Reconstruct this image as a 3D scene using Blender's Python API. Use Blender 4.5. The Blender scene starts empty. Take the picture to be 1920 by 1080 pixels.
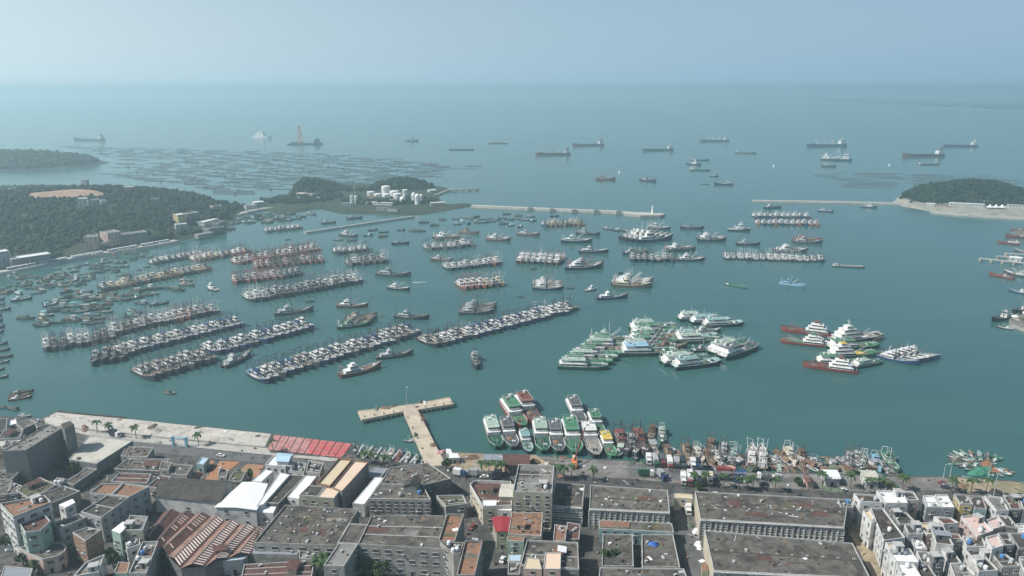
import bpy, bmesh, math, random
from mathutils import Vector, Matrix, noise
R = math.radians
rnd = random.Random(7)
scene = bpy.context.scene
C = scene.collection

# ---------------------------------------------------------------- camera
cam_data = bpy.data.cameras.new('camera')
cam_data.sensor_width = 36.0
cam_data.lens = 36.0 * 1371.0 / 1920.0
cam_data.clip_start = 1.0
cam_data.clip_end = 90000.0
cam = bpy.data.objects.new('camera', cam_data)
C.objects.link(cam)
cam.location = (0, 0, 180)
cam.rotation_euler = (R(90 - 15.3), 0, 0)
scene.camera = cam

# ---------------------------------------------------------------- sky, sun, exposure
SUN_EL, SUN_AZ = R(47), R(-101)          # azimuth measured from +Y (view direction), clockwise; the sun is to the left
world = bpy.data.worlds.new('World')
scene.world = world
world.use_nodes = True
nt = world.node_tree
bg = nt.nodes['Background']
sky = nt.nodes.new('ShaderNodeTexSky')
sky.sky_type = 'NISHITA'
sky.sun_disc = False
sky.sun_elevation = SUN_EL
sky.sun_rotation = SUN_AZ
sky.altitude = 0
sky.air_density = 1.0
sky.dust_density = 1.6
sky.ozone_density = 3.0
def world_nodes():
    # clear Nishita sky overhead, fading into a layer of sea haze towards the horizon; the haze glows more towards the sun
    N, L = nt.nodes, nt.links
    tc = N.new('ShaderNodeTexCoord')
    def math_node(op, a, b_=None):
        n = N.new('ShaderNodeMath'); n.operation = op
        for i, x in enumerate((a, b_)):
            if x is None: continue
            if isinstance(x, (int, float)): n.inputs[i].default_value = x
            else: L.new(x, n.inputs[i])
        return n.outputs[0]
    dot = N.new('ShaderNodeVectorMath'); dot.operation = 'DOT_PRODUCT'
    L.new(tc.outputs['Generated'], dot.inputs[0])
    dot.inputs[1].default_value = (math.sin(SUN_AZ)*math.cos(SUN_EL), math.cos(SUN_AZ)*math.cos(SUN_EL), math.sin(SUN_EL))
    glow = math_node('POWER', math_node('SUBTRACT', 1.25, dot.outputs['Value']), -1.5)
    glow = math_node('MINIMUM', glow, 3.0)
    sp = N.new('ShaderNodeSeparateXYZ'); L.new(tc.outputs['Generated'], sp.inputs[0])
    z = math_node('MAXIMUM', sp.outputs['Z'], 0.0)
    w = math_node('POWER', math_node('SUBTRACT', 1.0, z), 5.0)
    sc = N.new('ShaderNodeVectorMath'); sc.operation = 'SCALE'; sc.inputs[0].default_value = HAZE_SUN
    L.new(glow, sc.inputs['Scale'])
    low = math_node('ADD', 0.91, math_node('MULTIPLY', math_node('MINIMUM', z, 0.1), 1.0))     # the haze bank is a little dimmer right at the horizon
    ad = N.new('ShaderNodeVectorMath'); ad.operation = 'ADD'; ad.inputs[1].default_value = HAZE_SKY
    L.new(sc.outputs[0], ad.inputs[0])
    dm = N.new('ShaderNodeVectorMath'); dm.operation = 'SCALE'; L.new(ad.outputs[0], dm.inputs[0]); L.new(low, dm.inputs['Scale'])
    mx = N.new('ShaderNodeMix'); mx.data_type = 'RGBA'
    L.new(w, mx.inputs['Factor']); L.new(sky.outputs[0], mx.inputs['A']); L.new(dm.outputs[0], mx.inputs['B'])
    L.new(mx.outputs['Result'], bg.inputs[0])
HAZE_SUN, HAZE_SKY = (7.0, 6.75, 4.9), (0.55, 3.0, 6.0)
world_nodes()
bg.inputs[1].default_value = 0.08
sun_data = bpy.data.lights.new('sun', 'SUN')
sun_data.energy = 5.0
sun_data.angle = R(0.6)
sun_data.color = (1.0, 0.965, 0.91)
sun = bpy.data.objects.new('sun', sun_data)
C.objects.link(sun)
sd = Vector((math.sin(SUN_AZ) * math.cos(SUN_EL), math.cos(SUN_AZ) * math.cos(SUN_EL), math.sin(SUN_EL)))
sun.rotation_euler = sd.to_track_quat('Z', 'Y').to_euler()
sun.location = (-300, 300, 400)
vs = scene.view_settings
scene.display_settings.display_device = 'sRGB'
vs.view_transform = 'Standard'
vs.look = 'None'
vs.exposure = 0.18
vs.gamma = 1.0
vs.use_curve_mapping = False
scene.cycles.use_denoising = True
scene.cycles.max_bounces = 6
scene.cycles.diffuse_bounces = 2
scene.cycles.glossy_bounces = 2
scene.cycles.transmission_bounces = 2
scene.cycles.volume_bounces = 4
scene.cycles.use_adaptive_sampling = True
scene.cycles.adaptive_threshold = 0.02

# ---------------------------------------------------------------- mesh and material helpers
GZ = 2.6                                   # height of the quay and town ground above the water
class MB:
    def __init__(s): s.v = []; s.f = []; s.m = []
    def quad(s, a, b, c, d, m=0):
        i = len(s.v); s.v += [a, b, c, d]; s.f.append((i, i+1, i+2, i+3)); s.m.append(m)
    def tri(s, a, b, c, m=0):
        i = len(s.v); s.v += [a, b, c]; s.f.append((i, i+1, i+2)); s.m.append(m)
    def box(s, cx, cy, cz, sx, sy, sz, m=0, rz=0.0, top=None, taper=1.0):
        i = len(s.v); c, k = math.cos(rz), math.sin(rz)
        for z, t in ((-.5, 1.0), (.5, taper)):
            for x, y in ((-.5, -.5), (.5, -.5), (.5, .5), (-.5, .5)):
                X, Y = x*sx*t, y*sy*t
                s.v.append((cx+X*c-Y*k, cy+X*k+Y*c, cz+z*sz))
        s.f += [(i, i+3, i+2, i+1), (i+4, i+5, i+6, i+7), (i, i+1, i+5, i+4), (i+1, i+2, i+6, i+5), (i+2, i+3, i+7, i+6), (i+3, i, i+4, i+7)]
        s.m += [m, m if top is None else top, m, m, m, m]
    def prism(s, poly, z0, z1, m=0, top=None, bottom=False):
        n = len(poly); i = len(s.v)
        s.v += [(x, y, z0) for x, y in poly] + [(x, y, z1) for x, y in poly]
        for k in range(n):
            j = (k+1) % n; s.f.append((i+k, i+j, i+n+j, i+n+k)); s.m.append(m)
        s.f.append(tuple(i+n+k for k in range(n))); s.m.append(m if top is None else top)
        if bottom: s.f.append(tuple(i+n-1-k for k in range(n))); s.m.append(m)
    def bar(s, a, b, r, m=0, n=4, r2=None):
        a, b = Vector(a), Vector(b); d = (b-a).normalized()
        u = d.orthogonal().normalized(); w = d.cross(u); i = len(s.v); r2 = r if r2 is None else r2
        for p, q in ((a, r), (b, r2)):
            for k in range(n):
                t = 2*math.pi*(k+.5)/n; e = p + u*(q*math.cos(t)) + w*(q*math.sin(t)); s.v.append(tuple(e))
        for k in range(n):
            j = (k+1) % n; s.f.append((i+k, i+j, i+n+j, i+n+k)); s.m.append(m)
        s.f.append(tuple(i+n-1-k for k in range(n))); s.f.append(tuple(i+n+k for k in range(n))); s.m += [m, m]
    def lathe(s, cx, cy, prof, n=16, m=0):
        i = len(s.v)
        for r, z in prof:
            for k in range(n):
                t = 2*math.pi*k/n; s.v.append((cx+r*math.cos(t), cy+r*math.sin(t), z))
        for q in range(len(prof)-1):
            for k in range(n):
                j = (k+1) % n; s.f.append((i+q*n+k, i+q*n+j, i+q*n+n+j, i+q*n+n+k)); s.m.append(m)
    def mesh(s, name, mats, smooth=False):
        me = bpy.data.meshes.new(name); me.from_pydata(s.v, [], s.f)
        for x in mats: me.materials.append(x)
        me.polygons.foreach_set('material_index', s.m)
        if smooth: me.polygons.foreach_set('use_smooth', [True]*len(s.f))
        me.update(); return me
    def build(s, name, mats, parent=None, smooth=False):
        return put(name, s.mesh(name, mats if isinstance(mats, (list, tuple)) else [mats], smooth), parent)

def put(name, data, parent=None, loc=None, rz=None):
    o = bpy.data.objects.new(name, data); C.objects.link(o)
    if parent is not None: o.parent = parent
    if loc is not None: o.location = loc
    if rz is not None: o.rotation_euler = (0, 0, rz)
    return o
def tag(o, label, cat, group=None):
    o['label'] = label; o['category'] = cat
    if group: o['group'] = group
    return o
def thing(name, label, cat, loc=(0, 0, 0), rz=0.0, group=None):
    return tag(put(name, None, None, loc, rz), label, cat, group)
def structure(o): o['kind'] = 'structure'; return o
def stuff(o, label, cat): o['kind'] = 'stuff'; o['label'] = label; o['category'] = cat; return o
ORD = ['', 'first', 'second', 'third', 'fourth', 'fifth', 'sixth', 'seventh', 'eighth', 'ninth', 'tenth', 'eleventh', 'twelfth', 'thirteenth', 'fourteenth', 'fifteenth', 'sixteenth', 'seventeenth', 'eighteenth', 'nineteenth', 'twentieth', 'twenty-first', 'twenty-second', 'twenty-third', 'twenty-fourth', 'twenty-fifth']

MATS = {}
def mat(name, col, rough=0.8, var=0.25, scale=0.4, col2=None, amt=0.5, bump=0.0, metal=0.0, spec=0.3, rand=0.0, coords='w'):
    """procedural paint, concrete or cloth: a base colour broken up by two sizes of noise, with optional stains of a second colour"""
    if name in MATS: return MATS[name]
    m = bpy.data.materials.new(name); m.use_nodes = True; n = m.node_tree; N = n.nodes; L = n.links
    p = N['Principled BSDF']
    p.inputs['Roughness'].default_value = rough; p.inputs['Metallic'].default_value = metal
    p.inputs['Specular IOR Level'].default_value = spec
    if coords == 'w':
        g = N.new('ShaderNodeNewGeometry'); vec = g.outputs['Position']
    else:
        g = N.new('ShaderNodeTexCoord'); vec = g.outputs['Object']
    t1 = N.new('ShaderNodeTexNoise'); t1.inputs['Scale'].default_value = scale; t1.inputs['Detail'].default_value = 6; t1.inputs['Roughness'].default_value = 0.65
    L.new(vec, t1.inputs['Vector'])
    r1 = N.new('ShaderNodeMapRange'); r1.inputs[1].default_value = 0.3; r1.inputs[2].default_value = 0.7
    r1.inputs[3].default_value = 1-var; r1.inputs[4].default_value = 1+var
    L.new(t1.outputs['Fac'], r1.inputs[0])
    base = N.new('ShaderNodeMix'); base.data_type = 'RGBA'; base.inputs['Factor'].default_value = 0.0
    base.inputs['A'].default_value = (*col, 1); base.inputs['B'].default_value = (*(col2 or col), 1)
    if col2:
        t2 = N.new('ShaderNodeTexNoise'); t2.inputs['Scale'].default_value = scale*0.37; t2.inputs['Detail'].default_value = 8; t2.inputs['Roughness'].default_value = 0.7
        t2.inputs['Distortion'].default_value = 0.6
        L.new(vec, t2.inputs['Vector'])
        r2 = N.new('ShaderNodeMapRange'); r2.inputs[1].default_value = 0.62-amt*0.3; r2.inputs[2].default_value = 0.78-amt*0.3
        L.new(t2.outputs['Fac'], r2.inputs[0]); L.new(r2.outputs[0], base.inputs['Factor'])
    mul = N.new('ShaderNodeMix'); mul.data_type = 'RGBA'; mul.blend_type = 'MULTIPLY'; mul.inputs['Factor'].default_value = 1.0
    L.new(base.outputs['Result'], mul.inputs['A'])
    val = r1.outputs[0]
    if rand:
        oi = N.new('ShaderNodeObjectInfo'); r3 = N.new('ShaderNodeMapRange'); r3.inputs[3].default_value = 1-rand; r3.inputs[4].default_value = 1+rand
        L.new(oi.outputs['Random'], r3.inputs[0]); mm = N.new('ShaderNodeMath'); mm.operation = 'MULTIPLY'
        L.new(val, mm.inputs[0]); L.new(r3.outputs[0], mm.inputs[1]); val = mm.outputs[0]
    L.new(val, mul.inputs['B']); L.new(mul.outputs['Result'], p.inputs['Base Color'])
    if bump:
        b = N.new('ShaderNodeBump'); b.inputs['Strength'].default_value = bump; b.inputs['Distance'].default_value = 0.3
        L.new(t1.outputs['Fac'], b.inputs['Height']); L.new(b.outputs[0], p.inputs['Normal'])
    MATS[name] = m
    return m

# ---------------------------------------------------------------- sea
def sea_material():
    m = bpy.data.materials.new('sea_water'); m.use_nodes = True; n = m.node_tree; N = n.nodes; L = n.links
    p = N['Principled BSDF']; p.inputs['IOR'].default_value = 1.33
    g = N.new('ShaderNodeNewGeometry')
    t = N.new('ShaderNodeTexNoise'); t.inputs['Scale'].default_value = 0.005; t.inputs['Detail'].default_value = 7; t.inputs['Distortion'].default_value = 0.8
    mp = N.new('ShaderNodeMapping'); mp.inputs['Scale'].default_value = (1, 3.2, 1); mp.inputs['Rotation'].default_value = (0, 0, 0.35)
    L.new(g.outputs['Position'], mp.inputs['Vector']); L.new(mp.outputs[0], t.inputs['Vector'])
    cr = N.new('ShaderNodeMix'); cr.data_type = 'RGBA'
    cr.inputs['A'].default_value = (0.025, 0.086, 0.083, 1); cr.inputs['B'].default_value = (0.052, 0.128, 0.117, 1)
    L.new(t.outputs['Fac'], cr.inputs['Factor']); L.new(cr.outputs['Result'], p.inputs['Base Color'])
    rr = N.new('ShaderNodeMapRange'); rr.inputs[3].default_value = 0.08; rr.inputs[4].default_value = 0.24
    L.new(t.outputs['Fac'], rr.inputs[0]); L.new(rr.outputs[0], p.inputs['Roughness'])
    w = N.new('ShaderNodeTexNoise'); w.inputs['Scale'].default_value = 0.35; w.inputs['Detail'].default_value = 4
    L.new(g.outputs['Position'], w.inputs['Vector'])
    b = N.new('ShaderNodeBump'); b.inputs['Strength'].default_value = 0.12; b.inputs['Distance'].default_value = 0.5
    L.new(w.outputs['Fac'], b.inputs['Height']); L.new(b.outputs[0], p.inputs['Normal'])
    return m
b = MB(); b.f.append(tuple(range(96))); b.m.append(0); b.v += [(15500*math.cos(2*math.pi*k/96), 15500*math.sin(2*math.pi*k/96), 0) for k in range(96)]
structure(b.build('sea', [sea_material()]))
# ---------------------------------------------------------------- ground materials
M_ASPH = mat('town_asphalt', (0.062, 0.062, 0.060), 0.9, 0.4, 0.35, (0.12, 0.112, 0.10), 0.5)
M_QUAY = mat('quay_concrete', (0.19, 0.182, 0.165), 0.9, 0.25, 0.2, (0.11, 0.10, 0.09), 0.45)
M_PROM = mat('pale_promenade_concrete', (0.50, 0.47, 0.42), 0.9, 0.16, 0.3, (0.33, 0.30, 0.26), 0.4)
M_PAVE = mat('pale_paving', (0.40, 0.38, 0.34), 0.9, 0.12, 0.5, (0.30, 0.28, 0.25), 0.4)
M_ROAD = mat('grey_road', (0.125, 0.124, 0.122), 0.9, 0.18, 0.3, (0.08, 0.08, 0.08), 0.45)
M_DIRT = mat('tan_dirt', (0.33, 0.26, 0.18), 0.95, 0.25, 0.3, (0.20, 0.19, 0.12), 0.5)
M_TERRA = mat('bare_orange_earth', (0.36, 0.18, 0.10), 0.95, 0.2, 0.3, (0.28, 0.19, 0.12), 0.5)
M_STONE = mat('grey_breakwater_stone', (0.34, 0.33, 0.30), 0.95, 0.25, 0.4, (0.2, 0.2, 0.18), 0.4)
M_SAND = mat('pale_shore_sand', (0.33, 0.31, 0.26), 0.95, 0.25, 0.08, (0.16, 0.17, 0.12), 0.45)
M_SCRUB = mat('scrub_ground', (0.032, 0.046, 0.024), 0.95, 0.3, 0.06, (0.07, 0.065, 0.045), 0.3)
M_LEAF = mat('forest_leaves', (0.013, 0.026, 0.014), 0.9, 0.55, 0.09, (0.030, 0.042, 0.020), 0.45)
M_LEAF2 = mat('town_leaves', (0.045, 0.085, 0.028), 0.7, 0.4, 0.6)
M_BARK = mat('bark', (0.16, 0.12, 0.09), 0.9, 0.3, 2.0)
M_BEACH = mat('far_beach_sand', (0.62, 0.58, 0.5), 0.95, 0.1, 0.002)
M_FARLAND = mat('far_land_fields', (0.06, 0.08, 0.05), 0.95, 0.3, 0.003, (0.10, 0.10, 0.07), 0.4)

# ---------------------------------------------------------------- town ground, quays, roads
QUAY = ((-366.6,382.1),(-287.1,376.5),(-262.0,373.7),(-259.2,382.8),(-127.7,354.9),(-82.2,343.4),(-77.5,328.7),(-40.1,321.2),(-34.3,335.3),(-14.8,333.6),(33.4,328.1),(56.6,326.0),(87.6,317.6),(117.3,314.0),(137.7,314.0),(184.4,310.5),(209.7,310.5),(239.2,305.7),(313.4,296.8))
g = MB(); g.prism(list(QUAY) + [(420, 150), (420, -150), (-420, -150), (-420, 250)], -1.5, GZ, 0, 1)
ground = structure(g.build('town_ground', [M_STONE, M_ASPH]))
def sheet(name, poly, z, m, lift=0.0):
    b = MB(); b.prism(poly, GZ + z - 0.3, GZ + z, 0, 0); return structure(b.build(name, [m]))
sheet('promenade', ((-259.9,372.2),(-258.3,381.9),(-128.1,354.3),(-126.6,340.3),(-185.8,351.6),(-243.1,362.9),(-252.4,364.9)), 0.1, M_PROM)
M_SLABS = mat('promenade_slab', (0.47, 0.44, 0.39), 0.9, 0.16, 0.35, (0.31, 0.28, 0.24), 0.42, rand=0.07)
prom = structure(put('promenade_paving', None)); P0, P1, P2, P3 = [Vector(p) for p in ((-256.7,380.8),(-128.5,353.7),(-127.5,341.1),(-242.6,362.9))]
for i in range(27):
    for j in range(3):
        q = [(P0.lerp(P1, u)).lerp(P3.lerp(P2, u), v) for u, v in (((i+.012)/27, (j+.02)/3), ((i+.988)/27, (j+.02)/3), ((i+.988)/27, (j+.98)/3), ((i+.012)/27, (j+.98)/3))]
        b = MB(); b.prism([tuple(p) for p in q[::-1]], GZ, GZ+.16+rnd.uniform(0, .03)); b.build('slab', [M_SLABS], prom)
sheet('pavement', ((-251.7,363.6),(-185.2,350.4),(-125.5,339.2),(-121.5,333.5),(-84.6,327.5),(-83.8,323.7),(-123.1,331.8),(-215.5,349.2)), 0.06, M_PAVE)
sheet('road', ((-228.8,352.9),(-181.4,342.1),(-122.7,330.8),(-83.6,322.7),(-33.0,311.9),(-29.9,306.1),(-81.8,314.9),(-120.1,322.7),(-142.4,326.4),(-210.3,339.8)), 0.05, M_ROAD)
sheet('quay_apron', ((13.3,329.7),(33.3,326.9),(56.5,324.8),(87.3,316.5),(117.0,312.9),(137.3,312.9),(183.9,309.5),(209.0,309.5),(202.1,297.6),(155.4,296.7),(84.1,303.2),(55.2,308.0),(25.4,311.9),(21.3,320.1)), 0.05, M_QUAY)
sheet('quay_yard', ((-32.3,334.1),(-14.7,332.4),(12.0,331.3),(19.5,320.6),(0.0,314.4),(-29.6,317.0),(-31.9,323.2)), 0.05, M_DIRT)
sheet('quay_road', ((56.2,323.1),(84.8,316.9),(116.1,310.4),(135.6,308.4),(134.1,304.6),(84.7,305.5),(55.5,310.4)), 0.09, M_ROAD)
sheet('waterfront_dirt', ((210.3,309.5),(238.5,304.6),(301.6,297.1),(290.4,284.4),(232.2,295.3),(204.3,297.1)), 0.05, M_DIRT)
sheet('market_street', ((141.9,281.0),(148.1,281.9),(143.1,234.0),(135.2,234.0)), 0.05, M_DIRT)
sheet('alley', ((72.1,295.3),(82.2,295.3),(75.1,232.5),(65.2,232.5)), 0.05, M_ROAD)
for k, q in enumerate((((-148.4,326.1),(-146.0,324.0),(-148.4,307.7),(-152.6,308.2)), ((-144.0,325.1),(-133.6,324.0),(-138.1,305.3),(-144.3,306.3)), ((-129.5,321.9),(-120.6,320.8),(-120.3,309.2),(-131.8,311.7)))):
    sheet('earth_lot', q, 0.2, M_TERRA)

# ---------------------------------------------------------------- land in the distance
def inside(p, poly):
    x, y = p; r = False; j = len(poly)-1
    for i in range(len(poly)):
        xi, yi = poly[i]; xj, yj = poly[j]
        if (yi > y) != (yj > y) and x < (xj-xi)*(y-yi)/(yj-yi)+xi: r = not r
        j = i
    return r
def sdist(p, poly):
    x, y = p; best = 1e18
    for i in range(len(poly)):
        ax, ay = poly[i-1]; bx, by = poly[i]; dx, dy = bx-ax, by-ay
        t = max(0., min(1., ((x-ax)*dx+(y-ay)*dy)/(dx*dx+dy*dy))); q = (ax+dx*t-x)**2+(ay+dy*t-y)**2
        if q < best: best = q
    d = math.sqrt(best); return d if inside(p, poly) else -d
LAND = {}
def height(key, x, y):
    poly, hill, base, wide = LAND[key]
    d = sdist((x, y), poly)
    if d < 0: return max(-4.0, d*0.25)
    h = base*min(1.0, d/8.0)
    for hx, hy, rx, ry, hh in hill:
        q = ((x-hx)/rx)**2+((y-hy)/ry)**2
        if q < 1: h += hh*(1-q)**1.3
    n = noise.fractal(Vector((x*0.012, y*0.012, 3.1)), 1.0, 2.0, 4)
    return h + min(1.0, d/wide)*n*0.09*h
def land(key, poly, hill, base, wide, step, m):
    LAND[key] = (poly, hill, base, wide)
    xs = [p[0] for p in poly]; ys = [p[1] for p in poly]
    x0, x1, y0, y1 = min(xs)-2*step, max(xs)+2*step, min(ys)-2*step, max(ys)+2*step
    nx, ny = int((x1-x0)/step)+1, int((y1-y0)/step)+1
    b = MB()
    for j in range(ny):
        for i in range(nx):
            x, y = x0+i*step, y0+j*step; b.v.append((x, y, height(key, x, y)))
    for j in range(ny-1):
        for i in range(nx-1):
            a = j*nx+i; q = (a, a+1, a+nx+1, a+nx)
            if max(b.v[k][2] for k in q) > -2.5: b.f.append(q); b.m.append(0)
    return structure(b.build(key, [m], smooth=True))
import numpy as np
def ico():
    bm = bmesh.new(); bmesh.ops.create_icosphere(bm, subdivisions=1, radius=1.0)
    v = np.array([p.co[:] for p in bm.verts]); f = np.array([[q.index for q in p.verts] for p in bm.faces]); bm.free(); return v, f
ICO_V, ICO_F = ico()
def forest(name, pts, label, m, rs=(2.6, 5.0), squash=0.8, seed=1):
    """a wood too far off to count: lumpy crowns of many small facets, one mesh"""
    rg = np.random.RandomState(seed); V = []; F = []; nv = len(ICO_V)
    for k, (x, y, z) in enumerate(pts):
        r = rg.uniform(*rs); s = ICO_V*(1+rg.uniform(-0.32, 0.32, (nv, 1)))*np.array([r, r*rg.uniform(.8, 1.2), r*squash*rg.uniform(.8, 1.5)])
        V.append(s+np.array([x, y, z+r*0.55])); F.append(ICO_F+k*nv)
    V = np.concatenate(V); F = np.concatenate(F)
    me = bpy.data.meshes.new(name); me.from_pydata(V.tolist(), [], F.tolist()); me.materials.append(m); me.update()
    return stuff(put(name, me), label, 'wood')
def scatter(key, n, margin, keep=None, seed=1):
    rg = random.Random(seed); poly = LAND[key][0]; xs = [p[0] for p in poly]; ys = [p[1] for p in poly]; out = []; t = 0
    while len(out) < n and t < n*12:
        t += 1; x, y = rg.uniform(min(xs), max(xs)), rg.uniform(min(ys), max(ys))
        if (keep is None or keep(x, y)) and sdist((x, y), poly) > margin: out.append((x, y, height(key, x, y)))
    return out

HEAD = ((-529.5,667.5),(-514.7,712.8),(-479.4,771.8),(-415.5,862.1),(-379.9,911.6),(-380.2,959.1),(-396.0,1033.1),(-406.3,1129.3)) + ((-452, 1130), (-500, 1180), (-600, 1240), (-700, 1290), (-850, 1330), (-1100, 1390), (-1350, 1400), (-1400, 900))
BARE = (-632, 1032, 52, 40)
HEAD_CLEAR = [(-570, 972, 16), (-550, 985, 14), (-575, 1095, 12), (-424, 925, 15), (-430, 990, 15), (-480, 806, 26), (-445, 836, 30), (-520, 728, 24), (-490, 735, 30), (-395, 950, 22), (-470, 1000, 8), (-735, 1078, 9), (-650, 1085, 8)]
land('headland', HEAD, [(-640, 1000, 270, 250, 27), (-740, 1160, 360, 230, 12), (-900, 930, 240, 200, 14)], 2.4, 60, 14, M_SCRUB)
def clear_bits(x, y):
    if ((x-BARE[0])/BARE[2])**2+((y-BARE[1])/BARE[3])**2 < 1: return False
    return all((x-cx)**2+(y-cy)**2 > r*r for cx, cy, r in HEAD_CLEAR)
forest('headland_forest', scatter('headland', 14000, 8, clear_bits, 3), 'dense dark green forest covering the headland', M_LEAF, (1.9, 4.2), 0.85, 5)
b = MB(); pts = []
for k in range(28):
    t = 2*math.pi*k/28; x = BARE[0]+BARE[2]*.94*math.cos(t)*(1+.08*math.sin(5*t)); y = BARE[1]+BARE[3]*.94*math.sin(t); pts.append((x, y, height('headland', x, y)+1.3))
cz = height('headland', BARE[0], BARE[1])+1.3
for k in range(28): b.tri((BARE[0], BARE[1], cz), pts[k], pts[(k+1) % 28])
structure(b.build('cleared_earth', [mat('cleared_orange_earth', (0.36, 0.24, 0.17), 0.95, 0.2, 0.08, (0.26, 0.19, 0.13), 0.5)]))

FARI = ((-1560, 1700), (-1250, 1640), (-1080, 1680), (-1010, 1760), (-1010, 1850), (-1120, 1950), (-1300, 2000), (-1700, 2000))
land('far_island', FARI, [(-1420, 1830, 360, 170, 24), (-1130, 1800, 150, 110, 12)], 2.0, 60, 22, M_SCRUB)
forest('far_island_forest', scatter('far_island', 1800, 12, None, 4), 'low dark wood on the far left island', M_LEAF, (5, 9), 0.7, 6)

TANKI = ((-389.6,1118.9),(-344.9,1065.0),(-320.3,1088.9),(-295.9,1118.9),(-253.0,1074.4),(-204.7,1069.7),(-152.2,1060.3),(-126.0,1069.7),(-90.0,1113.8),(-59.1,1150.6),(-65.3,1172.7),(-110.7,1161.6),(-125.6,1244.3),(-116.6,1331.8),(-121.7,1368.7),(-164.0,1407.7),(-228.0,1423.8),(-278.3,1415.7),(-375.2,1432.1),(-394.1,1368.7),(-383.0,1231.8),(-417.4,1161.6))
land('tank_island', TANKI, [(-385, 1330, 75, 70, 15), (-205, 1370, 55, 60, 11)], 2.6, 30, 10, M_SCRUB)
def isle_wood(x, y):
    return ((x+385)/78)**2+((y-1330)/75)**2 < 1 or ((x+205)/58)**2+((y-1370)/60)**2 < 1 or ((x+205)/50)**2+((y-1165)/22)**2 < 1 or ((x+355)/62)**2+((y-1205)/52)**2 < 1 or ((x+165)/46)**2+((y-1178)/26)**2 < 1 or (((x+300)/130)**2+((y-1250)/95)**2 < 1 and noise.noise(Vector((x*.04, y*.04, 0))) > .1 and not ((x+215)/75)**2+((y-1250)/62)**2 < 1)
forest('tank_island_wood', scatter('tank_island', 1500, 4, isle_wood, 5), 'dark clumps of trees around the white storage tanks', M_LEAF, (2.2, 4.6), 0.95, 7)

RISL = ((617.8,1184.1),(616.2,1150.6),(630.0,1098.7),(664.0,1074.4),(699.6,1055.7),(737.0,1042.0),(827.5,1020.0),(991.4,1231.8),(900.3,1270.0),(862.5,1283.2),(791.4,1290.0),(718.2,1276.6),(657.9,1231.8))
land('wooded_island', RISL, [(744, 1222, 125, 80, 20), (800, 1205, 95, 60, 10)], 2.2, 20, 8, M_SAND)
forest('wooded_island_trees', scatter('wooded_island', 2600, 7, lambda x, y: ((x-758)/122)**2+((y-1212)/76)**2 < 1 and y > 1128+abs(x-758)*.16, 6), 'dense green wood covering the right-hand island', M_LEAF, (2.0, 4.4), 0.9, 8)

# far shore on the right: a flat coast with a pale beach
b = MB(); sh = ((3961,4682),(3976,5837),(3917,6741),(3894,7973),(3857,9403),(3722,11973),(3823,14635))
for k in range(len(sh)-1):
    (x0, y0), (x1, y1) = sh[k], sh[k+1]; w0, w1 = y0*0.05, y1*0.05
    b.quad((x0, y0, 0.5), (x1, y1, 0.5), (x1+30, y1+w1, 2.5), (x0+30, y0+w0, 2.5), 0)
    b.quad((x0+30, y0+w0, 2.5), (x1+30, y1+w1, 2.5), (x1+900, y1+2500, 6), (x0+2200, y0+2500, 6), 1)
structure(b.build('far_coast', [M_BEACH, M_FARLAND]))
b = MB(); fp = []
rg = random.Random(12)
for k in range(500):
    j = rg.randrange(len(sh)-1); t = rg.random(); x = sh[j][0]*(1-t)+sh[j+1][0]*t; y = sh[j][1]*(1-t)+sh[j+1][1]*t
    q = rg.uniform(300, 1800); fp.append((x+q*0.6, y+q, 4))
forest('far_coast_trees', fp, 'hazy tree belt behind the far beach', M_LEAF, (14, 34), 0.5, 9)

# ---------------------------------------------------------------- breakwaters, moles and piers
def ribbon(name, pts, w, z, m, label, cat='breakwater', slope=2.0, top=None):
    """a stone bank with a flat crest along a line of points"""
    b = MB(); L_, R_, l_, r_ = [], [], [], []
    for i, p in enumerate(pts):
        a = Vector(pts[max(i-1, 0)]); c = Vector(pts[min(i+1, len(pts)-1)]); d = (c-a).normalized(); n = Vector((-d.y, d.x)); p = Vector(p)
        for lst, o, zz in ((L_, w/2, z), (R_, -w/2, z), (l_, w/2+slope, -1.5), (r_, -w/2-slope, -1.5)):
            e = p+n*o; lst.append((e.x, e.y, zz))
    for i in range(len(pts)-1):
        b.quad(R_[i], R_[i+1], L_[i+1], L_[i], 1); b.quad(r_[i], r_[i+1], R_[i+1], R_[i], 0); b.quad(L_[i], L_[i+1], l_[i+1], l_[i], 0)
    for i, s in ((0, 1), (-1, -1)): b.quad(l_[i], r_[i], R_[i], L_[i], 0)
    return tag(b.build(name, [m, top or m]), label, cat)
M_CREST = mat('pale_breakwater_crest', (0.45, 0.42, 0.37), 0.9, 0.15, 0.2)
bw = ribbon('breakwater', ((-63.4,1137.9),(32.7,1111.6),(151.1,1081.6),(173.5,1072.0)), 9, 3.2, M_STONE, 'long pale stone breakwater ending at the white lighthouse', top=M_CREST)
hd = MB(); hd.prism(((165.9,1074.3),(188.8,1069.5),(218.3,1060.0),(221.9,1050.6),(213.2,1041.4),(184.0,1041.4),(164.6,1055.3)), -1.5, 3.5, 0, 1)
hd.build('breakwater_head', [M_STONE, M_CREST], bw)
for x, y in ((27.7,1108.7),(60.6,1098.7),(93.7,1088.9),(126.0,1084.0),(158.1,1074.4)):
    h = MB(); h.box(x, y, 1.4, 9, 8, 3.2, 0); h.box(x, y, 3.2, 7, 6, 1.2, 1); h.build('landing', [M_STONE, M_ASPH], bw)
ribbon('inner_mole', ((-265.1,922.6),(-227.1,959.9),(-142.2,1043.9)), 5, 2.2, M_STONE, 'narrow dark mole running from the tank island into the harbour')
ribbon('causeway', ((-408.6,1034.9),(-388.4,1101.4),(-352.2,1143.2),(-309.5,1194.1)), 12, 2.5, M_STONE, 'causeway joining the wooded headland to the tank island', 'causeway')
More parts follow.
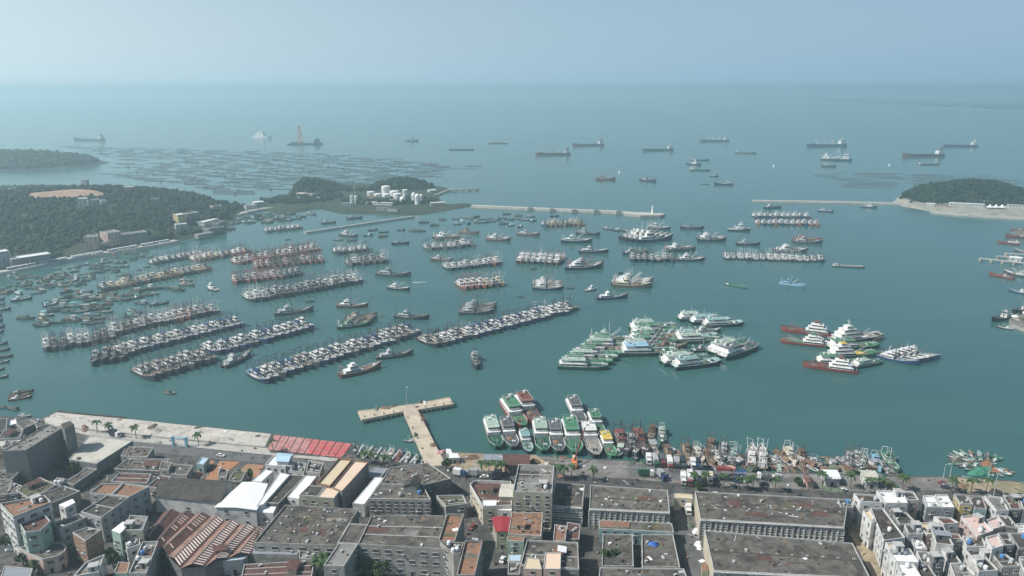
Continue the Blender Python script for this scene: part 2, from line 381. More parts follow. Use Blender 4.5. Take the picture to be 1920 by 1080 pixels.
ribbon('breakwater', ((395.2,1194.1),(469.9,1188.2),(560.4,1176.7),(623.5,1165.3)), 7, 2.6, M_STONE, 'low breakwater reaching left from the round wooded island', top=M_CREST)
ribbon('jetty', ((-135.8,1255.9),(-117.2,1317.0),(-107.9,1346.1)), 5, 2.2, M_STONE, 'short crooked jetty behind the tank island', 'jetty')
ribbon('seawall', ((625.1,1082.8),(654.8,1059.0),(690.0,1040.7),(727.8,1023.0)), 4, 3.0, M_STONE, 'curved grey seawall below the wooded island', 'seawall', top=M_CREST)

# ---------------------------------------------------------------- town: materials
def tmat(n, c, r, v, sc, c2=None, amt=.5):
    k = (.86 if ('render' in n or 'brick' in n) else .72) if max(c) < .5 else .92
    return mat(n, tuple(x*k for x in c), r, v, sc, tuple(x*k for x in c2) if c2 else None, amt)
WALL = dict(
    white=tmat('white_render', (0.62, 0.62, 0.60), 0.85, 0.12, 0.5, (0.40, 0.40, 0.38), 0.45),
    cream=tmat('cream_render', (0.52, 0.47, 0.36), 0.85, 0.12, 0.5, (0.36, 0.33, 0.26), 0.45),
    olive=tmat('olive_render', (0.40, 0.39, 0.30), 0.85, 0.10, 0.4, (0.30, 0.29, 0.23), 0.45),
    grey=tmat('grey_render', (0.37, 0.355, 0.325), 0.85, 0.16, 0.5, (0.21, 0.20, 0.18), 0.5),
    dgrey=tmat('stained_render', (0.20, 0.20, 0.19), 0.9, 0.25, 0.5, (0.10, 0.10, 0.10), 0.5),
    pink=tmat('pink_render', (0.56, 0.40, 0.34), 0.85, 0.12, 0.5, (0.40, 0.30, 0.26), 0.4),
    green=tmat('pale_green_render', (0.34, 0.46, 0.38), 0.85, 0.12, 0.5, (0.24, 0.32, 0.28), 0.4),
    brick=tmat('brown_brick', (0.30, 0.19, 0.13), 0.9, 0.2, 0.6, (0.18, 0.13, 0.10), 0.45),
    blue=tmat('bluish_render', (0.40, 0.42, 0.43), 0.85, 0.14, 0.5, (0.26, 0.26, 0.25), 0.4),
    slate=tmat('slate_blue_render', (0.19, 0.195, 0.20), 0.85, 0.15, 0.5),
    yellow=tmat('yellow_render', (0.55, 0.45, 0.20), 0.85, 0.12, 0.5, (0.36, 0.30, 0.16), 0.4),
    teal=tmat('teal_render', (0.25, 0.40, 0.40), 0.85, 0.12, 0.5))
ROOF = dict(
    slab=tmat('roof_concrete', (0.175, 0.162, 0.140), 0.92, 0.3, 0.5, (0.080, 0.074, 0.064), 0.6),
    dark=tmat('dark_roof_felt', (0.105, 0.097, 0.084), 0.92, 0.35, 0.7, (0.055, 0.052, 0.045), 0.55),
    pale=tmat('pale_roof_concrete', (0.30, 0.295, 0.27), 0.92, 0.18, 0.3, (0.20, 0.195, 0.18), 0.5),
    cement=tmat('bright_cement_roof', (0.52, 0.50, 0.43), 0.92, 0.12, 0.25, (0.38, 0.36, 0.3), 0.5),
    terra=tmat('terracotta_tiles', (0.36, 0.19, 0.12), 0.9, 0.25, 0.7, (0.20, 0.16, 0.12), 0.45),
    maroon=tmat('maroon_roof', (0.17, 0.085, 0.07), 0.9, 0.25, 0.5, (0.10, 0.07, 0.06), 0.5),
    white=tmat('white_metal_roof', (0.80, 0.81, 0.80), 0.55, 0.04, 0.2, (0.70, 0.71, 0.68), 0.35),
    cream=tmat('cream_metal_roof', (0.62, 0.52, 0.35), 0.6, 0.05, 0.2),
    peach=tmat('peach_metal_roof', (0.72, 0.56, 0.42), 0.6, 0.05, 0.2),
    red=tmat('red_metal_roof', (0.40, 0.05, 0.06), 0.6, 0.08, 0.3),
    sky=tmat('light_blue_metal_roof', (0.42, 0.58, 0.70), 0.6, 0.08, 0.3),
    zinc=tmat('zinc_sheet_roof', (0.33, 0.36, 0.40), 0.6, 0.10, 0.3),
    moss=tmat('mossy_roof', (0.15, 0.15, 0.085), 0.95, 0.3, 0.4, (0.10, 0.095, 0.075), 0.5),
    pinkw=tmat('pale_pink_terrace', (0.62, 0.48, 0.43), 0.9, 0.1, 0.4),
    camo=tmat('rubble_roof', (0.19, 0.175, 0.15), 0.95, 0.4, 0.45, (0.10, 0.095, 0.085), 0.5))
M_GLASS = mat('dark_window_glass', (0.030, 0.038, 0.045), 0.12, 0.3, 0.8, spec=0.6)
M_FRAME = mat('window_frame', (0.45, 0.45, 0.44), 0.7, 0.1, 1.0)
M_STEEL = mat('galvanised_steel', (0.42, 0.44, 0.45), 0.5, 0.15, 1.0)
M_TANKW = mat('white_plastic', (0.72, 0.73, 0.72), 0.5, 0.06, 1.0)
M_TANKB = mat('blue_plastic', (0.08, 0.22, 0.45), 0.5, 0.06, 1.0)
M_DARK = mat('dark_opening', (0.03, 0.032, 0.035), 0.9, 0.3, 1.0)
M_TRIM = mat('concrete_trim', (0.42, 0.42, 0.40), 0.9, 0.12, 0.6, (0.28, 0.28, 0.26), 0.4)

def window_mesh(name, w, h, mull, f=0.09, mf=None):
    b = MB()
    b.quad((-w/2, 0.02, 0), (w/2, 0.02, 0), (w/2, 0.02, h), (-w/2, 0.02, h), 1)
    for x in [-w/2, w/2] + [w*(k/(mull+1)-.5) for k in range(1, mull+1)]: b.box(x, 0.06, h/2, f, 0.12, h, 0)
    b.box(0, 0.06, h, w+f, 0.14, f, 0); b.box(0, 0.12, -0.05, w+0.3, 0.26, 0.12, 0)
    return b.mesh(name, [mf or M_FRAME, M_GLASS])
WIN = dict(n=window_mesh('window', 1.5, 1.5, 1), w=window_mesh('window', 2.3, 1.5, 2), t=window_mesh('window', 1.2, 1.9, 1), h=window_mesh('window', 2.7, 2.3, 1, 0.2, M_TANKW))
def hall_window():
    b = MB(); w, h, f = 2.7, 2.4, .17
    b.quad((-w/2, 0.02, 0), (w/2, 0.02, 0), (w/2, 0.02, h*.42), (-w/2, 0.02, h*.42), 1)
    b.quad((-w/2, 0.05, h*.42), (w/2, 0.05, h*.42), (w/2, 0.05, h), (-w/2, 0.05, h), 2)
    for x in (-w/2, w/2): b.box(x, 0.1, h/2, f, .2, h, 0)
    for z in (0, h*.42, h): b.box(0, 0.1, z, w+f, .2, f, 0)
    b.box(0, .08, h*.21, .1, .12, h*.42, 0)
    return b.mesh('window', [M_TANKW, M_GLASS, WALL['grey']])
WIN['h'] = hall_window()
def tank_mesh(m):
    b = MB(); b.lathe(0, 0, [(0.01, 1.95), (0.45, 1.9), (0.75, 1.65), (0.78, 0.45), (0.7, 0.4)], 10, 0)
    for x, y in ((.5, .5), (-.5, .5), (.5, -.5), (-.5, -.5)): b.bar((x, y, 0), (x, y, 0.45), 0.07, 1)
    return b.mesh('water_tank', [m, M_STEEL])
TANKS = [tank_mesh(M_TANKW), tank_mesh(M_STEEL), tank_mesh(M_TANKB)]
def ac_mesh():
    b = MB(); b.box(0, 0, 0.45, 1.1, 0.7, 0.8, 0); b.box(0, -0.37, 0.45, 0.6, 0.04, 0.6, 1); b.box(0, 0, 0.03, 1.2, 0.8, 0.06, 1)
    return b.mesh('rooftop_unit', [mat('dull_white_casing', (.45, .45, .43), .6, .1, 1), M_DARK])
AC = ac_mesh()
def vent_mesh():
    b = MB(); b.lathe(0, 0, [(0.22, 0), (0.22, 0.5), (0.42, 0.55), (0.42, 0.75), (0.1, 0.95), (0.01, 0.95)], 8, 0)
    return b.mesh('roof_vent', [M_STEEL])
VENT = vent_mesh()

# ---------------------------------------------------------------- town: a building from its roof outline
def inset(poly, d):
    out = []; n = len(poly)
    for i in range(n):
        p, a, c = Vector(poly[i]), Vector(poly[i-1]), Vector(poly[(i+1) % n])
        e1, e2 = (p-a).normalized(), (c-p).normalized(); n1, n2 = Vector((-e1.y, e1.x)), Vector((-e2.y, e2.x))
        k = n1+n2; k = k/max(0.35, k.length_squared)*2
        out.append(tuple(p+k*d))
    return out
FOOT = []
CLUT = [ROOF['dark'], ROOF['pale'], ROOF['terra'], M_TANKW, M_BARK, M_STEEL, ROOF['camo']]
def junk(b, x, y, z, rg, big=1.0):
    k = rg.random(); m = rg.choice((0, 0, 0, 1, 1, 2, 4, 4, 4, 5, 6, 6, 6)) if rg.random() < .94 else 3
    if k < .55: b.box(x, y, z+.2, rg.uniform(.3, 1.4)*big, rg.uniform(.3, 1.0)*big, rg.uniform(.2, .9), m, rg.uniform(0, 3))
    elif k < .85: b.box(x, y, z+.1, rg.uniform(1.5, 4.5)*big, rg.uniform(.12, .35), .16, m, rg.uniform(0, 3))
    else: b.box(x, y, z+.04, rg.uniform(1, 2.6)*big, rg.uniform(.8, 2.0)*big, .07, m, rg.uniform(0, 3))
def bld(label, H, poly, wall='grey', roof='slab', par=0.8, win='n', fl=None, pitch=3.2, hut=0, tanks=0, units=0, gable=None, cat='house', name='town_house', base=GZ, ph=None, curbs=0, doors=True, every=1, skip=()):
    poly = [Vector(p) for p in poly]
    area = sum(poly[i-1].x*poly[i].y-poly[i].x*poly[i-1].y for i in range(len(poly)))
    if area < 0: poly.reverse()
    cx = sum(p.x for p in poly)/len(poly); cy = sum(p.y for p in poly)/len(poly)
    t = thing(name, label, cat, (cx, cy, base), 0.0)
    P = [(p.x-cx, p.y-cy) for p in poly]; n = len(P); rg = random.Random(int(abs(cx*7+cy*3)))
    FOOT.append([(p.x, p.y) for p in poly])
    w = MB()
    for i in range(n):
        a, c = P[i], P[(i+1) % n]; w.quad((*a, -0.6), (*c, -0.6), (*c, H), (*a, H))
    w.build('wall', [WALL[wall]], t)
    r = MB()
    if gable is None:
        r.f.append(tuple(range(n))); r.v += [(*p, H-0.02) for p in P]; r.m.append(0)
        ro = r.build('roof', [ROOF[roof]], t)
        if par:
            q = MB(); I = inset(P, 0.28)
            for i in range(n):
                j = (i+1) % n; a, c, e, f = P[i], P[j], I[j], I[i]
                q.quad((*a, H), (*c, H), (*c, H+par), (*a, H+par)); q.quad((*f, H-.01), (*f, H+par), (*e, H+par), (*e, H-.01)); q.quad((*a, H+par), (*c, H+par), (*e, H+par), (*f, H+par))
            q.build('parapet', [WALL[ph] if ph else M_TRIM], t)
    else:
        ax, gh = gable; O = inset(P, -0.5); e = [(*p, H) for p in O]
        k = 0 if ax == 0 else 1                      # ridge joins the middles of edges k and k+2
        m1 = [(e[k][i]+e[(k+1) % 4][i])/2 for i in range(3)]; m2 = [(e[(k+2) % 4][i]+e[(k+3) % 4][i])/2 for i in range(3)]; m1[2] += gh; m2[2] += gh
        r.quad(m1, e[(k+1) % 4], e[(k+2) % 4], m2); r.quad(m2, e[(k+3) % 4], e[k], m1)
        r.quad(*[(x, y, z-0.12) for x, y, z in (m1, m2, e[(k+2) % 4], e[(k+1) % 4])]); r.quad(*[(x, y, z-0.12) for x, y, z in (m2, m1, e[k], e[(k+3) % 4])])
        r.build('roof', [ROOF[roof]], t)
        q = MB()
        for m_, a, c in ((m1, k, (k+1) % 4), (m2, (k+2) % 4, (k+3) % 4)):
            mm = ((P[a][0]+P[c][0])/2, (P[a][1]+P[c][1])/2, H+gh-0.15); q.tri((*P[a], H), (*P[c], H), mm)
        q.build('gable_wall', [WALL[wall]], t)
    F = fl or max(1, round(H/3.3)); cnt = 0
    for i in range(n):
        if i in skip: continue
        a, c = Vector(P[i]), Vector(P[(i+1) % n]); d = c-a; ln = d.length
        if ln < 3.2: continue
        d /= ln; nn = Vector((d.y, -d.x)); mid = (a+c)/2
        if nn.dot(Vector((-cx-mid.x, -cy-mid.y))) < 8: continue
        nc = max(1, int((ln-1.0)/pitch)); ang = math.atan2(d.y, d.x)+math.pi
        for f in range(F):
            for k in range(nc):
                if every > 1 and (k+f) % every: continue
                if rg.random() < 0.07: continue
                if f == 0 and doors and k == nc//2 and win != 'h': continue
                p = a+d*(ln*(k+.5)/nc)+nn*0.0; fh = H/F
                z = f*fh+fh*0.32
                if win == 'h': z = f*fh+fh*0.2
                o = put('window', WIN[win], t, (p.x, p.y, z), ang); cnt += 1
                if rg.random() < .22 and win != 'h':
                    q = p+d*rg.choice((-1.25, 1.25))+nn*.3; o = put('air_conditioner', AC, t, (q.x, q.y, z-.5), ang); o.scale = (.75, .75, .75)
        if doors and win != 'h':
            p = a+d*(ln*(nc//2+.5)/nc)
            o = put('door', DOOR, t, (p.x, p.y, 0.0), ang)
    def at(u, v):
        if n == 4: return tuple((1-u)*(1-v)*P[0][i]+u*(1-v)*P[1][i]+u*v*P[2][i]+(1-u)*v*P[3][i] for i in (0, 1))
        return (rg.uniform(-.3, .3)*8*u, rg.uniform(-.3, .3)*8*v)
    e0 = Vector(P[1])-Vector(P[0]); ang = math.atan2(e0.y, e0.x)
    if gable is None:
        for k in range(hut):
            x, y = at(rg.choice((.22, .75)), rg.choice((.25, .72))); q = MB(); q.box(0, 0, 1.2, 3.0, 2.6, 2.4, 0); q.box(0, 0, 2.47, 3.5, 3.1, 0.14, 1); q.box(0, -1.32, 0.95, 0.9, 0.08, 1.9, 2)
            o = q.build('stair_hut', [WALL[wall], M_TRIM, M_DARK], t); o.location = (x, y, H); o.rotation_euler = (0, 0, ang)
        for k in range(tanks):
            x, y = at(rg.uniform(.15, .85), rg.uniform(.15, .85)); put('water_tank', TANKS[rg.choice((0, 0, 1, 1, 2))], t, (x, y, H), ang)
        for k in range(units):
            x, y = at(rg.uniform(.1, .9), rg.uniform(.1, .9)); put('rooftop_unit', AC, t, (x, y, H), rg.uniform(0, 6))
        ar = abs(area)/2
        if roof in ('slab', 'dark', 'pale', 'camo', 'moss', 'terra', 'maroon') and ar > 45 and cy < 420:
            q = MB(); xs = [p[0] for p in P]; ys = [p[1] for p in P]; I2 = inset(P, .9); cl = rg.choice((.5, 1, 1.6))*(2.2 if roof == 'camo' else 1)
            for k in range(int(min(110, ar/11*cl))):
                x, y = rg.uniform(min(xs), max(xs)), rg.uniform(min(ys), max(ys))
                if inside((x, y), I2): junk(q, x, y, H-.02, rg)
            if q.f: o = q.build('roof_clutter', CLUT, t); o['kind'] = 'stuff'
            for k in range(0 if cat in ('market hall', 'factory', 'office block', 'hall', 'apartment house') else int(min(2, ar/150+rg.random()*.6))):
                x, y = at(rg.uniform(.2, .8), rg.uniform(.2, .8)); w_, l_ = rg.uniform(2.2, 3.6), rg.uniform(3, 6.5)
                if not inside((x, y), inset(P, 3.4)): continue
                q = MB(); q.box(0, 0, .95, l_, w_, 1.9, 0); q.quad((-l_/2-.3, -w_/2-.3, 1.92), (l_/2+.3, -w_/2-.3, 1.92), (l_/2+.3, w_/2+.3, 2.45), (-l_/2-.3, w_/2+.3, 2.45), 1); q.box(-l_*.2, -w_/2-.03, .85, .9, .08, 1.7, 2)
                o = q.build('roof_shed', [rg.choice((WALL['grey'], WALL['dgrey'], WALL['cream'])), rg.choice((ROOF['terra'], ROOF['maroon'], ROOF['zinc'], ROOF['white'], ROOF['pale'], ROOF['terra'])), M_DARK], t); o.location = (x, y, H); o.rotation_euler = (0, 0, ang+rg.choice((0, 1.5708)))
            for k in range(int(min(7, ar/120+rg.random()))):
                x, y = at(rg.uniform(.15, .85), rg.uniform(.15, .85)); w_, l_ = rg.uniform(2, 5), rg.uniform(3, 9)
                if not inside((x, y), inset(P, 4.6)): continue
                q = MB(); q.box(0, 0, .02, l_, w_, .05+.008*k, 0); o = q.build('roof_patch', [rg.choice((ROOF['dark'], ROOF['pale'], ROOF['camo'], ROOF['moss'], ROOF['maroon']))], t); o.location = (x, y, H); o.rotation_euler = (0, 0, ang)
        for k in range(curbs):
            v = (k+1)/(curbs+1)+rg.uniform(-.05, .05); p0, p1 = at(0.02, v), at(0.98, v)
            q = MB(); q.bar((*p0, H+0.12), (*p1, H+0.12), 0.2, 0); q.build('roof_curb', [M_TRIM], t)
    return t
def door_mesh():
    b = MB(); b.box(0, 0.05, 1.05, 1.2, 0.1, 2.1, 1); b.box(0, 0.07, 2.15, 1.4, 0.14, 0.1, 0); b.box(-.65, 0.07, 1.05, .1, 0.14, 2.1, 0); b.box(.65, 0.07, 1.05, .1, 0.14, 2.1, 0)
    return b.mesh('door', [M_FRAME, M_DARK])
DOOR = door_mesh()

# ---------------------------------------------------------------- town: left part
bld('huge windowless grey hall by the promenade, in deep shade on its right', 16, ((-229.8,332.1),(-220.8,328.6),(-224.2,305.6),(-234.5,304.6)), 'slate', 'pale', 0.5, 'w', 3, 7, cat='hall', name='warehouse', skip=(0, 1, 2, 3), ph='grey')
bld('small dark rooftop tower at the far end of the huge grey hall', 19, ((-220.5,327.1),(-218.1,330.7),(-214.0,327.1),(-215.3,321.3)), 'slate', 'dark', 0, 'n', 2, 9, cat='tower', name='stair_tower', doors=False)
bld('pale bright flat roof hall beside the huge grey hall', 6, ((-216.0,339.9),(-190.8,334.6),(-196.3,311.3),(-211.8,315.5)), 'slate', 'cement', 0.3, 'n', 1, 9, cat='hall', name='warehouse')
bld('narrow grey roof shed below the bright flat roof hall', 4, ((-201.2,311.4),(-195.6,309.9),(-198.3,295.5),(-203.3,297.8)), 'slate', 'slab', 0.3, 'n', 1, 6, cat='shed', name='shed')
bld('low house with a mossy green-brown roof under the huge hall', 6, ((-215.1,298.6),(-203.7,292.1),(-207.3,279.8),(-218.9,287.6)), 'dgrey', 'moss', 0.4, 'n', 2, 4)
bld('small grey house between the mossy roof and the narrow shed', 5, ((-208.3,299.9),(-204.0,298.9),(-202.9,292.9),(-207.1,294.3)), 'white', 'pale', 0.5, tanks=2)
bld('long dark low block behind the orange-roofed apartment house', 7, ((-207.3,280.7),(-198.6,289.5),(-189.0,285.1),(-195.9,275.3)), 'dgrey', 'dark', 0.4, 'n', 2, 4)
bld('tall white apartment house with an orange terrace roof, bottom left', 18, ((-202.6,256.4),(-188.7,262.6),(-182.8,257.5),(-191.2,247.1)), 'white', 'terra', 1.0, 'w', 5, 3.2, 1, 1, cat='apartment house', name='apartment_block')
bld('pale green balcony wing in front of the white apartment house', 14.5, ((-190.8,248.9),(-186.2,256.2),(-179.2,250.0),(-179.2,243.6),(-184.0,242.2)), 'green', 'maroon', 0.9, 'w', 4, 3.6, 0, 0, 1, cat='apartment house', name='apartment_block')
bld('curved pink podium building at the bottom left corner', 6, ((-190.4,245.4),(-176.4,249.2),(-172.1,246.1),(-171.0,243.1),(-172.0,239.8),(-176.5,238.2),(-182.8,241.1)), 'pink', 'camo', 0.7, 'w', 2, 4, units=2)
bld('white terrace wing running right from the apartment house', 10, ((-182.6,255.4),(-175.5,262.1),(-171.6,259.5),(-177.5,251.7)), 'blue', 'slab', 0.8, 'n', 3, 3.2, units=2)
bld('brown brick corner building with a ruined roof', 11, ((-170.2,248.1),(-166.2,251.7),(-160.0,249.9),(-162.2,242.6)), 'brick', 'camo', 0.5, 'n', 3, 3.2, units=2)
bld('bright white canopy roof behind the apartment house', 12, ((-186.6,266.8),(-183.5,271.3),(-180.7,268.4),(-182.6,264.4)), 'white', 'white', 0, 'n', 3, 4)
bld('long bluish row house with a dark roof, front half', 11, ((-170.7,275.0),(-160.8,273.3),(-164.4,257.9),(-174.9,262.1)), 'blue', 'dark', 0.7, 'n', 3, 3, units=3, curbs=1)
bld('row house with square terracotta roof, right of pair', 11, ((-169.0,284.5),(-156.4,281.4),(-160.8,273.3),(-169.1,275.0)), 'blue', 'terra', 0.8, 'n', 3, 3)
bld('row house with square terracotta roof, left of pair', 9, ((-180.4,287.0),(-171.3,287.9),(-171.4,278.3),(-181.4,279.6)), 'grey', 'terra', 0.8, 'n', 3, 4)
bld('low house with a dark red tiled roof behind the terracotta pair', 9, ((-177.7,297.1),(-162.8,296.2),(-160.9,288.3),(-177.6,289.7)), 'grey', 'maroon', 0.5, 'n', 2, 4, curbs=1)
bld('small house with a dark red flat roof left of the curved grey hall', 8, ((-159.2,296.5),(-153.5,295.6),(-153.9,285.1),(-160.4,286.9)), 'grey', 'maroon', 0.6, 'n', 2, 4, units=2)
bld('grey warehouse with a rounded dark roof and white front', 8, ((-155.9,294.7),(-125.3,292.3),(-123.9,274.9),(-154.0,280.4)), 'white', 'dark', 0, 'n', 1, 40, gable=(1, 2.2), cat='warehouse', name='warehouse', doors=False)
bld('big bright white roofed factory hall, main part', 8, ((-119.8,291.0),(-108.7,289.6),(-106.7,269.6),(-124.2,271.6)), 'white', 'white', 0, 'n', 2, 6, gable=(0, 0.6), cat='factory', name='factory_hall')
bld('white roofed left arm of the bright factory hall', 8, ((-113.6,302.3),(-109.4,300.8),(-111.7,291.4),(-116.3,292.3)), 'white', 'white', 0.2, 'n', 2, 6, cat='factory', name='factory_hall', ph='white')
bld('white roofed right arm of the bright factory hall', 8, ((-106.0,299.4),(-100.8,297.9),(-104.8,273.3),(-107.4,271.6)), 'white', 'white', 0.2, 'n', 2, 6, cat='factory', name='factory_hall', ph='white')
bld('white house with arched windows north of the factory', 8, ((-113.9,314.9),(-104.6,311.8),(-104.8,304.2),(-114.8,306.2)), 'white', 'white', 0.6, 't', 2, 3, cat='house', ph='white')
bld('small white house with a light blue roof beside the quay road', 10.5, ((-110.6,313.4),(-104.0,312.3),(-103.8,305.7),(-109.2,306.2)), 'white', 'sky', 0, 'n', 3, 4, gable=(1, 0.8))
bld('dark flat roofed shed along the bright factory', 7, ((-101.0,299.2),(-94.1,298.3),(-99.2,275.3),(-107.3,276.5)), 'dgrey', 'dark', 0.3, 'n', 1, 8, cat='shed', name='shed')
bld('small white canopy at the front of the factory', 6, ((-108.5,275.7),(-100.0,274.8),(-99.9,270.0),(-107.7,270.8)), 'white', 'white', 0, 'n', 1, 6, doors=False, cat='shed', name='shed')
bld('long narrow white roof between the dark shed and beige pair', 7, ((-94.0,298.7),(-88.8,298.3),(-91.6,279.0),(-97.0,280.7)), 'white', 'white', 0.15, 'n', 2, 5, ph='white', cat='shed', name='shed')
bld('grey stepped roof house with water tanks near the quay road, left', 6, ((-104.9,312.4),(-97.1,310.8),(-95.8,302.4),(-105.2,304.9)), 'white', 'pale', 0.7, 'n', 2, 3, 1, 2, 2)
bld('grey stepped roof house near the quay road, right', 7, ((-96.0,311.6),(-88.3,309.0),(-87.7,299.7),(-94.6,301.6)), 'grey', 'slab', 0.9, 'n', 2, 3, 0, 1, 3, curbs=2)
bld('long beige roofed hall with dark brown parapet, left of twins', 10, ((-80.9,308.1),(-74.2,307.1),(-79.0,283.5),(-85.4,285.7)), 'brick', 'cream', 0.9, 'n', 3, 9, cat='hall', name='warehouse', ph='brick')
bld('long pale cream roofed hall, right of twins', 10, ((-73.4,306.6),(-66.4,305.1),(-73.0,279.6),(-78.0,283.1)), 'slate', 'peach', 0.5, 'n', 3, 9, cat='hall', name='warehouse', ph='brick')
bld('dark roofed front house of the beige twin halls', 9.5, ((-88.7,285.7),(-81.4,284.8),(-82.8,276.6),(-90.9,277.9)), 'olive', 'dark', 0.4, 'n', 2, 3.4, units=1)
bld('peach roofed front house of the beige twin halls', 9.5, ((-81.1,284.4),(-74.1,283.1),(-75.5,275.4),(-82.8,276.4)), 'olive', 'peach', 0.25, 'n', 2, 4)
bld('low blue-grey sheet roof in the narrow yard', 4, ((-65.1,311.4),(-58.4,310.4),(-60.9,301.6),(-68.0,302.6)), 'slate', 'zinc', 0.2, 'n', 1, 7, cat='shed', name='shed')
bld('narrow white roofed shed with a long skylight', 6, ((-62.6,299.1),(-58.6,298.6),(-63.0,276.5),(-68.2,277.3)), 'white', 'white', 0.15, 'n', 1, 5, cat='shed', name='shed', ph='white')
bld('old rubble roofed factory with broken windows, rear wing', 9, ((-55.9,302.4),(-38.9,306.4),(-27.2,292.4),(-39.3,286.6),(-58.2,287.4)), 'dgrey', 'camo', 0.4, 'n', 2, 4, cat='factory', name='old_factory', units=3)
bld('old rubble roofed factory with broken windows, front wing', 9.6, ((-57.6,286.9),(-39.2,286.0),(-34.2,274.0),(-60.7,274.8)), 'grey', 'camo', 0.4, 'n', 3, 3, 0, 2, 4, cat='factory', name='old_factory')
bld('dark pitched roof lantern on the old rubble roofed factory', 12.5, ((-45.2,285.9),(-39.8,285.9),(-40.6,279.3),(-46.5,280.6)), 'dgrey', 'dark', 0, 'n', 1, 30, gable=(0, 1.8), doors=False, cat='roof lantern', name='roof_lantern')
bld('walled roof garden house with open beams', 6, ((-32.9,282.4),(-21.3,282.8),(-19.1,275.7),(-28.0,274.0)), 'grey', 'moss', 0.9, 'n', 2, 3.5, 0, 0, 1, curbs=2)
bld('corner building with a rounded white parapet and dark terrace', 8, ((-18.5,287.4),(-17.7,289.6),(-15.9,291.0),(-0.5,290.1),(0.0,270.8),(-12.2,270.0)), 'cream', 'maroon', 1.3, 'n', 2, 4, ph='white', units=3)
bld('cream metal box shed next to the tall olive block', 11, ((-4.2,284.5),(1.4,284.0),(0.5,274.6),(-5.2,275.0)), 'cream', 'cement', 0, 'n', 1, 20, gable=(1, .6), doors=False, cat='shed', name='shed')
bld('bright white low annex with flat sheds on its roof, before the terrace', 8.5, ((-12.5,275.7),(-6.3,275.7),(-6.7,270.4),(-12.7,271.2)), 'white', 'white', 0.2, 'n', 1, 20, doors=False, ph='white')
bld('second bright white annex left of the tall olive block', 7.5, ((-5.4,274.1),(0.2,273.7),(-0.2,269.2),(-5.8,269.6)), 'white', 'white', 0.2, 'n', 2, 5, ph='white')
bld('tall olive-grey block of five storeys with a flat roof', 17, ((2.8,289.5),(18.5,288.5),(16.4,266.3),(0.4,267.5)), 'olive', 'pale', 0.9, 'n', 5, 3.2, 1, 1, 3, cat='office block', name='office_block', curbs=2)
bld('house with a large mottled orange tiled roof', 10, ((-0.2,264.1),(12.6,263.7),(11.3,247.5),(-1.5,248.9)), 'olive', 'terra', 0.3, 'n', 3, 3.2, units=1)
bld('small lower house with orange tiles at the front of the mottled roof', 9, ((-1.5,250.0),(5.0,249.7),(4.5,245.5),(-1.9,246.2)), 'green', 'terra', 0.2, 'n', 3, 3)
bld('small house with a plain crimson roof', 8, ((-7.8,263.3),(-0.4,263.7),(-1.7,254.0),(-6.1,254.0)), 'olive', 'red', 0, 'n', 2, 3, gable=(0, .5))
bld('derelict house with a broken orange roof in the back alley', 8, ((17.1,258.1),(22.0,256.9),(20.6,247.0),(15.9,247.0)), 'brick', 'terra', 0.5, 'n', 2, 3, units=3)
bld('small shack with a rusty roof right of the broken orange roof', 6, ((22.5,263.0),(27.8,261.5),(26.4,251.3),(21.4,251.3)), 'dgrey', 'maroon', 0.3, 'n', 2, 4, units=3)
bld('broad dark roofed block behind the tan and peach roofs', 8, ((5.8,247.3),(25.3,245.6),(24.4,229.5),(3.1,231.9)), 'dgrey', 'slab', 0.8, 'n', 2, 4, units=3, curbs=1)
bld('small house with a tan roof at the bottom centre', 9.5, ((5.5,234.9),(9.9,234.2),(10.8,228.0),(4.1,228.3)), 'pink', 'cream', 0.2, 'n', 3, 3)
bld('small house with a peach roof at the bottom centre', 10, ((12.3,237.1),(18.3,237.1),(17.5,227.4),(11.3,227.4)), 'pink', 'peach', 0.3, 'n', 3, 3)
bld('little house with a pale blue canopy by the side street', 6, ((-1.4,241.7),(3.7,241.7),(3.2,237.8),(-1.0,237.8)), 'white', 'sky', 0.1, 'n', 2, 3)
bld('crowded shack roof with stacked poles at the bottom', 5, ((-1.4,237.9),(3.2,237.9),(2.9,231.1),(-1.6,231.1)), 'dgrey', 'camo', 0.4, 'n', 1, 4, units=4)
slab = bld('wide grey slab roofed factory with rows of roof vents', 10, ((-94.1,268.8),(-63.1,265.6),(-66.4,241.0),(-98.2,242.7)), 'grey', 'slab', 0.7, 'w', 3, 5, cat='factory', name='factory_hall', ph='grey')
def grid_on(o, poly, H, nu, nv, mesh, name):
    c = o.location
    for i in range(nu):
        for j in range(nv):
            u, v = (i+.6)/(nu+.2), (j+.6)/(nv+.2)
            x, y = [(1-u)*(1-v)*poly[0][k]+u*(1-v)*poly[1][k]+u*v*poly[2][k]+(1-u)*v*poly[3][k] for k in (0, 1)]
            put(name, mesh, o, (x-c.x, y-c.y, H))
grid_on(slab, ((-94.1,268.8),(-63.1,265.6),(-66.4,241.0),(-98.2,242.7)), 10, 4, 5, VENT, 'roof_vent')
bld('long grey office wing with two rows of wide windows', 12, ((-56.1,257.9),(-26.4,257.9),(-21.7,235.5),(-57.8,239.1)), 'grey', 'slab', 0.6, 'w', 3, 4, 0, 0, 3, cat='office block', name='office_block', curbs=2, ph='grey')
bld('narrow grey link roof between slab factory and office wing', 11.5, ((-64.1,253.5),(-56.6,252.7),(-57.9,240.2),(-65.7,240.9)), 'grey', 'slab', 0.4, 'n', 2, 5, cat='office block', name='office_block', doors=False)
bld('grey side wing projecting towards the leafy courtyard', 12, ((-65.1,239.5),(-57.8,239.1),(-60.1,226.2),(-67.5,226.5)), 'grey', 'pale', 0.5, 'n', 3, 4, 0, 0, 1, cat='office block', name='office_block')
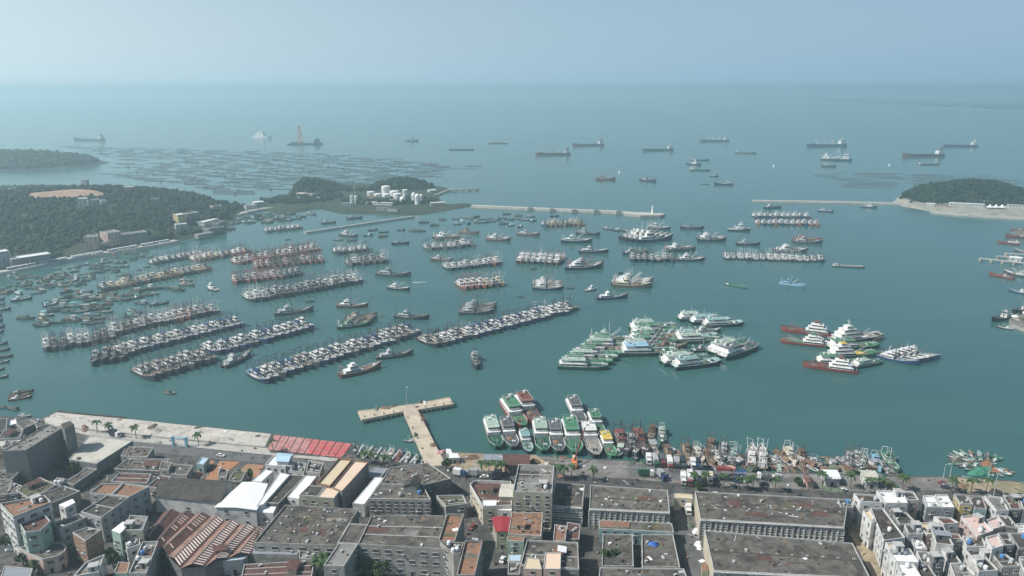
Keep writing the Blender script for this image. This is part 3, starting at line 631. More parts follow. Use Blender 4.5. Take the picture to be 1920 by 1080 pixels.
bld('block with a long orange tiled roof, rear of two strips', 13, ((-25.9,257.1),(-19.1,257.1),(-21.4,239.0),(-27.6,239.0)), 'slate', 'terra', 0.9, 'n', 4, 4, cat='office block', name='office_block', ph='grey')
bld('block with a long orange tiled roof, front of two strips', 13, ((-17.6,239.3),(-11.0,239.3),(-13.0,219.2),(-19.3,219.2)), 'slate', 'terra', 0.9, 'n', 4, 4, cat='office block', name='office_block', ph='grey')
bld('grey water tower block between the two orange roof strips', 13, ((-27.1,238.7),(-18.0,238.7),(-18.9,231.9),(-21.4,231.9)), 'grey', 'slab', 0.6, 'n', 4, 4, 0, 3, 3, cat='office block', name='office_block', ph='grey')
bld('pale shed with a light roof below the slatted market roof', 6, ((-112.3,244.4),(-99.1,242.4),(-101.3,238.8),(-114.5,236.6)), 'blue', 'sky', 0.15, 'w', 1, 5, cat='shed', name='shed')
bld('grey lean-to roof in front of the slab roofed factory', 7, ((-99.6,246.4),(-82.1,245.7),(-81.2,240.3),(-98.5,241.0)), 'grey', 'zinc', 0, 'n', 1, 6, doors=False, cat='shed', name='shed')
bld('rusty brown flat roof with pale pipes at the bottom edge', 6, ((-99.7,235.3),(-74.1,237.8),(-72.7,228.5),(-98.0,227.3)), 'brick', 'maroon', 0.5, 'n', 2, 5, units=4, curbs=2)
bld('grey cooling yard building with white units', 7, ((-81.1,243.7),(-69.0,243.7),(-70.5,236.5),(-80.0,237.7)), 'grey', 'pale', 0.6, 'n', 2, 4, units=7)
bld('white topped apartment with green balconies', 13, ((-153.0,253.0),(-149.5,252.6),(-150.0,245.1),(-154.4,247.2)), 'green', 'white', 0, 'w', 4, 3, ph='white')
bld('beige-grey apartment behind the green balconies', 12, ((-152.9,258.3),(-145.3,257.5),(-142.8,248.0),(-149.8,248.0)), 'olive', 'pale', 0.6, 'n', 3, 3.4, 1)
bld('long narrow terrace with scattered junk at the left bottom', 9, ((-141.5,244.5),(-135.7,244.8),(-131.0,225.7),(-137.3,225.7)), 'grey', 'pale', 0.9, 'n', 3, 4, 1, 3, 6)
bld('small white house left of the junk terrace', 8, ((-150.0,247.3),(-144.7,248.4),(-142.3,244.2),(-146.2,241.6)), 'white', 'pale', 0.9, 'n', 2, 3, 0, 1, 3, ph='white')
bld('grey roof house with a long parapet at the bottom left', 8, ((-157.3,233.2),(-152.8,238.3),(-149.6,227.7),(-157.1,225.3)), 'white', 'pale', 0.8, 'n', 2, 3.4, 1, 0, 2, ph='white')
bld('low house with a red painted roof patch by the trees', 5, ((-148.2,238.3),(-143.6,237.9),(-141.6,231.7),(-146.4,231.7)), 'green', 'terra', 0.4, 'n', 1, 3)
bld('dark shed at the extreme bottom left corner', 4, ((-190.8,237.4),(-179.2,236.1),(-176.8,230.6),(-187.4,230.0)), 'slate', 'zinc', 0.2, 'n', 1, 5, cat='shed', name='shed')
for a in (
    ('small dark house at the left edge by the water', 7, ((-276.2,356.4),(-269.5,358.3),(-260.4,343.9),(-267.0,341.4)), 'dgrey', 'dark'),
    ('white topped hut by the water at the left', 6, ((-268.9,357.2),(-266.5,360.4),(-261.7,354.0),(-264.7,350.8)), 'white', 'white'),
    ('low grey roof house behind the seawall, left', 6, ((-261.9,353.3),(-257.8,358.5),(-251.8,355.3),(-254.5,347.1)), 'dgrey', 'camo'),
    ('grey house between the seawall and the huge hall', 6, ((-255.7,357.8),(-250.6,359.8),(-245.5,353.3),(-247.9,349.0)), 'dgrey', 'slab'),
    ('grey block left of the huge hall', 7, ((-262.8,345.7),(-252.4,345.1),(-247.9,335.5),(-257.9,334.4)), 'grey', 'slab'),
    ('bright white roof left of the huge hall', 6, ((-255.2,339.9),(-248.8,340.5),(-246.7,333.5),(-253.4,334.6)), 'white', 'white'),
    ('cream roof at the left edge below the bright white roof', 6, ((-261.5,336.3),(-255.8,337.5),(-251.3,328.4),(-257.7,328.4)), 'cream', 'cement'),
    ('brown roof house tucked beside the huge hall', 6, ((-254.1,334.0),(-250.3,334.0),(-246.7,326.2),(-251.4,326.2)), 'brick', 'slab'),
    ('ruined roof house left below the huge hall, upper', 5, ((-241.3,307.1),(-229.2,306.1),(-228.1,298.5),(-237.3,298.5)), 'dgrey', 'camo'),
    ('ruined roof house left below the huge hall, lower', 6, ((-233.4,294.4),(-225.7,295.8),(-220.3,284.1),(-228.1,283.2)), 'brick', 'camo'),
    ('small grey house at the left edge above the apartment', 6, ((-224.0,293.9),(-218.4,291.2),(-216.2,285.0),(-220.8,284.1)), 'slate', 'slab'),
    ('ruined roofless block near the blue gate', 5, ((-192.3,330.3),(-177.9,329.2),(-176.4,319.4),(-189.8,320.5)), 'grey', 'camo'),
    ('grey broken roof block below the roofless block', 4, ((-186.2,320.2),(-165.6,319.1),(-165.0,307.9),(-187.5,309.9)), 'dgrey', 'camo'),
    ('small grey hut in the ruins beside the orange lots', 6, ((-166.3,313.4),(-161.3,312.4),(-159.6,305.3),(-164.5,306.3)), 'grey', 'slab'),
    ('long broken wall house in the ruins', 4, ((-162.7,315.0),(-151.6,312.9),(-150.8,304.0),(-162.6,306.0)), 'grey', 'camo'),
    ('teal shed at the corner of the ruins', 4, ((-151.0,321.2),(-146.9,320.2),(-147.0,313.9),(-150.9,315.0)), 'teal', 'sky'),
    ('grey hut standing on the middle orange lot', 5, ((-137.0,308.1),(-132.6,307.1),(-131.0,300.3),(-135.3,301.3)), 'grey', 'slab'),
    ('overgrown grey house right of the middle orange lot', 5, ((-129.4,305.2),(-123.8,306.1),(-122.9,296.6),(-129.0,297.5)), 'dgrey', 'moss')):
    bld(*a, 0.4, 'n', None, 3.4, 0, rnd.choice((0, 0, 1)), rnd.choice((0, 1, 2)))
# ---------------------------------------------------------------- town: market halls
def hall(label, poly, H, bays, roof='slab'):
    t = bld(label, H, poly, 'cream', roof, 0.5, 'n', 1, 99, cat='market hall', name='market_hall', doors=False, units=2, skip=(0, 1, 2, 3))
    c = t.location; fl, fr = Vector(poly[3]), Vector(poly[2]); d = fr-fl; ln = d.length; d /= ln; nn = Vector((d.y, -d.x)); ang = math.atan2(d.y, d.x)
    for k in range(bays):
        p = fl+d*(ln*(k+.5)/bays)
        if k % 3 == 2: put('wall_panel', HPANEL, t, (p.x-c.x, p.y-c.y, H-3.4), ang+math.pi)
        else: put('window', WIN['h'], t, (p.x-c.x, p.y-c.y, H-3.2), ang+math.pi)
        put('window', WIN['h'], t, (p.x-c.x, p.y-c.y, H-6.8), ang+math.pi)
        q = fl+d*(ln*k/bays); put('pilaster', HPIL, t, (q.x-c.x, q.y-c.y, 0), ang+math.pi)
    b = MB(); o_ = nn*0.3
    b.box(0, 0, 0, ln, 0.7, 0.25); r = b.build('cornice', [M_TRIM], t); m_ = (fl+fr)/2+o_; r.location = (m_.x-c.x, m_.y-c.y, H+0.1); r.rotation_euler = (0, 0, ang)
    for v in (.5,):
        a, e = Vector(poly[0])*(1-v)+Vector(poly[3])*v, Vector(poly[1])*(1-v)+Vector(poly[2])*v
        n_ = int((e-a).length/5)
        for k in range(n_):
            p = a+(e-a)*((k+.5)/n_); put('roof_pipe', HPIPE, t, (p.x-c.x, p.y-c.y, H), ang)
    q = MB(); a, e = (Vector(poly[0])+Vector(poly[3]))/2, (Vector(poly[1])+Vector(poly[2]))/2
    q.bar((a.x-c.x, a.y-c.y, H+.05), (e.x-c.x, e.y-c.y, H+.05), 0.22, 0); q.build('roof_joint', [ROOF['dark']], t)
    return t
b = MB(); b.box(0, 0.06, 1.4, 2.7, 0.12, 2.6, 0); HPANEL = b.mesh('wall_panel', [mat('mauve_panel', (0.22, 0.19, 0.20), 0.85, 0.15, 0.6)])
b = MB(); b.box(0, 0.15, 4.5, 0.45, 0.5, 9, 0); HPIL = b.mesh('pilaster', [M_TRIM])
b = MB(); b.bar((-.35, 0, 0), (-.35, 0, 0.9), 0.07); b.bar((.35, 0, 0), (.35, 0, 0.9), 0.07); b.bar((-.35, 0, .9), (.35, 0, .9), 0.07); HPIPE = b.mesh('roof_pipe', [M_TANKW])
hall('left market hall roof beside the tall olive block, half in its shadow', ((19.1,288.3),(31.9,287.0),(29.2,268.8),(16.9,270.4)), 9, 5)
hall('centre market hall strewn with rubbish on a yellowed roof', ((34.4,286.6),(67.4,282.2),(64.8,265.3),(32.0,268.0)), 9, 15, 'camo')
hall('right market hall nearest the quay trucks, grey flat roof', ((79.0,281.3),(142.3,274.9),(131.8,254.7),(76.1,260.3)), 9, 26)
hall('front right market hall with a broad stained flat roof', ((75.8,252.5),(130.3,244.1),(127.4,223.4),(72.8,227.5)), 9, 26)
bld('low orange and grey roof strip behind the market yard', 6, ((35.9,264.5),(65.2,262.2),(64.6,255.9),(35.2,258.5)), 'teal', 'slab', 0.3, 'n', 2, 4, name='market_hall', cat='market hall')
bld('orange tiled end of the low roof strip', 6.4, ((36.1,263.9),(48.2,263.1),(47.3,259.0),(35.5,259.4)), 'teal', 'terra', 0, 'n', 2, 4, name='market_hall', cat='market hall', doors=False)
bld('market yard roof with a dark channel, left half', 5, ((36.3,256.0),(48.1,255.6),(45.3,235.4),(33.4,235.4)), 'grey', 'slab', 0.6, 'n', 1, 5, name='market_hall', cat='market hall')
bld('market yard roof with blue tarpaulin, right half', 5, ((51.8,255.6),(64.3,255.6),(62.5,234.8),(48.4,234.8)), 'grey', 'slab', 0.6, 'n', 1, 5, name='market_hall', cat='market hall', units=2)
bld('low front roof at the bottom of the market yard', 6, ((32.5,233.4),(63.4,232.8),(63.4,226.1),(31.1,226.1)), 'grey', 'slab', 0.5, 'n', 1, 5, name='market_hall', cat='market hall', units=3)
bld('tan gatehouse between the centre and right market halls', 6, ((71.1,285.4),(78.8,284.5),(78.1,280.7),(70.2,281.5)), 'cream', 'cream', 0.2, 'n', 2, 4)
# ---------------------------------------------------------------- town: right part
for a in (
    ('white arcaded house with a grey roof and orange eaves, left end of row', 11, ((144.7,275.8),(153.8,274.6),(153.7,268.8),(144.8,269.6)), 'white', 'dark', 'n', 1),
    ('white house with a sunken open terrace facing the quay', 11, ((155.6,278.4),(166.6,277.9),(163.9,268.4),(154.6,268.4)), 'white', 'white', 'n', 0),
    ('mauve house with a dark roof beside the open terrace', 10, ((167.8,279.6),(171.9,278.8),(170.8,272.5),(166.1,272.5)), 'pink', 'dark', 'n', 0),
    ('white flat roofed house, left of the bright pair', 8, ((176.3,279.1),(180.9,279.1),(179.0,270.4),(173.2,270.4)), 'blue', 'white', 'n', 0),
    ('white flat roofed house, right of the bright pair', 8, ((181.8,279.9),(187.1,279.9),(184.7,270.0),(179.2,270.0)), 'blue', 'white', 'n', 0),
    ('narrow cream topped house on the market street', 11.5, ((142.3,262.1),(145.3,262.9),(144.1,254.6),(141.7,253.5)), 'white', 'cream', 't', 0),
    ('long dark roof block along the market street', 11, ((146.7,264.8),(151.8,264.8),(150.3,244.3),(141.1,242.3)), 'white', 'dark', 't', 1),
    ('dark roofed house behind the long block, upper', 9, ((155.6,266.8),(161.7,264.5),(161.8,256.5),(154.6,256.5)), 'dgrey', 'dark', 'n', 0),
    ('dark roofed house with pale front, second row', 9, ((156.1,255.8),(161.8,256.5),(160.6,250.0),(154.8,250.0)), 'blue', 'dark', 'n', 0),
    ('tan roofed top of the white front block', 13, ((139.5,238.4),(144.0,237.7),(143.2,233.8),(139.0,234.1)), 'white', 'cream', 'n', 0),
    ('white roofed front block on the market street', 11.5, ((139.6,237.2),(148.0,236.6),(146.8,228.4),(138.8,229.0)), 'white', 'white', 't', 0),
    ('lowest white roofed block on the market street', 11.5, ((138.7,228.4),(144.5,227.7),(143.5,220.6),(136.5,219.7)), 'white', 'white', 't', 0),
    ('yellow house with a dark roof facing the dirt waterfront', 9, ((189.2,278.7),(194.2,278.3),(192.6,270.8),(187.5,271.2)), 'yellow', 'dark', 'n', 0),
    ('dark roofed house right of the yellow house', 8, ((195.5,279.1),(201.7,278.7),(197.3,268.8),(192.9,269.6)), 'teal', 'dark', 'n', 1),
    ('house with a white rimmed terrace near the waterfront', 9, ((201.2,277.4),(208.1,276.2),(204.7,266.1),(199.4,266.1)), 'white', 'pale', 'n', 1),
    ('brown roofed house near the right edge, front row', 8, ((211.2,279.9),(216.1,278.7),(211.8,268.8),(207.3,268.8)), 'dgrey', 'maroon', 'n', 0),
    ('dark roofed house at the right edge, front row', 8, ((217.6,279.9),(223.2,279.1),(218.4,268.8),(212.4,268.8)), 'blue', 'dark', 'n', 0),
    ('stepped pink terrace house in the second row', 9, ((182.2,261.8),(189.8,263.3),(189.0,251.8),(180.6,248.3)), 'pink', 'pinkw', 'n', 1),
    ('pale pink house with a curved parapet', 8, ((191.8,260.7),(198.5,263.7),(197.2,256.9),(190.8,254.4)), 'pink', 'pinkw', 'n', 0),
    ('dark roofed house right of the curved parapet', 8, ((198.8,264.9),(203.0,263.0),(201.3,255.5),(197.3,256.6)), 'dgrey', 'dark', 'n', 0),
    ('house with white parapet and brown roof', 9, ((171.1,261.8),(177.6,261.0),(178.8,257.3),(172.2,256.2)), 'white', 'maroon', 'n', 0),
    ('tan roofed house in the second row', 8, ((162.7,258.8),(167.9,258.8),(166.6,251.5),(162.6,250.8)), 'pink', 'cream', 'n', 0),
    ('long dark roofed house in the middle rows', 9, ((167.3,257.6),(171.8,257.3),(168.1,242.5),(161.9,243.5)), 'white', 'dark', 'n', 0),
    ('small dark roof between the long house and white front', 7, ((172.6,253.4),(176.4,252.6),(175.6,248.4),(171.5,247.7)), 'dgrey', 'maroon', 'n', 0),
    ('house with a broad white front wall', 7.5, ((176.3,250.5),(183.6,249.4),(181.2,243.6),(173.9,243.6)), 'white', 'slab', 'n', 1),
    ('house with a cream curved roof terrace', 10, ((182.2,246.1),(188.2,248.2),(185.8,240.7),(180.1,238.7)), 'white', 'pinkw', 'n', 0),
    ('dark roofed house right of the cream terrace', 9, ((189.8,250.4),(194.0,250.4),(191.6,242.8),(187.6,242.5)), 'dgrey', 'dark', 'n', 0),
    ('broad dark roof at the right edge, third row', 8, ((195.5,251.9),(202.2,251.5),(197.9,241.6),(192.6,241.9)), 'dgrey', 'dark', 'n', 1),
    ('low dark roof before the broad white front', 6, ((173.8,245.1),(181.6,244.4),(181.5,239.8),(173.5,239.1)), 'white', 'dark', 't', 0),
    ('dark roofed house in the bottom row, centre right', 7, ((172.1,237.4),(177.9,238.1),(177.6,230.2),(169.9,229.3)), 'white', 'dark', 'n', 1),
    ('grey roofed house in the bottom row near the right edge', 7, ((181.3,239.7),(186.5,239.7),(187.5,232.7),(180.2,232.1)), 'grey', 'slab', 'n', 1),
    ('slate blue box house with a plain wall', 10, ((155.6,237.1),(160.2,237.1),(158.5,232.0),(154.0,231.4)), 'slate', 'slab', 'n', 0),
    ('pale grey stepped house at the bottom', 8, ((160.9,232.6),(166.0,232.6),(166.6,225.9),(158.3,224.7)), 'white', 'pale', 't', 1),
    ('little white terrace below the pale front house', 6, ((156.2,249.5),(160.4,249.5),(159.3,244.1),(154.7,244.4)), 'blue', 'white', 'n', 0),
    ('dark roof with clutter left of the slate box', 7, ((153.7,241.7),(158.0,241.0),(155.9,234.6),(151.9,234.6)), 'white', 'camo', 'n', 1),
    ('dark roofed house at the bottom beside the white blocks', 9, ((146.9,230.9),(152.0,230.9),(150.9,223.1),(145.0,223.1)), 'dgrey', 'dark', 'n', 0),
    ('dark tiled house right of the slate box', 6, ((165.0,243.7),(168.5,241.7),(167.7,235.9),(162.4,235.3)), 'white', 'dark', 't', 0),
    ('grey house at the bottom right corner', 8, ((189.2,236.7),(195.2,237.3),(190.5,227.7),(184.5,226.8)), 'blue', 'pale', 'n', 0),
    ('small green roofed hut by the market hall end', 9.5, ((137.4,274.1),(142.6,273.7),(141.4,268.0),(136.2,268.4)), 'dgrey', 'dark', 'n', 0),
    ('bright white low house right of the pink terrace', 8, ((202.4,258.1),(208.2,258.8),(205.7,252.6),(200.2,251.9)), 'white', 'white', 'n', 0)):
    bld(*a[:5], 0.8, a[5], None, 2.8 if a[5] == 't' else 3.0, 1 if rnd.random() < .3 else 0, a[6]+rnd.choice((0, 0, 1)), rnd.choice((0, 1, 2)), ph='white' if a[3] in ('white', 'blue', 'pink') else None, curbs=rnd.choice((0, 0, 1)))

# ---------------------------------------------------------------- boats: paints
def paint(name, col, var=0.18, rough=0.55, col2=None): return mat('paint_'+name, col, rough, var, 0.8, col2, 0.45, rand=0.12, coords='o')
PT = dict(
    black=paint('black', (0.018, 0.021, 0.026)), slate=paint('slate', (0.034, 0.042, 0.055)), blue=paint('blue', (0.03, 0.06, 0.14)), navy=paint('navy', (0.022, 0.032, 0.08)),
    red=paint('red', (0.21, 0.05, 0.045), 0.25, 0.6, (0.16, 0.08, 0.06)), oxide=paint('oxide', (0.20, 0.075, 0.055)), rust=paint('rust', (0.17, 0.105, 0.075), 0.35), brown=paint('brown', (0.17, 0.12, 0.085), 0.35),
    wood=paint('wood', (0.26, 0.20, 0.14), 0.3), white=paint('white', (0.74, 0.74, 0.72), 0.10, 0.5, (0.44, 0.40, 0.34)), cream=paint('cream', (0.62, 0.57, 0.44), 0.08),
    grey=paint('grey', (0.33, 0.34, 0.34), 0.15), dgrey=paint('dgrey', (0.095, 0.10, 0.105), 0.25), green=paint('green', (0.045, 0.18, 0.10), 0.25, 0.6, (0.10, 0.13, 0.08)), dgreen=paint('dgreen', (0.03, 0.10, 0.065), 0.25),
    mint=paint('mint', (0.36, 0.47, 0.39), 0.2, 0.6, (0.24, 0.28, 0.22)), turq=paint('turq', (0.19, 0.37, 0.36), 0.2, 0.6, (0.26, 0.27, 0.23)), sky=paint('sky', (0.24, 0.42, 0.54), 0.15), yellow=paint('yellow', (0.62, 0.44, 0.08), 0.15),
    orange=paint('orange', (0.60, 0.20, 0.05), 0.1), pink=paint('pink', (0.50, 0.28, 0.26), 0.15), net=paint('net', (0.10, 0.12, 0.085), 0.5, 0.95), net2=paint('net2', (0.20, 0.13, 0.09), 0.5, 0.95),
    tarp=paint('tarp', (0.16, 0.27, 0.33), 0.2, 0.8), weather=paint('weather', (0.25, 0.235, 0.21), 0.35, 0.9), pole=paint('pole', (0.12, 0.12, 0.125), 0.2), lpole=paint('lpole', (0.58, 0.57, 0.55), 0.15), rpole=paint('rpole', (0.34, 0.14, 0.13), 0.2))
# palette: antifoul, hull, rail, deck, house, roof, pole, gear
PAL = dict(
    dark=('black', 'slate', 'weather', 'dgrey', 'white', 'grey', 'pole', 'net'), grey=('black', 'dgrey', 'grey', 'weather', 'white', 'grey', 'pole', 'net'),
    blue=('black', 'blue', 'grey', 'weather', 'white', 'white', 'pole', 'tarp'), navy=('black', 'navy', 'white', 'dgrey', 'white', 'white', 'pole', 'net'),
    red=('black', 'oxide', 'white', 'brown', 'white', 'white', 'rpole', 'net2'), pale=('black', 'slate', 'white', 'weather', 'white', 'white', 'lpole', 'net'),
    cream=('black', 'brown', 'cream', 'wood', 'cream', 'cream', 'lpole', 'net2'), brown=('black', 'brown', 'wood', 'wood', 'cream', 'brown', 'pole', 'net2'),
    green=('oxide', 'dgreen', 'mint', 'green', 'white', 'green', 'lpole', 'net'), mint=('black', 'dgreen', 'white', 'dgreen', 'white', 'mint', 'lpole', 'net'), turq=('black', 'slate', 'white', 'turq', 'white', 'turq', 'lpole', 'net'),
    redgreen=('black', 'red', 'pink', 'green', 'white', 'green', 'lpole', 'net'), redred=('black', 'red', 'oxide', 'dgrey', 'white', 'oxide', 'rpole', 'net2'), yellow=('oxide', 'green', 'mint', 'green', 'white', 'yellow', 'lpole', 'net2'),
    greyroof=('black', 'dgreen', 'white', 'dgrey', 'white', 'dgrey', 'lpole', 'net2'), whiteboat=('black', 'slate', 'white', 'weather', 'white', 'white', 'lpole', 'net2'), sky=('black', 'sky', 'sky', 'turq', 'sky', 'sky', 'lpole', 'tarp'),
    yhull=('black', 'cream', 'cream', 'cream', 'white', 'cream', 'lpole', 'net2'), skyroof=('oxide', 'dgreen', 'white', 'green', 'white', 'sky', 'lpole', 'net'), navyroof=('oxide', 'navy', 'white', 'green', 'white', 'navy', 'lpole', 'net'),
    bluetop=('black', 'navy', 'white', 'weather', 'white', 'blue', 'pole', 'tarp'), rustd=('black', 'slate', 'weather', 'rust', 'white', 'weather', 'pole', 'net2'), redtop=('black', 'slate', 'oxide', 'dgrey', 'grey', 'red', 'pole', 'net2'), rusty=('black', 'rust', 'weather', 'wood', 'wood', 'rust', 'pole', 'net2'))
WORD = dict(dark='dark-hulled', grey='grey', blue='blue', navy='navy-hulled', red='red-brown', pale='pale-poled', cream='cream', brown='brown', green='green', mint='mint-roofed', turq='turquoise-decked', redgreen='red-hulled green-decked', redred='red', yellow='yellow-roofed', greyroof='grey-roofed', whiteboat='white', sky='light blue', yhull='cream-hulled', skyroof='light-blue-roofed', navyroof='navy-roofed', rusty='rusty', redtop='red-topped', bluetop='blue-roofed', rustd='rust-decked')
A_, H_, RL, DK, HO, RO, PO, GE = range(8)

def hull_mesh(name, L, B, mid, bow, stern, draft=1.0, bul=0.8, full=0.62, ns=11, transom=0.8, blunt=0.04):
    b = MB(); rows = []
    for i in range(ns):
        t = i/(ns-1); x = -L/2+L*t
        w = B/2*(1-max(0., (t-full)/(1-full))**2.1)*(transom+(1-transom)*min(1, t/0.3))
        z = mid+(bow-mid)*max(0., (t-.4)/.6)**2+(stern-mid)*max(0., (.4-t)/.4)**2
        w = max(w, blunt*B/2); rk = (bow*0.35)*max(0, t-.8)/.2      # raked stem
        rows.append([(x-rk*1.6, 0, -draft), (x-rk, w*0.82, -draft*0.5), (x-rk*.6, w*0.95, 0.35), (x, w, z-0.14), (x, w, z), (x, max(w-0.16, 0.02), z), (x, max(w-0.16, 0.02), z-bul), (x, 0, z-bul+0.06)])
    M = [A_, A_, H_, RL, RL, RL, DK]; np_ = 8
    for s in (1, -1):
        o = len(b.v)
        for r in rows: b.v += [(p[0], p[1]*s, p[2]) for p in r]
        for i in range(ns-1):
            for k in range(np_-1):
                q = (o+i*np_+k, o+(i+1)*np_+k, o+(i+1)*np_+k+1, o+i*np_+k+1)
                b.f.append(q if s < 0 else q[::-1]); b.m.append(M[k])
        e = o+(ns-1)*np_; b.f.append(tuple(e+k for k in ((4, 3, 2, 1, 0) if s > 0 else (0, 1, 2, 3, 4)))); b.m.append(H_)
        b.f.append(tuple(o+k for k in ((0, 1, 2, 3, 4) if s > 0 else (4, 3, 2, 1, 0)))); b.m.append(H_)
    return b
DUMMY = [PT[x] for x in PAL['dark']]
def P_(name, b, slots):
    """part: mesh whose slots follow the palette order given by slots"""
    me = bpy.data.meshes.new(name); me.from_pydata(b.v, [], b.f)
    idx = {s: i for i, s in enumerate(slots)}
    for s in slots: me.materials.append(DUMMY[s] if s < 100 else M_GLASS)
    me.polygons.foreach_set('material_index', [idx[m] for m in b.m]); me.update()
    return (name, me, slots)
def house(b, x0, x1, w, z, h, m=HO, r=RO, over=0.3):
    b.box((x0+x1)/2, 0, z+h/2, x1-x0, w, h, m); b.box((x0+x1)/2+over*.3, 0, z+h+0.07, x1-x0+2*over, w+2*over, 0.14, r)
def wstrip(b, x0, x1, w, z, h):
    b.box((x0+x1)/2, 0, z+h/2, x1-x0+0.06, w+0.06, h, 100)
def rail(b, x0, x1, w, z, m=RL, h=0.9, st=1.6):
    for y in (-w/2, w/2):
        b.bar((x0, y, z+h), (x1, y, z+h), 0.05, m); n = max(1, int((x1-x0)/st))
        for k in range(n+1): b.bar((x0+(x1-x0)*k/n, y, z), (x0+(x1-x0)*k/n, y, z+h), 0.04, m)
    for x in (x0, x1): b.bar((x, -w/2, z+h), (x, w/2, z+h), 0.05, m)
def heap(b, x, y, z, rx, ry, rz, m=GE, seed=1):
    rg = random.Random(seed); i = len(b.v)
    for a, q in ((0.0, 1.0), (0.45, 0.8), (0.85, 0.4)):
        for k in range(8):
            t = 2*math.pi*k/8; j = rg.uniform(.8, 1.2); b.v.append((x+rx*q*j*math.cos(t), y+ry*q*j*math.sin(t), z+rz*a*rg.uniform(.8, 1.2)))
    b.v.append((x, y, z+rz))
    for r in (0, 1):
        for k in range(8): b.f.append((i+r*8+k, i+r*8+(k+1) % 8, i+r*8+8+(k+1) % 8, i+r*8+8+k)); b.m.append(m)
    for k in range(8): b.f.append((i+16+k, i+16+(k+1) % 8, i+24)); b.m.append(m)

def proto_trawler(v):
    """wooden or steel trawler, wheelhouse aft, mast, booms, stern gantry, L = 24"""
    parts = [P_('hull', hull_mesh('hull', 24, 6.0, 1.9, 3.9, 2.3, 1.1), (A_, H_, RL, DK))]
    d = 1.15
    b = MB(); house(b, -9.4, -0.4+v%3*.8, 2.8, d, 1.9); house(b, -5.6+v%3*.5, -2.0+v%3*.5, 2.5, d+2.04, 1.9); b.box(-10.0, 0, d+.8, 1.2, 2.2, 1.6, HO); b.box(-7.9, .8, d+2.6, 0.7, 0.7, 1.5, H_); b.box(-7.6, -.7, d+2.3, 1.6, .8, .5, RL)
    h = P_('wheelhouse', b, (HO, RO, H_, RL)); parts.append(h)
    b = MB(); wstrip(b, -5.6+v%3*.5, -2.0+v%3*.5, 2.5, d+2.9, 0.7); parts.append(P_('window_strip', b, (100,)))
    b = MB(); wstrip(b, -9.0, -1.0+v%3*.8, 2.8, d+.9, 0.55); parts.append(P_('window_strip', b, (100,)))
    b = MB(); b.bar((0.8, 0, d), (0.8, 0, 13-v%3), 0.26, PO, 5, 0.16); b.bar((0.8, -1.6, 9), (0.8, 1.6, 9), 0.12, PO); b.bar((.8, 0, 12.2-v), (10.4, 0, 3.9), 0.06, PO, 3); b.bar((.8, 0, 12.2-v), (-10.5, 0, 6.4), 0.06, PO, 3)
    parts.append(P_('mast', b, (PO,)))
    for s in (-1, 1):
        b = MB(); b.bar((0.6, s*1.7, d), (3.2+v*1.4, s*(2.3+v*.3), 11.6-v*.9), 0.2, PO, 4, 0.12); b.bar((.8, 0, 11), (3.2+v*1.4, s*(2.3+v*.3), 11.2-v*.9), 0.05, PO, 3); parts.append(P_('boom', b, (PO,)))
    b = MB(); 
    for s in (-1, 1): b.bar((-11.3, s*2.1, d), (-10.6, s*1.7, 7.2), 0.2, PO, 4)
    b.bar((-10.6, -2.0, 7.1), (-10.6, 2.0, 7.1), 0.2, PO); b.bar((-10.8, -1.9, 5), (-10.8, 1.9, 5), 0.14, PO); parts.append(P_('stern_gantry', b, (PO,)))
    b = MB(); heap(b, 4.0, 0.5, d-.1, 2.2, 1.3, 1.0, GE, 3+v); heap(b, 6.4, -.5, d, 1.6, 1.2, .8, DK, 5+v); parts.append(P_('net_heap', b, (GE, DK)))
    b = MB(); b.box(2.2, 0, d+0.35, 1.4, 2.6, 0.8, RL); parts.append(P_('winch', b, (RL,)))
    b = MB(); b.box(8.4, 0, d+1.1, 1.9, 1.5, 0.9, HO); b.bar((8.9, 0, d+1.4), (8.9, 0, 5.6), 0.16, PO); parts.append(P_('bow_locker', b, (HO, PO)))
    if v >= 3:
        rg = random.Random(v)
        for k in range(7):
            x, y = -7.5+k*2.3+rg.uniform(-.5, .5), rg.uniform(-2.2, 2.2); b = MB(); b.bar((x, y, d), (x+rg.uniform(-1.5, 1.5), y+rg.uniform(-.6, .6), rg.uniform(8, 11)), .15, PO, 4, .1); parts.append(P_('fishing_pole', b, (PO,)))
    if v == 2:
        b = MB(); house(b, -11.4, -8.9, 3.4, d, 1.8, GE, GE, 0.5); parts.append(P_('awning', b, (GE,)))
    return 24.0, parts
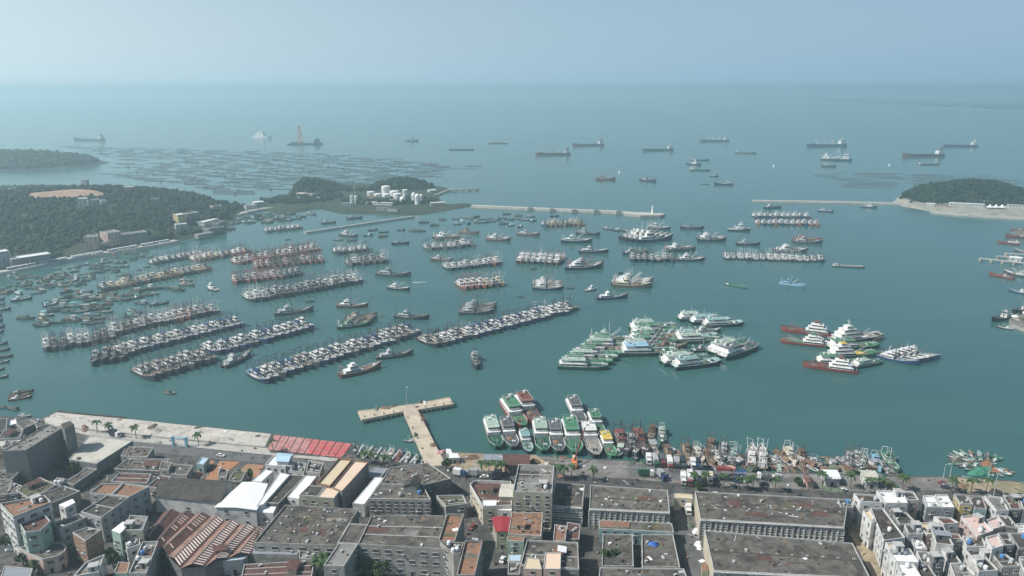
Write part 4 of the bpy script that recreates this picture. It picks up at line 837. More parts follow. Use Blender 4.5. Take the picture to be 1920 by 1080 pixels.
def proto_vessel(v):
    """big steel fish carrier: long two-storey house aft with a flat painted roof, clear painted foredeck, L = 34"""
    parts = [P_('hull', hull_mesh('hull', 34, 8.4, 2.6, 3.6, 2.9, 1.4, 0.9, 0.80, 11, .92, .42), (A_, H_, RL, DK))]
    d = 1.75; x1 = 2.5-v*2.2
    b = MB(); house(b, -15.8, x1, 7.2, d, 2.5, HO, HO, 0.3); parts.append(P_('deckhouse', b, (HO,)))
    b = MB(); wstrip(b, -15.2, x1-.6, 7.2, d+1.2, 0.7); parts.append(P_('window_strip', b, (100,)))
    b = MB(); house(b, -14.2, x1-1.6, 6.2, d+2.6, 2.2, HO, RO, 0.45); parts.append(P_('bridge', b, (HO, RO)))
    b = MB(); wstrip(b, -9, x1-1.6, 6.2, d+3.7, 0.75); parts.append(P_('window_strip', b, (100,)))
    b = MB(); rail(b, -14.2, x1-1.5, 6.6, d+4.95, HO, 0.8); parts.append(P_('roof_rail', b, (HO,)))
    b = MB(); b.box(-11.6, 1.2, d+5.9, 1.5, 1.5, 1.6, HO); b.box(-9.4, -1.3, d+5.6, 1.8, 1.0, 0.9, RL); parts.append(P_('funnel', b, (HO, RL)))
    b = MB(); b.bar((-6.2, 0, d+5), (-6.2, 0, d+10.5), 0.15, PO, 5, 0.08); b.bar((-6.2, -1.5, d+8), (-6.2, 1.5, d+8), 0.07, PO); b.bar((-4.6, .9, d+5), (-4.6, .9, d+7.4), .06, PO); parts.append(P_('mast', b, (PO,)))
    b = MB(); b.box(6.6, 0, d+0.3, 4.2, 3.6, 0.7, RL, 0, DK); parts.append(P_('hatch', b, (RL, DK)))
    b = MB(); b.box(11.4, 0, d+0.7, 1.6, 2.4, 1.0, H_); b.bar((13.2, 0, d), (13.2, 0, d+3.8), 0.13, PO); parts.append(P_('windlass', b, (H_, PO)))
    if v == 1:
        b = MB(); heap(b, 6.0, -0.6, d+.3, 3.4, 2.4, 1.4, GE, 8); heap(b, 9.4, 1.2, d, 1.8, 1.5, 1.1, RL, 9); parts.append(P_('net_heap', b, (GE, RL)))
    if v == 2:
        b = MB()
        for s in (-1, 1): b.bar((x1+1, s*2.6, d), (x1+7, s*3.2, d+8.5), 0.13, PO, 4, .07)
        parts.append(P_('derrick', b, (PO,)))
    return 34.0, parts
def proto_support(v):
    """light-boat with a tall stack of white decks aft and a low cluttered working deck forward, L = 36"""
    parts = [P_('hull', hull_mesh('hull', 36, 8.6, 2.3, 3.6, 2.6, 1.4, 0.8, 0.82, 11, .92, .4), (A_, H_, RL, DK))]
    d = 1.5
    for k, (x0, x1, w, h) in enumerate(((-15, 0, 7.4, 2.2), (-13.6, -1.5, 6.6, 2.1), (-11.5, -3.5, 5.4, 2.0), (-9, -5.4, 3.4, 1.7))):
        z = d+(0, 2.34, 4.58, 6.72)[k]
        b = MB(); house(b, x0, x1, w, z, h, HO, RO if k == 3 else HO, .35); parts.append(P_('deck_tier', b, (HO, RO) if k == 3 else (HO,)))
        b = MB(); wstrip(b, x0+.4, x1-.2, w, z+1.1, .7); parts.append(P_('window_strip', b, (100,)))
    b = MB(); b.bar((-7, 0, d+8.4), (-7, 0, d+12.5), .2, PO, 5, .1); b.bar((-7, -1.6, d+11), (-7, 1.6, d+11), .1, PO); parts.append(P_('mast', b, (PO,)))
    for s in (-1, 1):
        b = MB(); b.bar((1.5, s*2.2, d), (12, s*2.8, d+4.5+v), .22, PO, 4, .14); parts.append(P_('derrick', b, (PO,)))
    b = MB(); b.box(5, 0, d+.5, 5, 5, 1.0, RO); parts.append(P_('hatch', b, (RO,)))
    b = MB(); heap(b, 9.5, 1, d, 2.4, 1.8, 1.2, GE, 3+v); heap(b, 11.5, -1.4, d, 2, 1.4, 1, DK, 6+v); parts.append(P_('net_heap', b, (GE, DK)))
    b = MB(); b.box(14.6, 0, d+.9, 2, 3.6, 1.1, H_); parts.append(P_('windlass', b, (H_,)))
    return 36.0, parts
def proto_liner(v):
    """single trawler with tall bow, white house aft of the middle, L = 30"""
    parts = [P_('hull', hull_mesh('hull', 30, 6.6, 2.1, 4.8, 2.9, 1.2, 0.9, 0.58), (A_, H_, RL, DK))]
    d = 1.3
    b = MB(); house(b, -11.5, -2.5, 4.8, d, 2.4); parts.append(P_('deckhouse', b, (HO, RO)))
    b = MB(); wstrip(b, -11, -3.1, 4.8, d+1.2, 0.65); parts.append(P_('window_strip', b, (100,)))
    b = MB(); house(b, -8.0+v, -3.4, 3.9, d+2.5, 2.3, HO, RO, 0.5); house(b, -6.5+v, -4.4, 2.6, d+4.9, 1.2); parts.append(P_('wheelhouse', b, (HO, RO)))
    b = MB(); wstrip(b, -7.9+v, -3.4, 3.9, d+3.5, 0.8); parts.append(P_('window_strip', b, (100,)))
    b = MB(); b.bar((-1.8, 0, d), (-1.8, 0, 12.5), 0.24, PO, 5, 0.14); b.bar((-1.8, -1.6, 9), (-1.8, 1.6, 9), 0.07, PO); b.bar((-1.8, 0, 11.5), (12, 0, 5), 0.035, PO, 3); b.bar((-5.4, 0, d+6), (-5.4, 0, d+9.5), .08, PO); parts.append(P_('mast', b, (PO,)))
    for s in (-1, 1):
        b = MB(); b.bar((-1.5, s*1.2, 2.6), (6.0, s*2.4, 10-v), 0.2, PO, 4, .1); parts.append(P_('boom', b, (PO,)))
    b = MB(); heap(b, 4, 0, d-.1, 3.4, 2.1, 1.1+.4*v, GE, 5+v); parts.append(P_('net_heap', b, (GE,)))
    b = MB(); b.box(10, 0, 2.9, 2.2, 1.6, 1.0, RL); parts.append(P_('bow_locker', b, (RL,)))
    b = MB(); b.box(0.3, 0, d+.4, 1.8, 3, .9, RL); parts.append(P_('winch', b, (RL,)))
    b = MB()
    for s in (-1, 1): b.bar((-13.8, s*2.2, d), (-13.2, s*1.8, 7.2), 0.2, PO, 4)
    b.bar((-13.2, -2.1, 7.1), (-13.2, 2.1, 7.1), 0.2, PO); parts.append(P_('stern_gantry', b, (PO,)))
    return 30.0, parts
def proto_sampan(v):
    """small open wooden boat with an arched cover or a little cabin, L = 8"""
    parts = [P_('hull', hull_mesh('hull', 8, 2.2, 0.7, 1.35, 0.85, 0.35, 0.42, 0.5, 8, 0.7), (A_, H_, RL, DK))]
    b = MB()
    if v == 0:
        n = 6
        for k in range(n):
            a0, a1 = math.pi*k/n, math.pi*(k+1)/n
            b.quad((-2.6, .95*math.cos(a0), .55+1.25*math.sin(a0)), (0.6, .95*math.cos(a0), .55+1.25*math.sin(a0)), (0.6, .95*math.cos(a1), .55+1.25*math.sin(a1)), (-2.6, .95*math.cos(a1), .55+1.25*math.sin(a1)), GE)
        parts.append(P_('cover', b, (GE,)))
    elif v == 1:
        house(b, -2.8, -0.6, 1.5, 0.35, 1.6, HO, RO, 0.25); parts.append(P_('cabin', b, (HO, RO)))
    else:
        heap(b, 0.2, 0, 0.3, 1.7, .7, .7, GE, 4); parts.append(P_('net_heap', b, (GE,)))
    b = MB(); b.box(-3.4, 0, 0.75, 0.5, 0.7, 0.7, A_); b.bar((1.6, 0, .4), (1.6, 0, 2.4), .05, PO); parts.append(P_('engine', b, (A_, PO)))
    return 8.0, parts
def proto_cargo(v):
    """coastal cargo ship, house aft, row of hatch covers, L = 100"""
    parts = [P_('hull', hull_mesh('hull', 100, 15, 5.0, 8.5, 6.5, 3, 1.0, 0.82, 13, .9), (A_, H_, RL, DK))]
    d = 4.2
    b = MB(); house(b, -46, -34, 13, d, 6, HO, HO, .4); house(b, -45, -35, 11, d+6.2, 5, HO, RO, .6); parts.append(P_('superstructure', b, (HO, RO)))
    b = MB(); wstrip(b, -45, -35, 11, d+9, 1.4); parts.append(P_('window_strip', b, (100,)))
    b = MB(); b.box(-43, 0, d+14, 3.4, 3.4, 5, RL); parts.append(P_('funnel', b, (RL,)))
    for k in range(5):
        b = MB(); b.box(-25+k*14, 0, d+.7, 11.5, 10.5, 1.8, DK if v == 0 else RL); parts.append(P_('hatch_cover', b, (DK if v == 0 else RL,)))
    b = MB(); b.bar((-38, 0, d+11), (-38, 0, d+19), .3, PO); b.bar((43, 0, 7), (43, 0, 16), .35, PO); parts.append(P_('mast', b, (PO,)))
    b = MB(); b.box(43, 0, 7.6, 7, 8, 2.0, HO if v else RL); parts.append(P_('forecastle', b, (HO if v else RL,)))
    if v == 1:
        for k in range(3):
            b = MB(); x = -18+k*14*1.4; b.box(x, 0, d+4, 2.4, 2.4, 8, HO); b.bar((x, 0, d+7.5), (x+9, 0, d+11), .8, HO); b.box(x, 0, d+8.4, 3.4, 3.4, 2.2, HO); parts.append(P_('deck_crane', b, (HO,)))
    return 100.0, parts
def proto_dredger(v):
    parts = [P_('hull', hull_mesh('hull', 70, 15, 4.2, 6.0, 4.6, 3, 1.0, 0.8, 11, .9), (A_, H_, RL, DK))]
    d = 3.4
    b = MB(); house(b, 14, 26, 13, d, 6, HO, HO, .4); house(b, 15, 25, 11, d+6.2, 5, HO, HO, .5); parts.append(P_('superstructure', b, (HO,)))
    b = MB(); wstrip(b, 15, 25, 11, d+8.6, 1.4); parts.append(P_('window_strip', b, (100,)))
    b = MB(); house(b, -30, -16, 12, d, 7, RO, RO, .3); b.box(-24, 0, d+10, 5, 5, 6, HO); parts.append(P_('pump_house', b, (RO, HO)))
    for s in (-1, 1):
        b = MB(); b.bar((-12, s*5.5, d+1), (10, s*5.5, d+7), .6, PO); b.bar((-12, s*5.5, d), (-12, s*5.5, d+9), .5, PO); parts.append(P_('suction_boom', b, (PO,)))
    b = MB(); b.box(-2, 0, d+1, 20, 10, 2, DK); parts.append(P_('hopper', b, (DK,)))
    b = MB(); b.bar((20, 0, d+11), (20, 0, d+20), .3, PO); parts.append(P_('mast', b, (PO,)))
    return 70.0, parts
def proto_barge(v):
    b = hull_mesh('hull', 40, 9, 1.6, 2.2, 1.6, .8, .5, .88, 9, .95); parts = [P_('hull', b, (A_, H_, RL, DK))]
    b = MB(); house(b, -18, -13, 5, 1.1, 2.6); parts.append(P_('cabin', b, (HO, RO)))
    b = MB(); b.box(2, 0, 1.5, 24, 6, 1.0, DK); parts.append(P_('cargo_cover', b, (DK,)))
    return 40.0, parts
def proto_tug(v):
    parts = [P_('hull', hull_mesh('hull', 22, 6.6, 1.7, 3.2, 1.7, 1.2, .7, .55), (A_, H_, RL, DK))]
    d = 1.0
    b = MB(); house(b, -2.5, 4.5, 4.4, d, 2.6); house(b, -0.5, 3.6, 3.6, d+2.7, 2.3); house(b, 0.4, 2.6, 2.6, d+5.1, 1.6); parts.append(P_('wheelhouse', b, (HO, RO)))
    b = MB(); wstrip(b, -0.5, 3.6, 3.6, d+3.6, .9); parts.append(P_('window_strip', b, (100,)))
    b = MB(); b.bar((1, 0, d+6.8), (1, 0, d+10), .1, PO); parts.append(P_('mast', b, (PO,)))
    b = MB(); b.box(-4, 1, d+2, 1, 1, 4, RO); parts.append(P_('funnel', b, (RO,)))
    b = MB(); b.box(-7, 0, d+.4, 2, 2, .9, RL); parts.append(P_('towing_winch', b, (RL,)))
    return 22.0, parts
PROTO = dict(trawler=[proto_trawler(k) for k in range(3)], poles=[proto_trawler(k) for k in (3, 4)], vessel=[proto_vessel(k) for k in range(3)], support=[proto_support(k) for k in range(2)], liner=[proto_liner(k) for k in range(3)], sampan=[proto_sampan(k) for k in range(3)],
             cargo=[proto_cargo(k) for k in range(2)], dredger=[proto_dredger(0)], barge=[proto_barge(0)], tug=[proto_tug(0)])
NAME = dict(support='light_boat', poles='fishing_trawler', trawler='fishing_trawler', vessel='fish_carrier', liner='longline_boat', sampan='sampan', cargo='cargo_ship', dredger='dredger', barge='barge', tug='tugboat')
CATB = dict(support='fishing vessel', poles='trawler', trawler='trawler', vessel='fishing vessel', liner='fishing boat', sampan='sampan', cargo='cargo ship', dredger='dredger', barge='barge', tug='tugboat')
def boat(kind, v, pal, label, stern, bow, group=None, width=1.0, keep=None, up=1.0):
    L, parts = PROTO[kind][v % len(PROTO[kind])]
    a, c = Vector(stern), Vector(bow); d = c-a; s = d.length/L
    t = thing(NAME[kind], label, CATB[kind], ((a.x+c.x)/2, (a.y+c.y)/2, 0), math.atan2(d.y, d.x), group)
    t.scale = (s, s*width, s*up)
    cols = PAL[pal]
    for name, me, slots in parts:
        if keep and name not in keep: continue
        o = put(name, me, t)
        for i, k in enumerate(slots):
            if k < 100:
                o.material_slots[i].link = 'OBJECT'; o.material_slots[i].material = PT[cols[k]]
    return t
TENS = {20: 'twent', 30: 'thirt', 40: 'fort', 50: 'fift', 60: 'sixt', 70: 'sevent'}
def ordinal(n):
    if n < 21: return ORD[n]
    t, u = n//10*10, n % 10
    return TENS[t]+('ieth' if u == 0 else 'y-'+ORD[u])

# ---------------------------------------------------------------- rafts of trawlers moored side by side
def raft(where, A, B_, n, L, pals, kind='trawler', skew=0.0, bowout=True, far=False, beam=None):
    """boats side by side along the waterline A-B, ends of the hulls facing the camera side"""
    a, e = Vector(A), Vector(B_); d = (e-a); ln = d.length; d /= ln; nn = Vector((d.y, -d.x))
    nn = Matrix.Rotation(skew, 2) @ nn
    rg = random.Random(int(ln*10)+n); sp = ln/n
    L0, W0 = {'trawler': (24., 6.), 'poles': (24., 6.), 'liner': (30., 6.6), 'vessel': (34., 8.)}[kind]
    for k in range(n):
        p = a+d*(sp*(k+.5)); l = L*rg.uniform(.9, 1.08); off = rg.uniform(-1.8, 1.4)
        near = p+nn*off; farp = near-nn*l
        st, bo = (farp, near) if bowout else (near, farp)
        jit = Vector((rg.uniform(-.8, .8), rg.uniform(-.8, .8))); pal = rg.choice(pals)
        w = min(1.2, max(.55, sp*1.0/(W0*l/L0)))
        boat(kind, rg.randrange(3), pal, '%s %s, %s from the left in %s' % (WORD[pal], CATB[kind], ordinal(k+1), where), st+jit, bo+jit*.4, where, w, ('hull', 'wheelhouse', 'deckhouse', 'mast', 'boom', 'stern_gantry') if far else None, rg.uniform(.95, 1.14))
DKP = ('dark', 'dark', 'rustd', 'grey', 'pale', 'rustd')
raft('the short raft at the far left', *((-329.1,482.3),(-289.3,507.9)), 9, 25, ('pale', 'dark', 'pale', 'rustd'), 'poles')
raft('the pole-crowded raft behind the far left one', *((-295.5,519.9),(-239.1,577.7)), 14, 27, ('pale', 'pale', 'rustd', 'red', 'pale'), 'poles')
raft('the four-boat clump heading the blue raft', *((-282.7,456.9),(-262.3,465.7)), 4, 27, DKP)
raft('the long raft with blue decks', *((-267.0,472.8),(-206.2,544.1)), 20, 26, ('blue', 'navy', 'bluetop', 'bluetop', 'pale'))
raft('the pale clump nearest the promenade', *((-227.0,429.5),(-197.8,466.7)), 9, 29, ('pale', 'grey', 'rustd', 'dark'))
raft('the raft running on behind the pale clump', *((-203.2,475.9),(-149.2,534.9)), 14, 26, ('blue', 'bluetop', 'grey', 'navy'))
raft('the long raft nearest the T-shaped pier', *((-154.8,426.1),(-65.5,522.3)), 21, 26, ('navy', 'navy', 'bluetop', 'grey', 'rustd'))
raft('the long centre raft with white wheelhouses', *((-54.0,490.9),(58.9,585.2)), 22, 25, ('navy', 'navy', 'pale', 'rustd', 'bluetop'))
raft('the curved cream raft off the headland', *((-368.8,645.0),(-303.9,726.2)), 18, 25, ('cream', 'dark', 'brown', 'cream'))
raft('the upper raft close under the headland', *((-375.4,747.2),(-335.7,795.3)), 10, 22, DKP, far=True)
raft('the raft beside the headland tip', *((-335.6,759.3),(-290.7,806.2)), 10, 24, ('brown', 'red', 'cream', 'dark'), far=True)
raft('the front red-masted raft', *((-263.2,667.5),(-204.5,699.9)), 11, 26, ('red', 'red', 'dark'), 'poles')
raft('the middle red-masted raft', *((-263.0,726.2),(-197.4,756.8)), 12, 26, ('red', 'red', 'brown'), 'poles')
raft('the rear red-masted raft', *((-285.8,747.2),(-215.2,817.4)), 14, 26, ('red', 'red', 'brown'), 'poles')
raft('the white-poled raft left of centre', *((-223.4,605.6),(-138.7,675.4)), 18, 29, ('pale', 'pale', 'pale', 'dark'), 'poles')
raft('the little white raft above the white-poled one', *((-194.9,795.3),(-159.8,814.6)), 7, 24, ('pale', 'dark'), far=True)
raft('the little grey raft above the white-poled one', *((-169.4,740.0),(-129.1,759.3)), 7, 27, ('pale', 'grey'), 'poles')
raft('the blue-ended raft below the small boats', *((-94.2,814.6),(-38.8,840.7)), 7, 27, ('pale', 'blue', 'grey'))
raft('the long-masted raft of white trawlers mid-harbour', *((-64.0,721.7),(-6.7,747.2)), 9, 26, ('navy', 'navy', 'red', 'pale'))
raft('the yellow-sterned raft mid-harbour', *((-44.0,645.0),(-3.5,661.8)), 7, 28, ('cream', 'red', 'dark'))
raft('the small raft inside the harbour mole', *((-315.5,925.7),(-273.9,951.5)), 8, 20, ('navy', 'pale'), 'liner', far=True)
raft('the brownish raft below the breakwater', *((44.1,962.9),(100.8,974.6)), 9, 26, ('brown', 'cream', 'dark'), 'liner', far=True)
raft('the upright raft showing sterns on the right', *((230.0,774.4),(335.6,759.3)), 14, 24, ('navy', 'navy', 'pale'), bowout=False)
raft('the rear raft left of the island breakwater', *((348.0,1033.1),(430.2,1033.1)), 10, 24, ('navy', 'pale'), 'liner', far=True)
raft('the front raft left of the island breakwater', *((332.6,978.6),(417.6,970.7)), 11, 24, ('navy', 'pale', 'red'), 'liner', far=True)
raft('the six-boat row right of the breakwater light', *((126.7,761.8),(175.2,759.3)), 7, 26, ('navy', 'pale', 'dark'))
rg = random.Random(41)
for k, (p, q) in enumerate(zip(((-460.6,612.1),(-449.4,596.0),(-438.8,580.7),(-427.6,564.7),(-417.0,549.4),(-406.9,534.9),(-397.3,521.1),(-388.1,507.9),(-380.1,495.3),(-370.2,482.3),(-360.0,470.8),(-351.7,459.8),(-345.2,448.4),(-337.0,436.5),(-328.5,425.2),(-315.3,408.0)), ((-443.7,618.8),(-432.3,602.4),(-422.5,588.3),(-412.1,571.9),(-402.2,557.6),(-391.9,542.7),(-383.0,529.8),(-374.4,516.2),(-365.4,503.3),(-356.5,490.9),(-344.6,478.0),(-338.3,467.7),(-333.7,452.1),(-324.2,441.0),(-319.3,429.5),(-307.6,412.0)))):
    pal = rg.choice(('dark', 'pale', 'grey', 'navy', 'red')); j = Vector((rg.uniform(-6, 1), rg.uniform(-1.5, 1.5))); p, q = Vector(p)+j+Vector((rg.uniform(0, 5), rg.uniform(-2, 2))), Vector(q)+j; boat(rg.choice(('liner', 'trawler')), rg.randrange(3), pal, '%s boat, %s from the top of the column at the left edge' % (WORD[pal], ordinal(k+1)), p, q, 'column of boats at the left edge')
# ---------------------------------------------------------------- boats lying lengthwise beside each other
def stack(where, stern, bow, n, pals, kind='liner', shift=0.0, beam=6.8, seed=0):
    a, c = Vector(stern), Vector(bow); d = (c-a).normalized(); up = Vector((-d.y, d.x))
    if up.y < 0: up = -up
    rg = random.Random(seed+int(a.x*3)); z = Vector((0, 0))
    for k in range(n):
        pal = pals[k % len(pals)]
        boat(kind, rg.randrange(3), pal, '%s %s, %s from the front in %s' % (WORD[pal].split()[0], CATB[kind], ordinal(k+1), where), a+z, c+z, where)
        z = z+up*beam+d*(shift+rg.uniform(-1.5, 1.5))
stack('the neat green-decked stack', *((30.6,456.9),(63.7,454.0)), 7, ('mint', 'green', 'mint', 'green', 'redgreen', 'mint', 'green'), 'vessel', 3.2, 8.3)
stack('the pair behind the neat stack', *((75.6,480.1),(115.4,483.3)), 2, ('skyroof', 'mint'), 'vessel', 4, 8.4)
stack('the green mid-cluster group', *((84.6,497.6),(121.5,504.4)), 5, ('green', 'redgreen', 'mint', 'green', 'mint'), 'vessel', 3, 8.6)
stack('the turquoise top group', *((149.1,542.7),(182.0,548.1)), 3, ('turq', 'turq', 'mint'), 'vessel', -7, 9)
stack('the pair right of mid-cluster', *((120.2,505.6),(153.2,509.1)), 2, ('mint', 'turq'), 'vessel', 2, 8.5)
stack('the low front pair', *((106.9,454.0),(141.0,464.7)), 2, ('turq', 'mint'), 'vessel', -4, 8.5)
stack('the slanting right pair', *((143.0,471.8),(175.8,496.5)), 2, ('greyroof', 'mint'), 'vessel', 0, 8.5)
boat('vessel', 2, 'navyroof', 'navy-roofed vessel tucked beside the neat green stack', *((56.4,478.0),(72.7,478.0)))
boat('liner', 1, 'mint', 'mint-roofed vessel behind the neat green stack', *((56.9,512.7),(90.2,507.9)))
boat('support', 1, 'redred', 'red vessel with a tall white house, upper of the right cluster', *((240.2,519.9),(206.7,534.9)))
boat('support', 2, 'redgreen', 'red-hulled vessel with a long green deck in the right cluster', *((227.0,497.6),(196.8,507.9)))
boat('support', 0, 'whiteboat', 'white vessel with brown deck at the back of the right cluster', *((233.4,505.6),(275.9,517.5)))
boat('vessel', 1, 'green', 'green-decked vessel in the heart of the right cluster', *((225.0,490.9),(262.8,495.3)))
boat('support', 0, 'yellow', 'yellow-roofed vessel in the heart of the right cluster', *((216.8,474.9),(254.7,480.1)))
boat('vessel', 1, 'green', 'green vessel second from the front of the right cluster', *((205.7,463.7),(238.0,461.8)))
boat('support', 2, 'redred', 'red work vessel with derricks at the front of the right cluster', *((226.1,447.4),(194.5,459.8)))
boat('vessel', 1, 'mint', 'mint-roofed vessel squeezed behind the red work vessel', *((227.5,455.9),(250.7,465.7)))
boat('liner', 0, 'whiteboat', 'white boat between the two red vessels of the right cluster', *((230.7,501.0),(212.1,509.1)))
boat('liner', 2, 'rusty', 'brown-decked boat at the upper right of the right cluster', *((251.2,517.5),(273.0,509.1)))
boat('liner', 2, 'greyroof', 'grey-roofed boat in the gap of the big cluster', *((126.7,486.5),(146.7,490.9)))
boat('liner', 0, 'mint', 'mint boat wedged before the turquoise top group', *((137.6,526.1),(160.0,531.1)))
boat('liner', 1, 'rusty', 'brown boat wedged between the pairs of the cluster', *((101.3,492.0),(126.7,496.5)))
boat('liner', 1, 'green', 'green boat behind the navy roof in the cluster', *((76.6,495.3),(93.7,492.0)))
boat('liner', 2, 'mint', 'mint-roofed boat left of the slanting pair', *((100.8,469.8),(125.6,475.9)))
boat('liner', 0, 'turq', 'turquoise boat linking the two halves of the cluster', *((111.9,518.7),(136.4,521.1)))
stack('the blue-hulled far right stack', *((252.9,477.0),(272.9,459.8)), 5, ('blue', 'navy', 'pale', 'navy', 'blue'), 'liner', 2.2, 5.4)
stack('the dark stack in the harbour centre', *((-44.0,576.3),(-14.1,577.7)), 4, ('grey', 'grey', 'dark', 'grey'), 'liner', 1, 6.4)
stack('the stack above the T-pier raft', *((-135.4,537.5),(-110.5,548.1)), 4, ('green', 'brown', 'grey', 'brown'), 'liner', 3, 6.4)
stack('the stack left of the tug', *((19.3,654.2),(47.8,650.5)), 4, ('navy', 'red', 'pale', 'red'), 'liner', 0, 6.4)
stack('the stack right of the tug', *((94.5,665.6),(130.4,658.0)), 4, ('cream', 'whiteboat', 'pale', 'whiteboat'), 'liner', 0, 6.4)
stack('the slanted grey stack', *((44.3,747.2),(56.9,784.7)), 7, ('red', 'grey', 'grey', 'pale', 'grey', 'grey'), 'liner', 0, 6.4)
stack('the trio below the slanted grey stack', *((54.7,728.5),(92.7,735.4)), 3, ('navy', 'red', 'dark'), 'liner', 3, 6.4)
stack('the foursome below the lighthouse', *((148.0,865.2),(198.4,884.5)), 4, ('navy', 'pale', 'whiteboat', 'dark'), 'liner', -3, 6.5)
stack('the trio right of the lighthouse', *((226.2,874.8),(260.4,871.6)), 3, ('dark', 'pale', 'navy'), 'liner', 0, 6.5)
stack('the pair left of the upright raft', *((178.5,769.3),(208.5,769.3)), 2, ('pale', 'dark'), 'liner', 0, 6.5)
stack('the rear pair left of the upright raft', *((176.8,817.4),(211.0,820.2)), 2, ('dark', 'red'), 'liner', 0, 6.5)
stack('the grey pair above the upright raft', *((299.9,811.8),(336.2,811.8)), 2, ('navy', 'grey'), 'liner', 0, 6.5)
stack('the red-ended trio above the upright raft', *((339.0,865.2),(372.5,858.9)), 3, ('grey', 'redred', 'brown'), 'liner', 0, 6.5)
stack('the pink pair below the small boats', *((-31.4,881.2),(-1.3,874.8)), 2, ('red', 'pale'), 'liner', 0, 6.5)
stack('the pair above the blue-ended raft', *((-95.9,884.5),(-63.5,891.1)), 2, ('red', 'pale'), 'liner', 0, 6.5)
stack('the dark trio by the bottom left shore', *((-300.1,402.6),(-288.9,408.0)), 3, ('red', 'brown', 'dark'), 'liner', 0, 5.2)
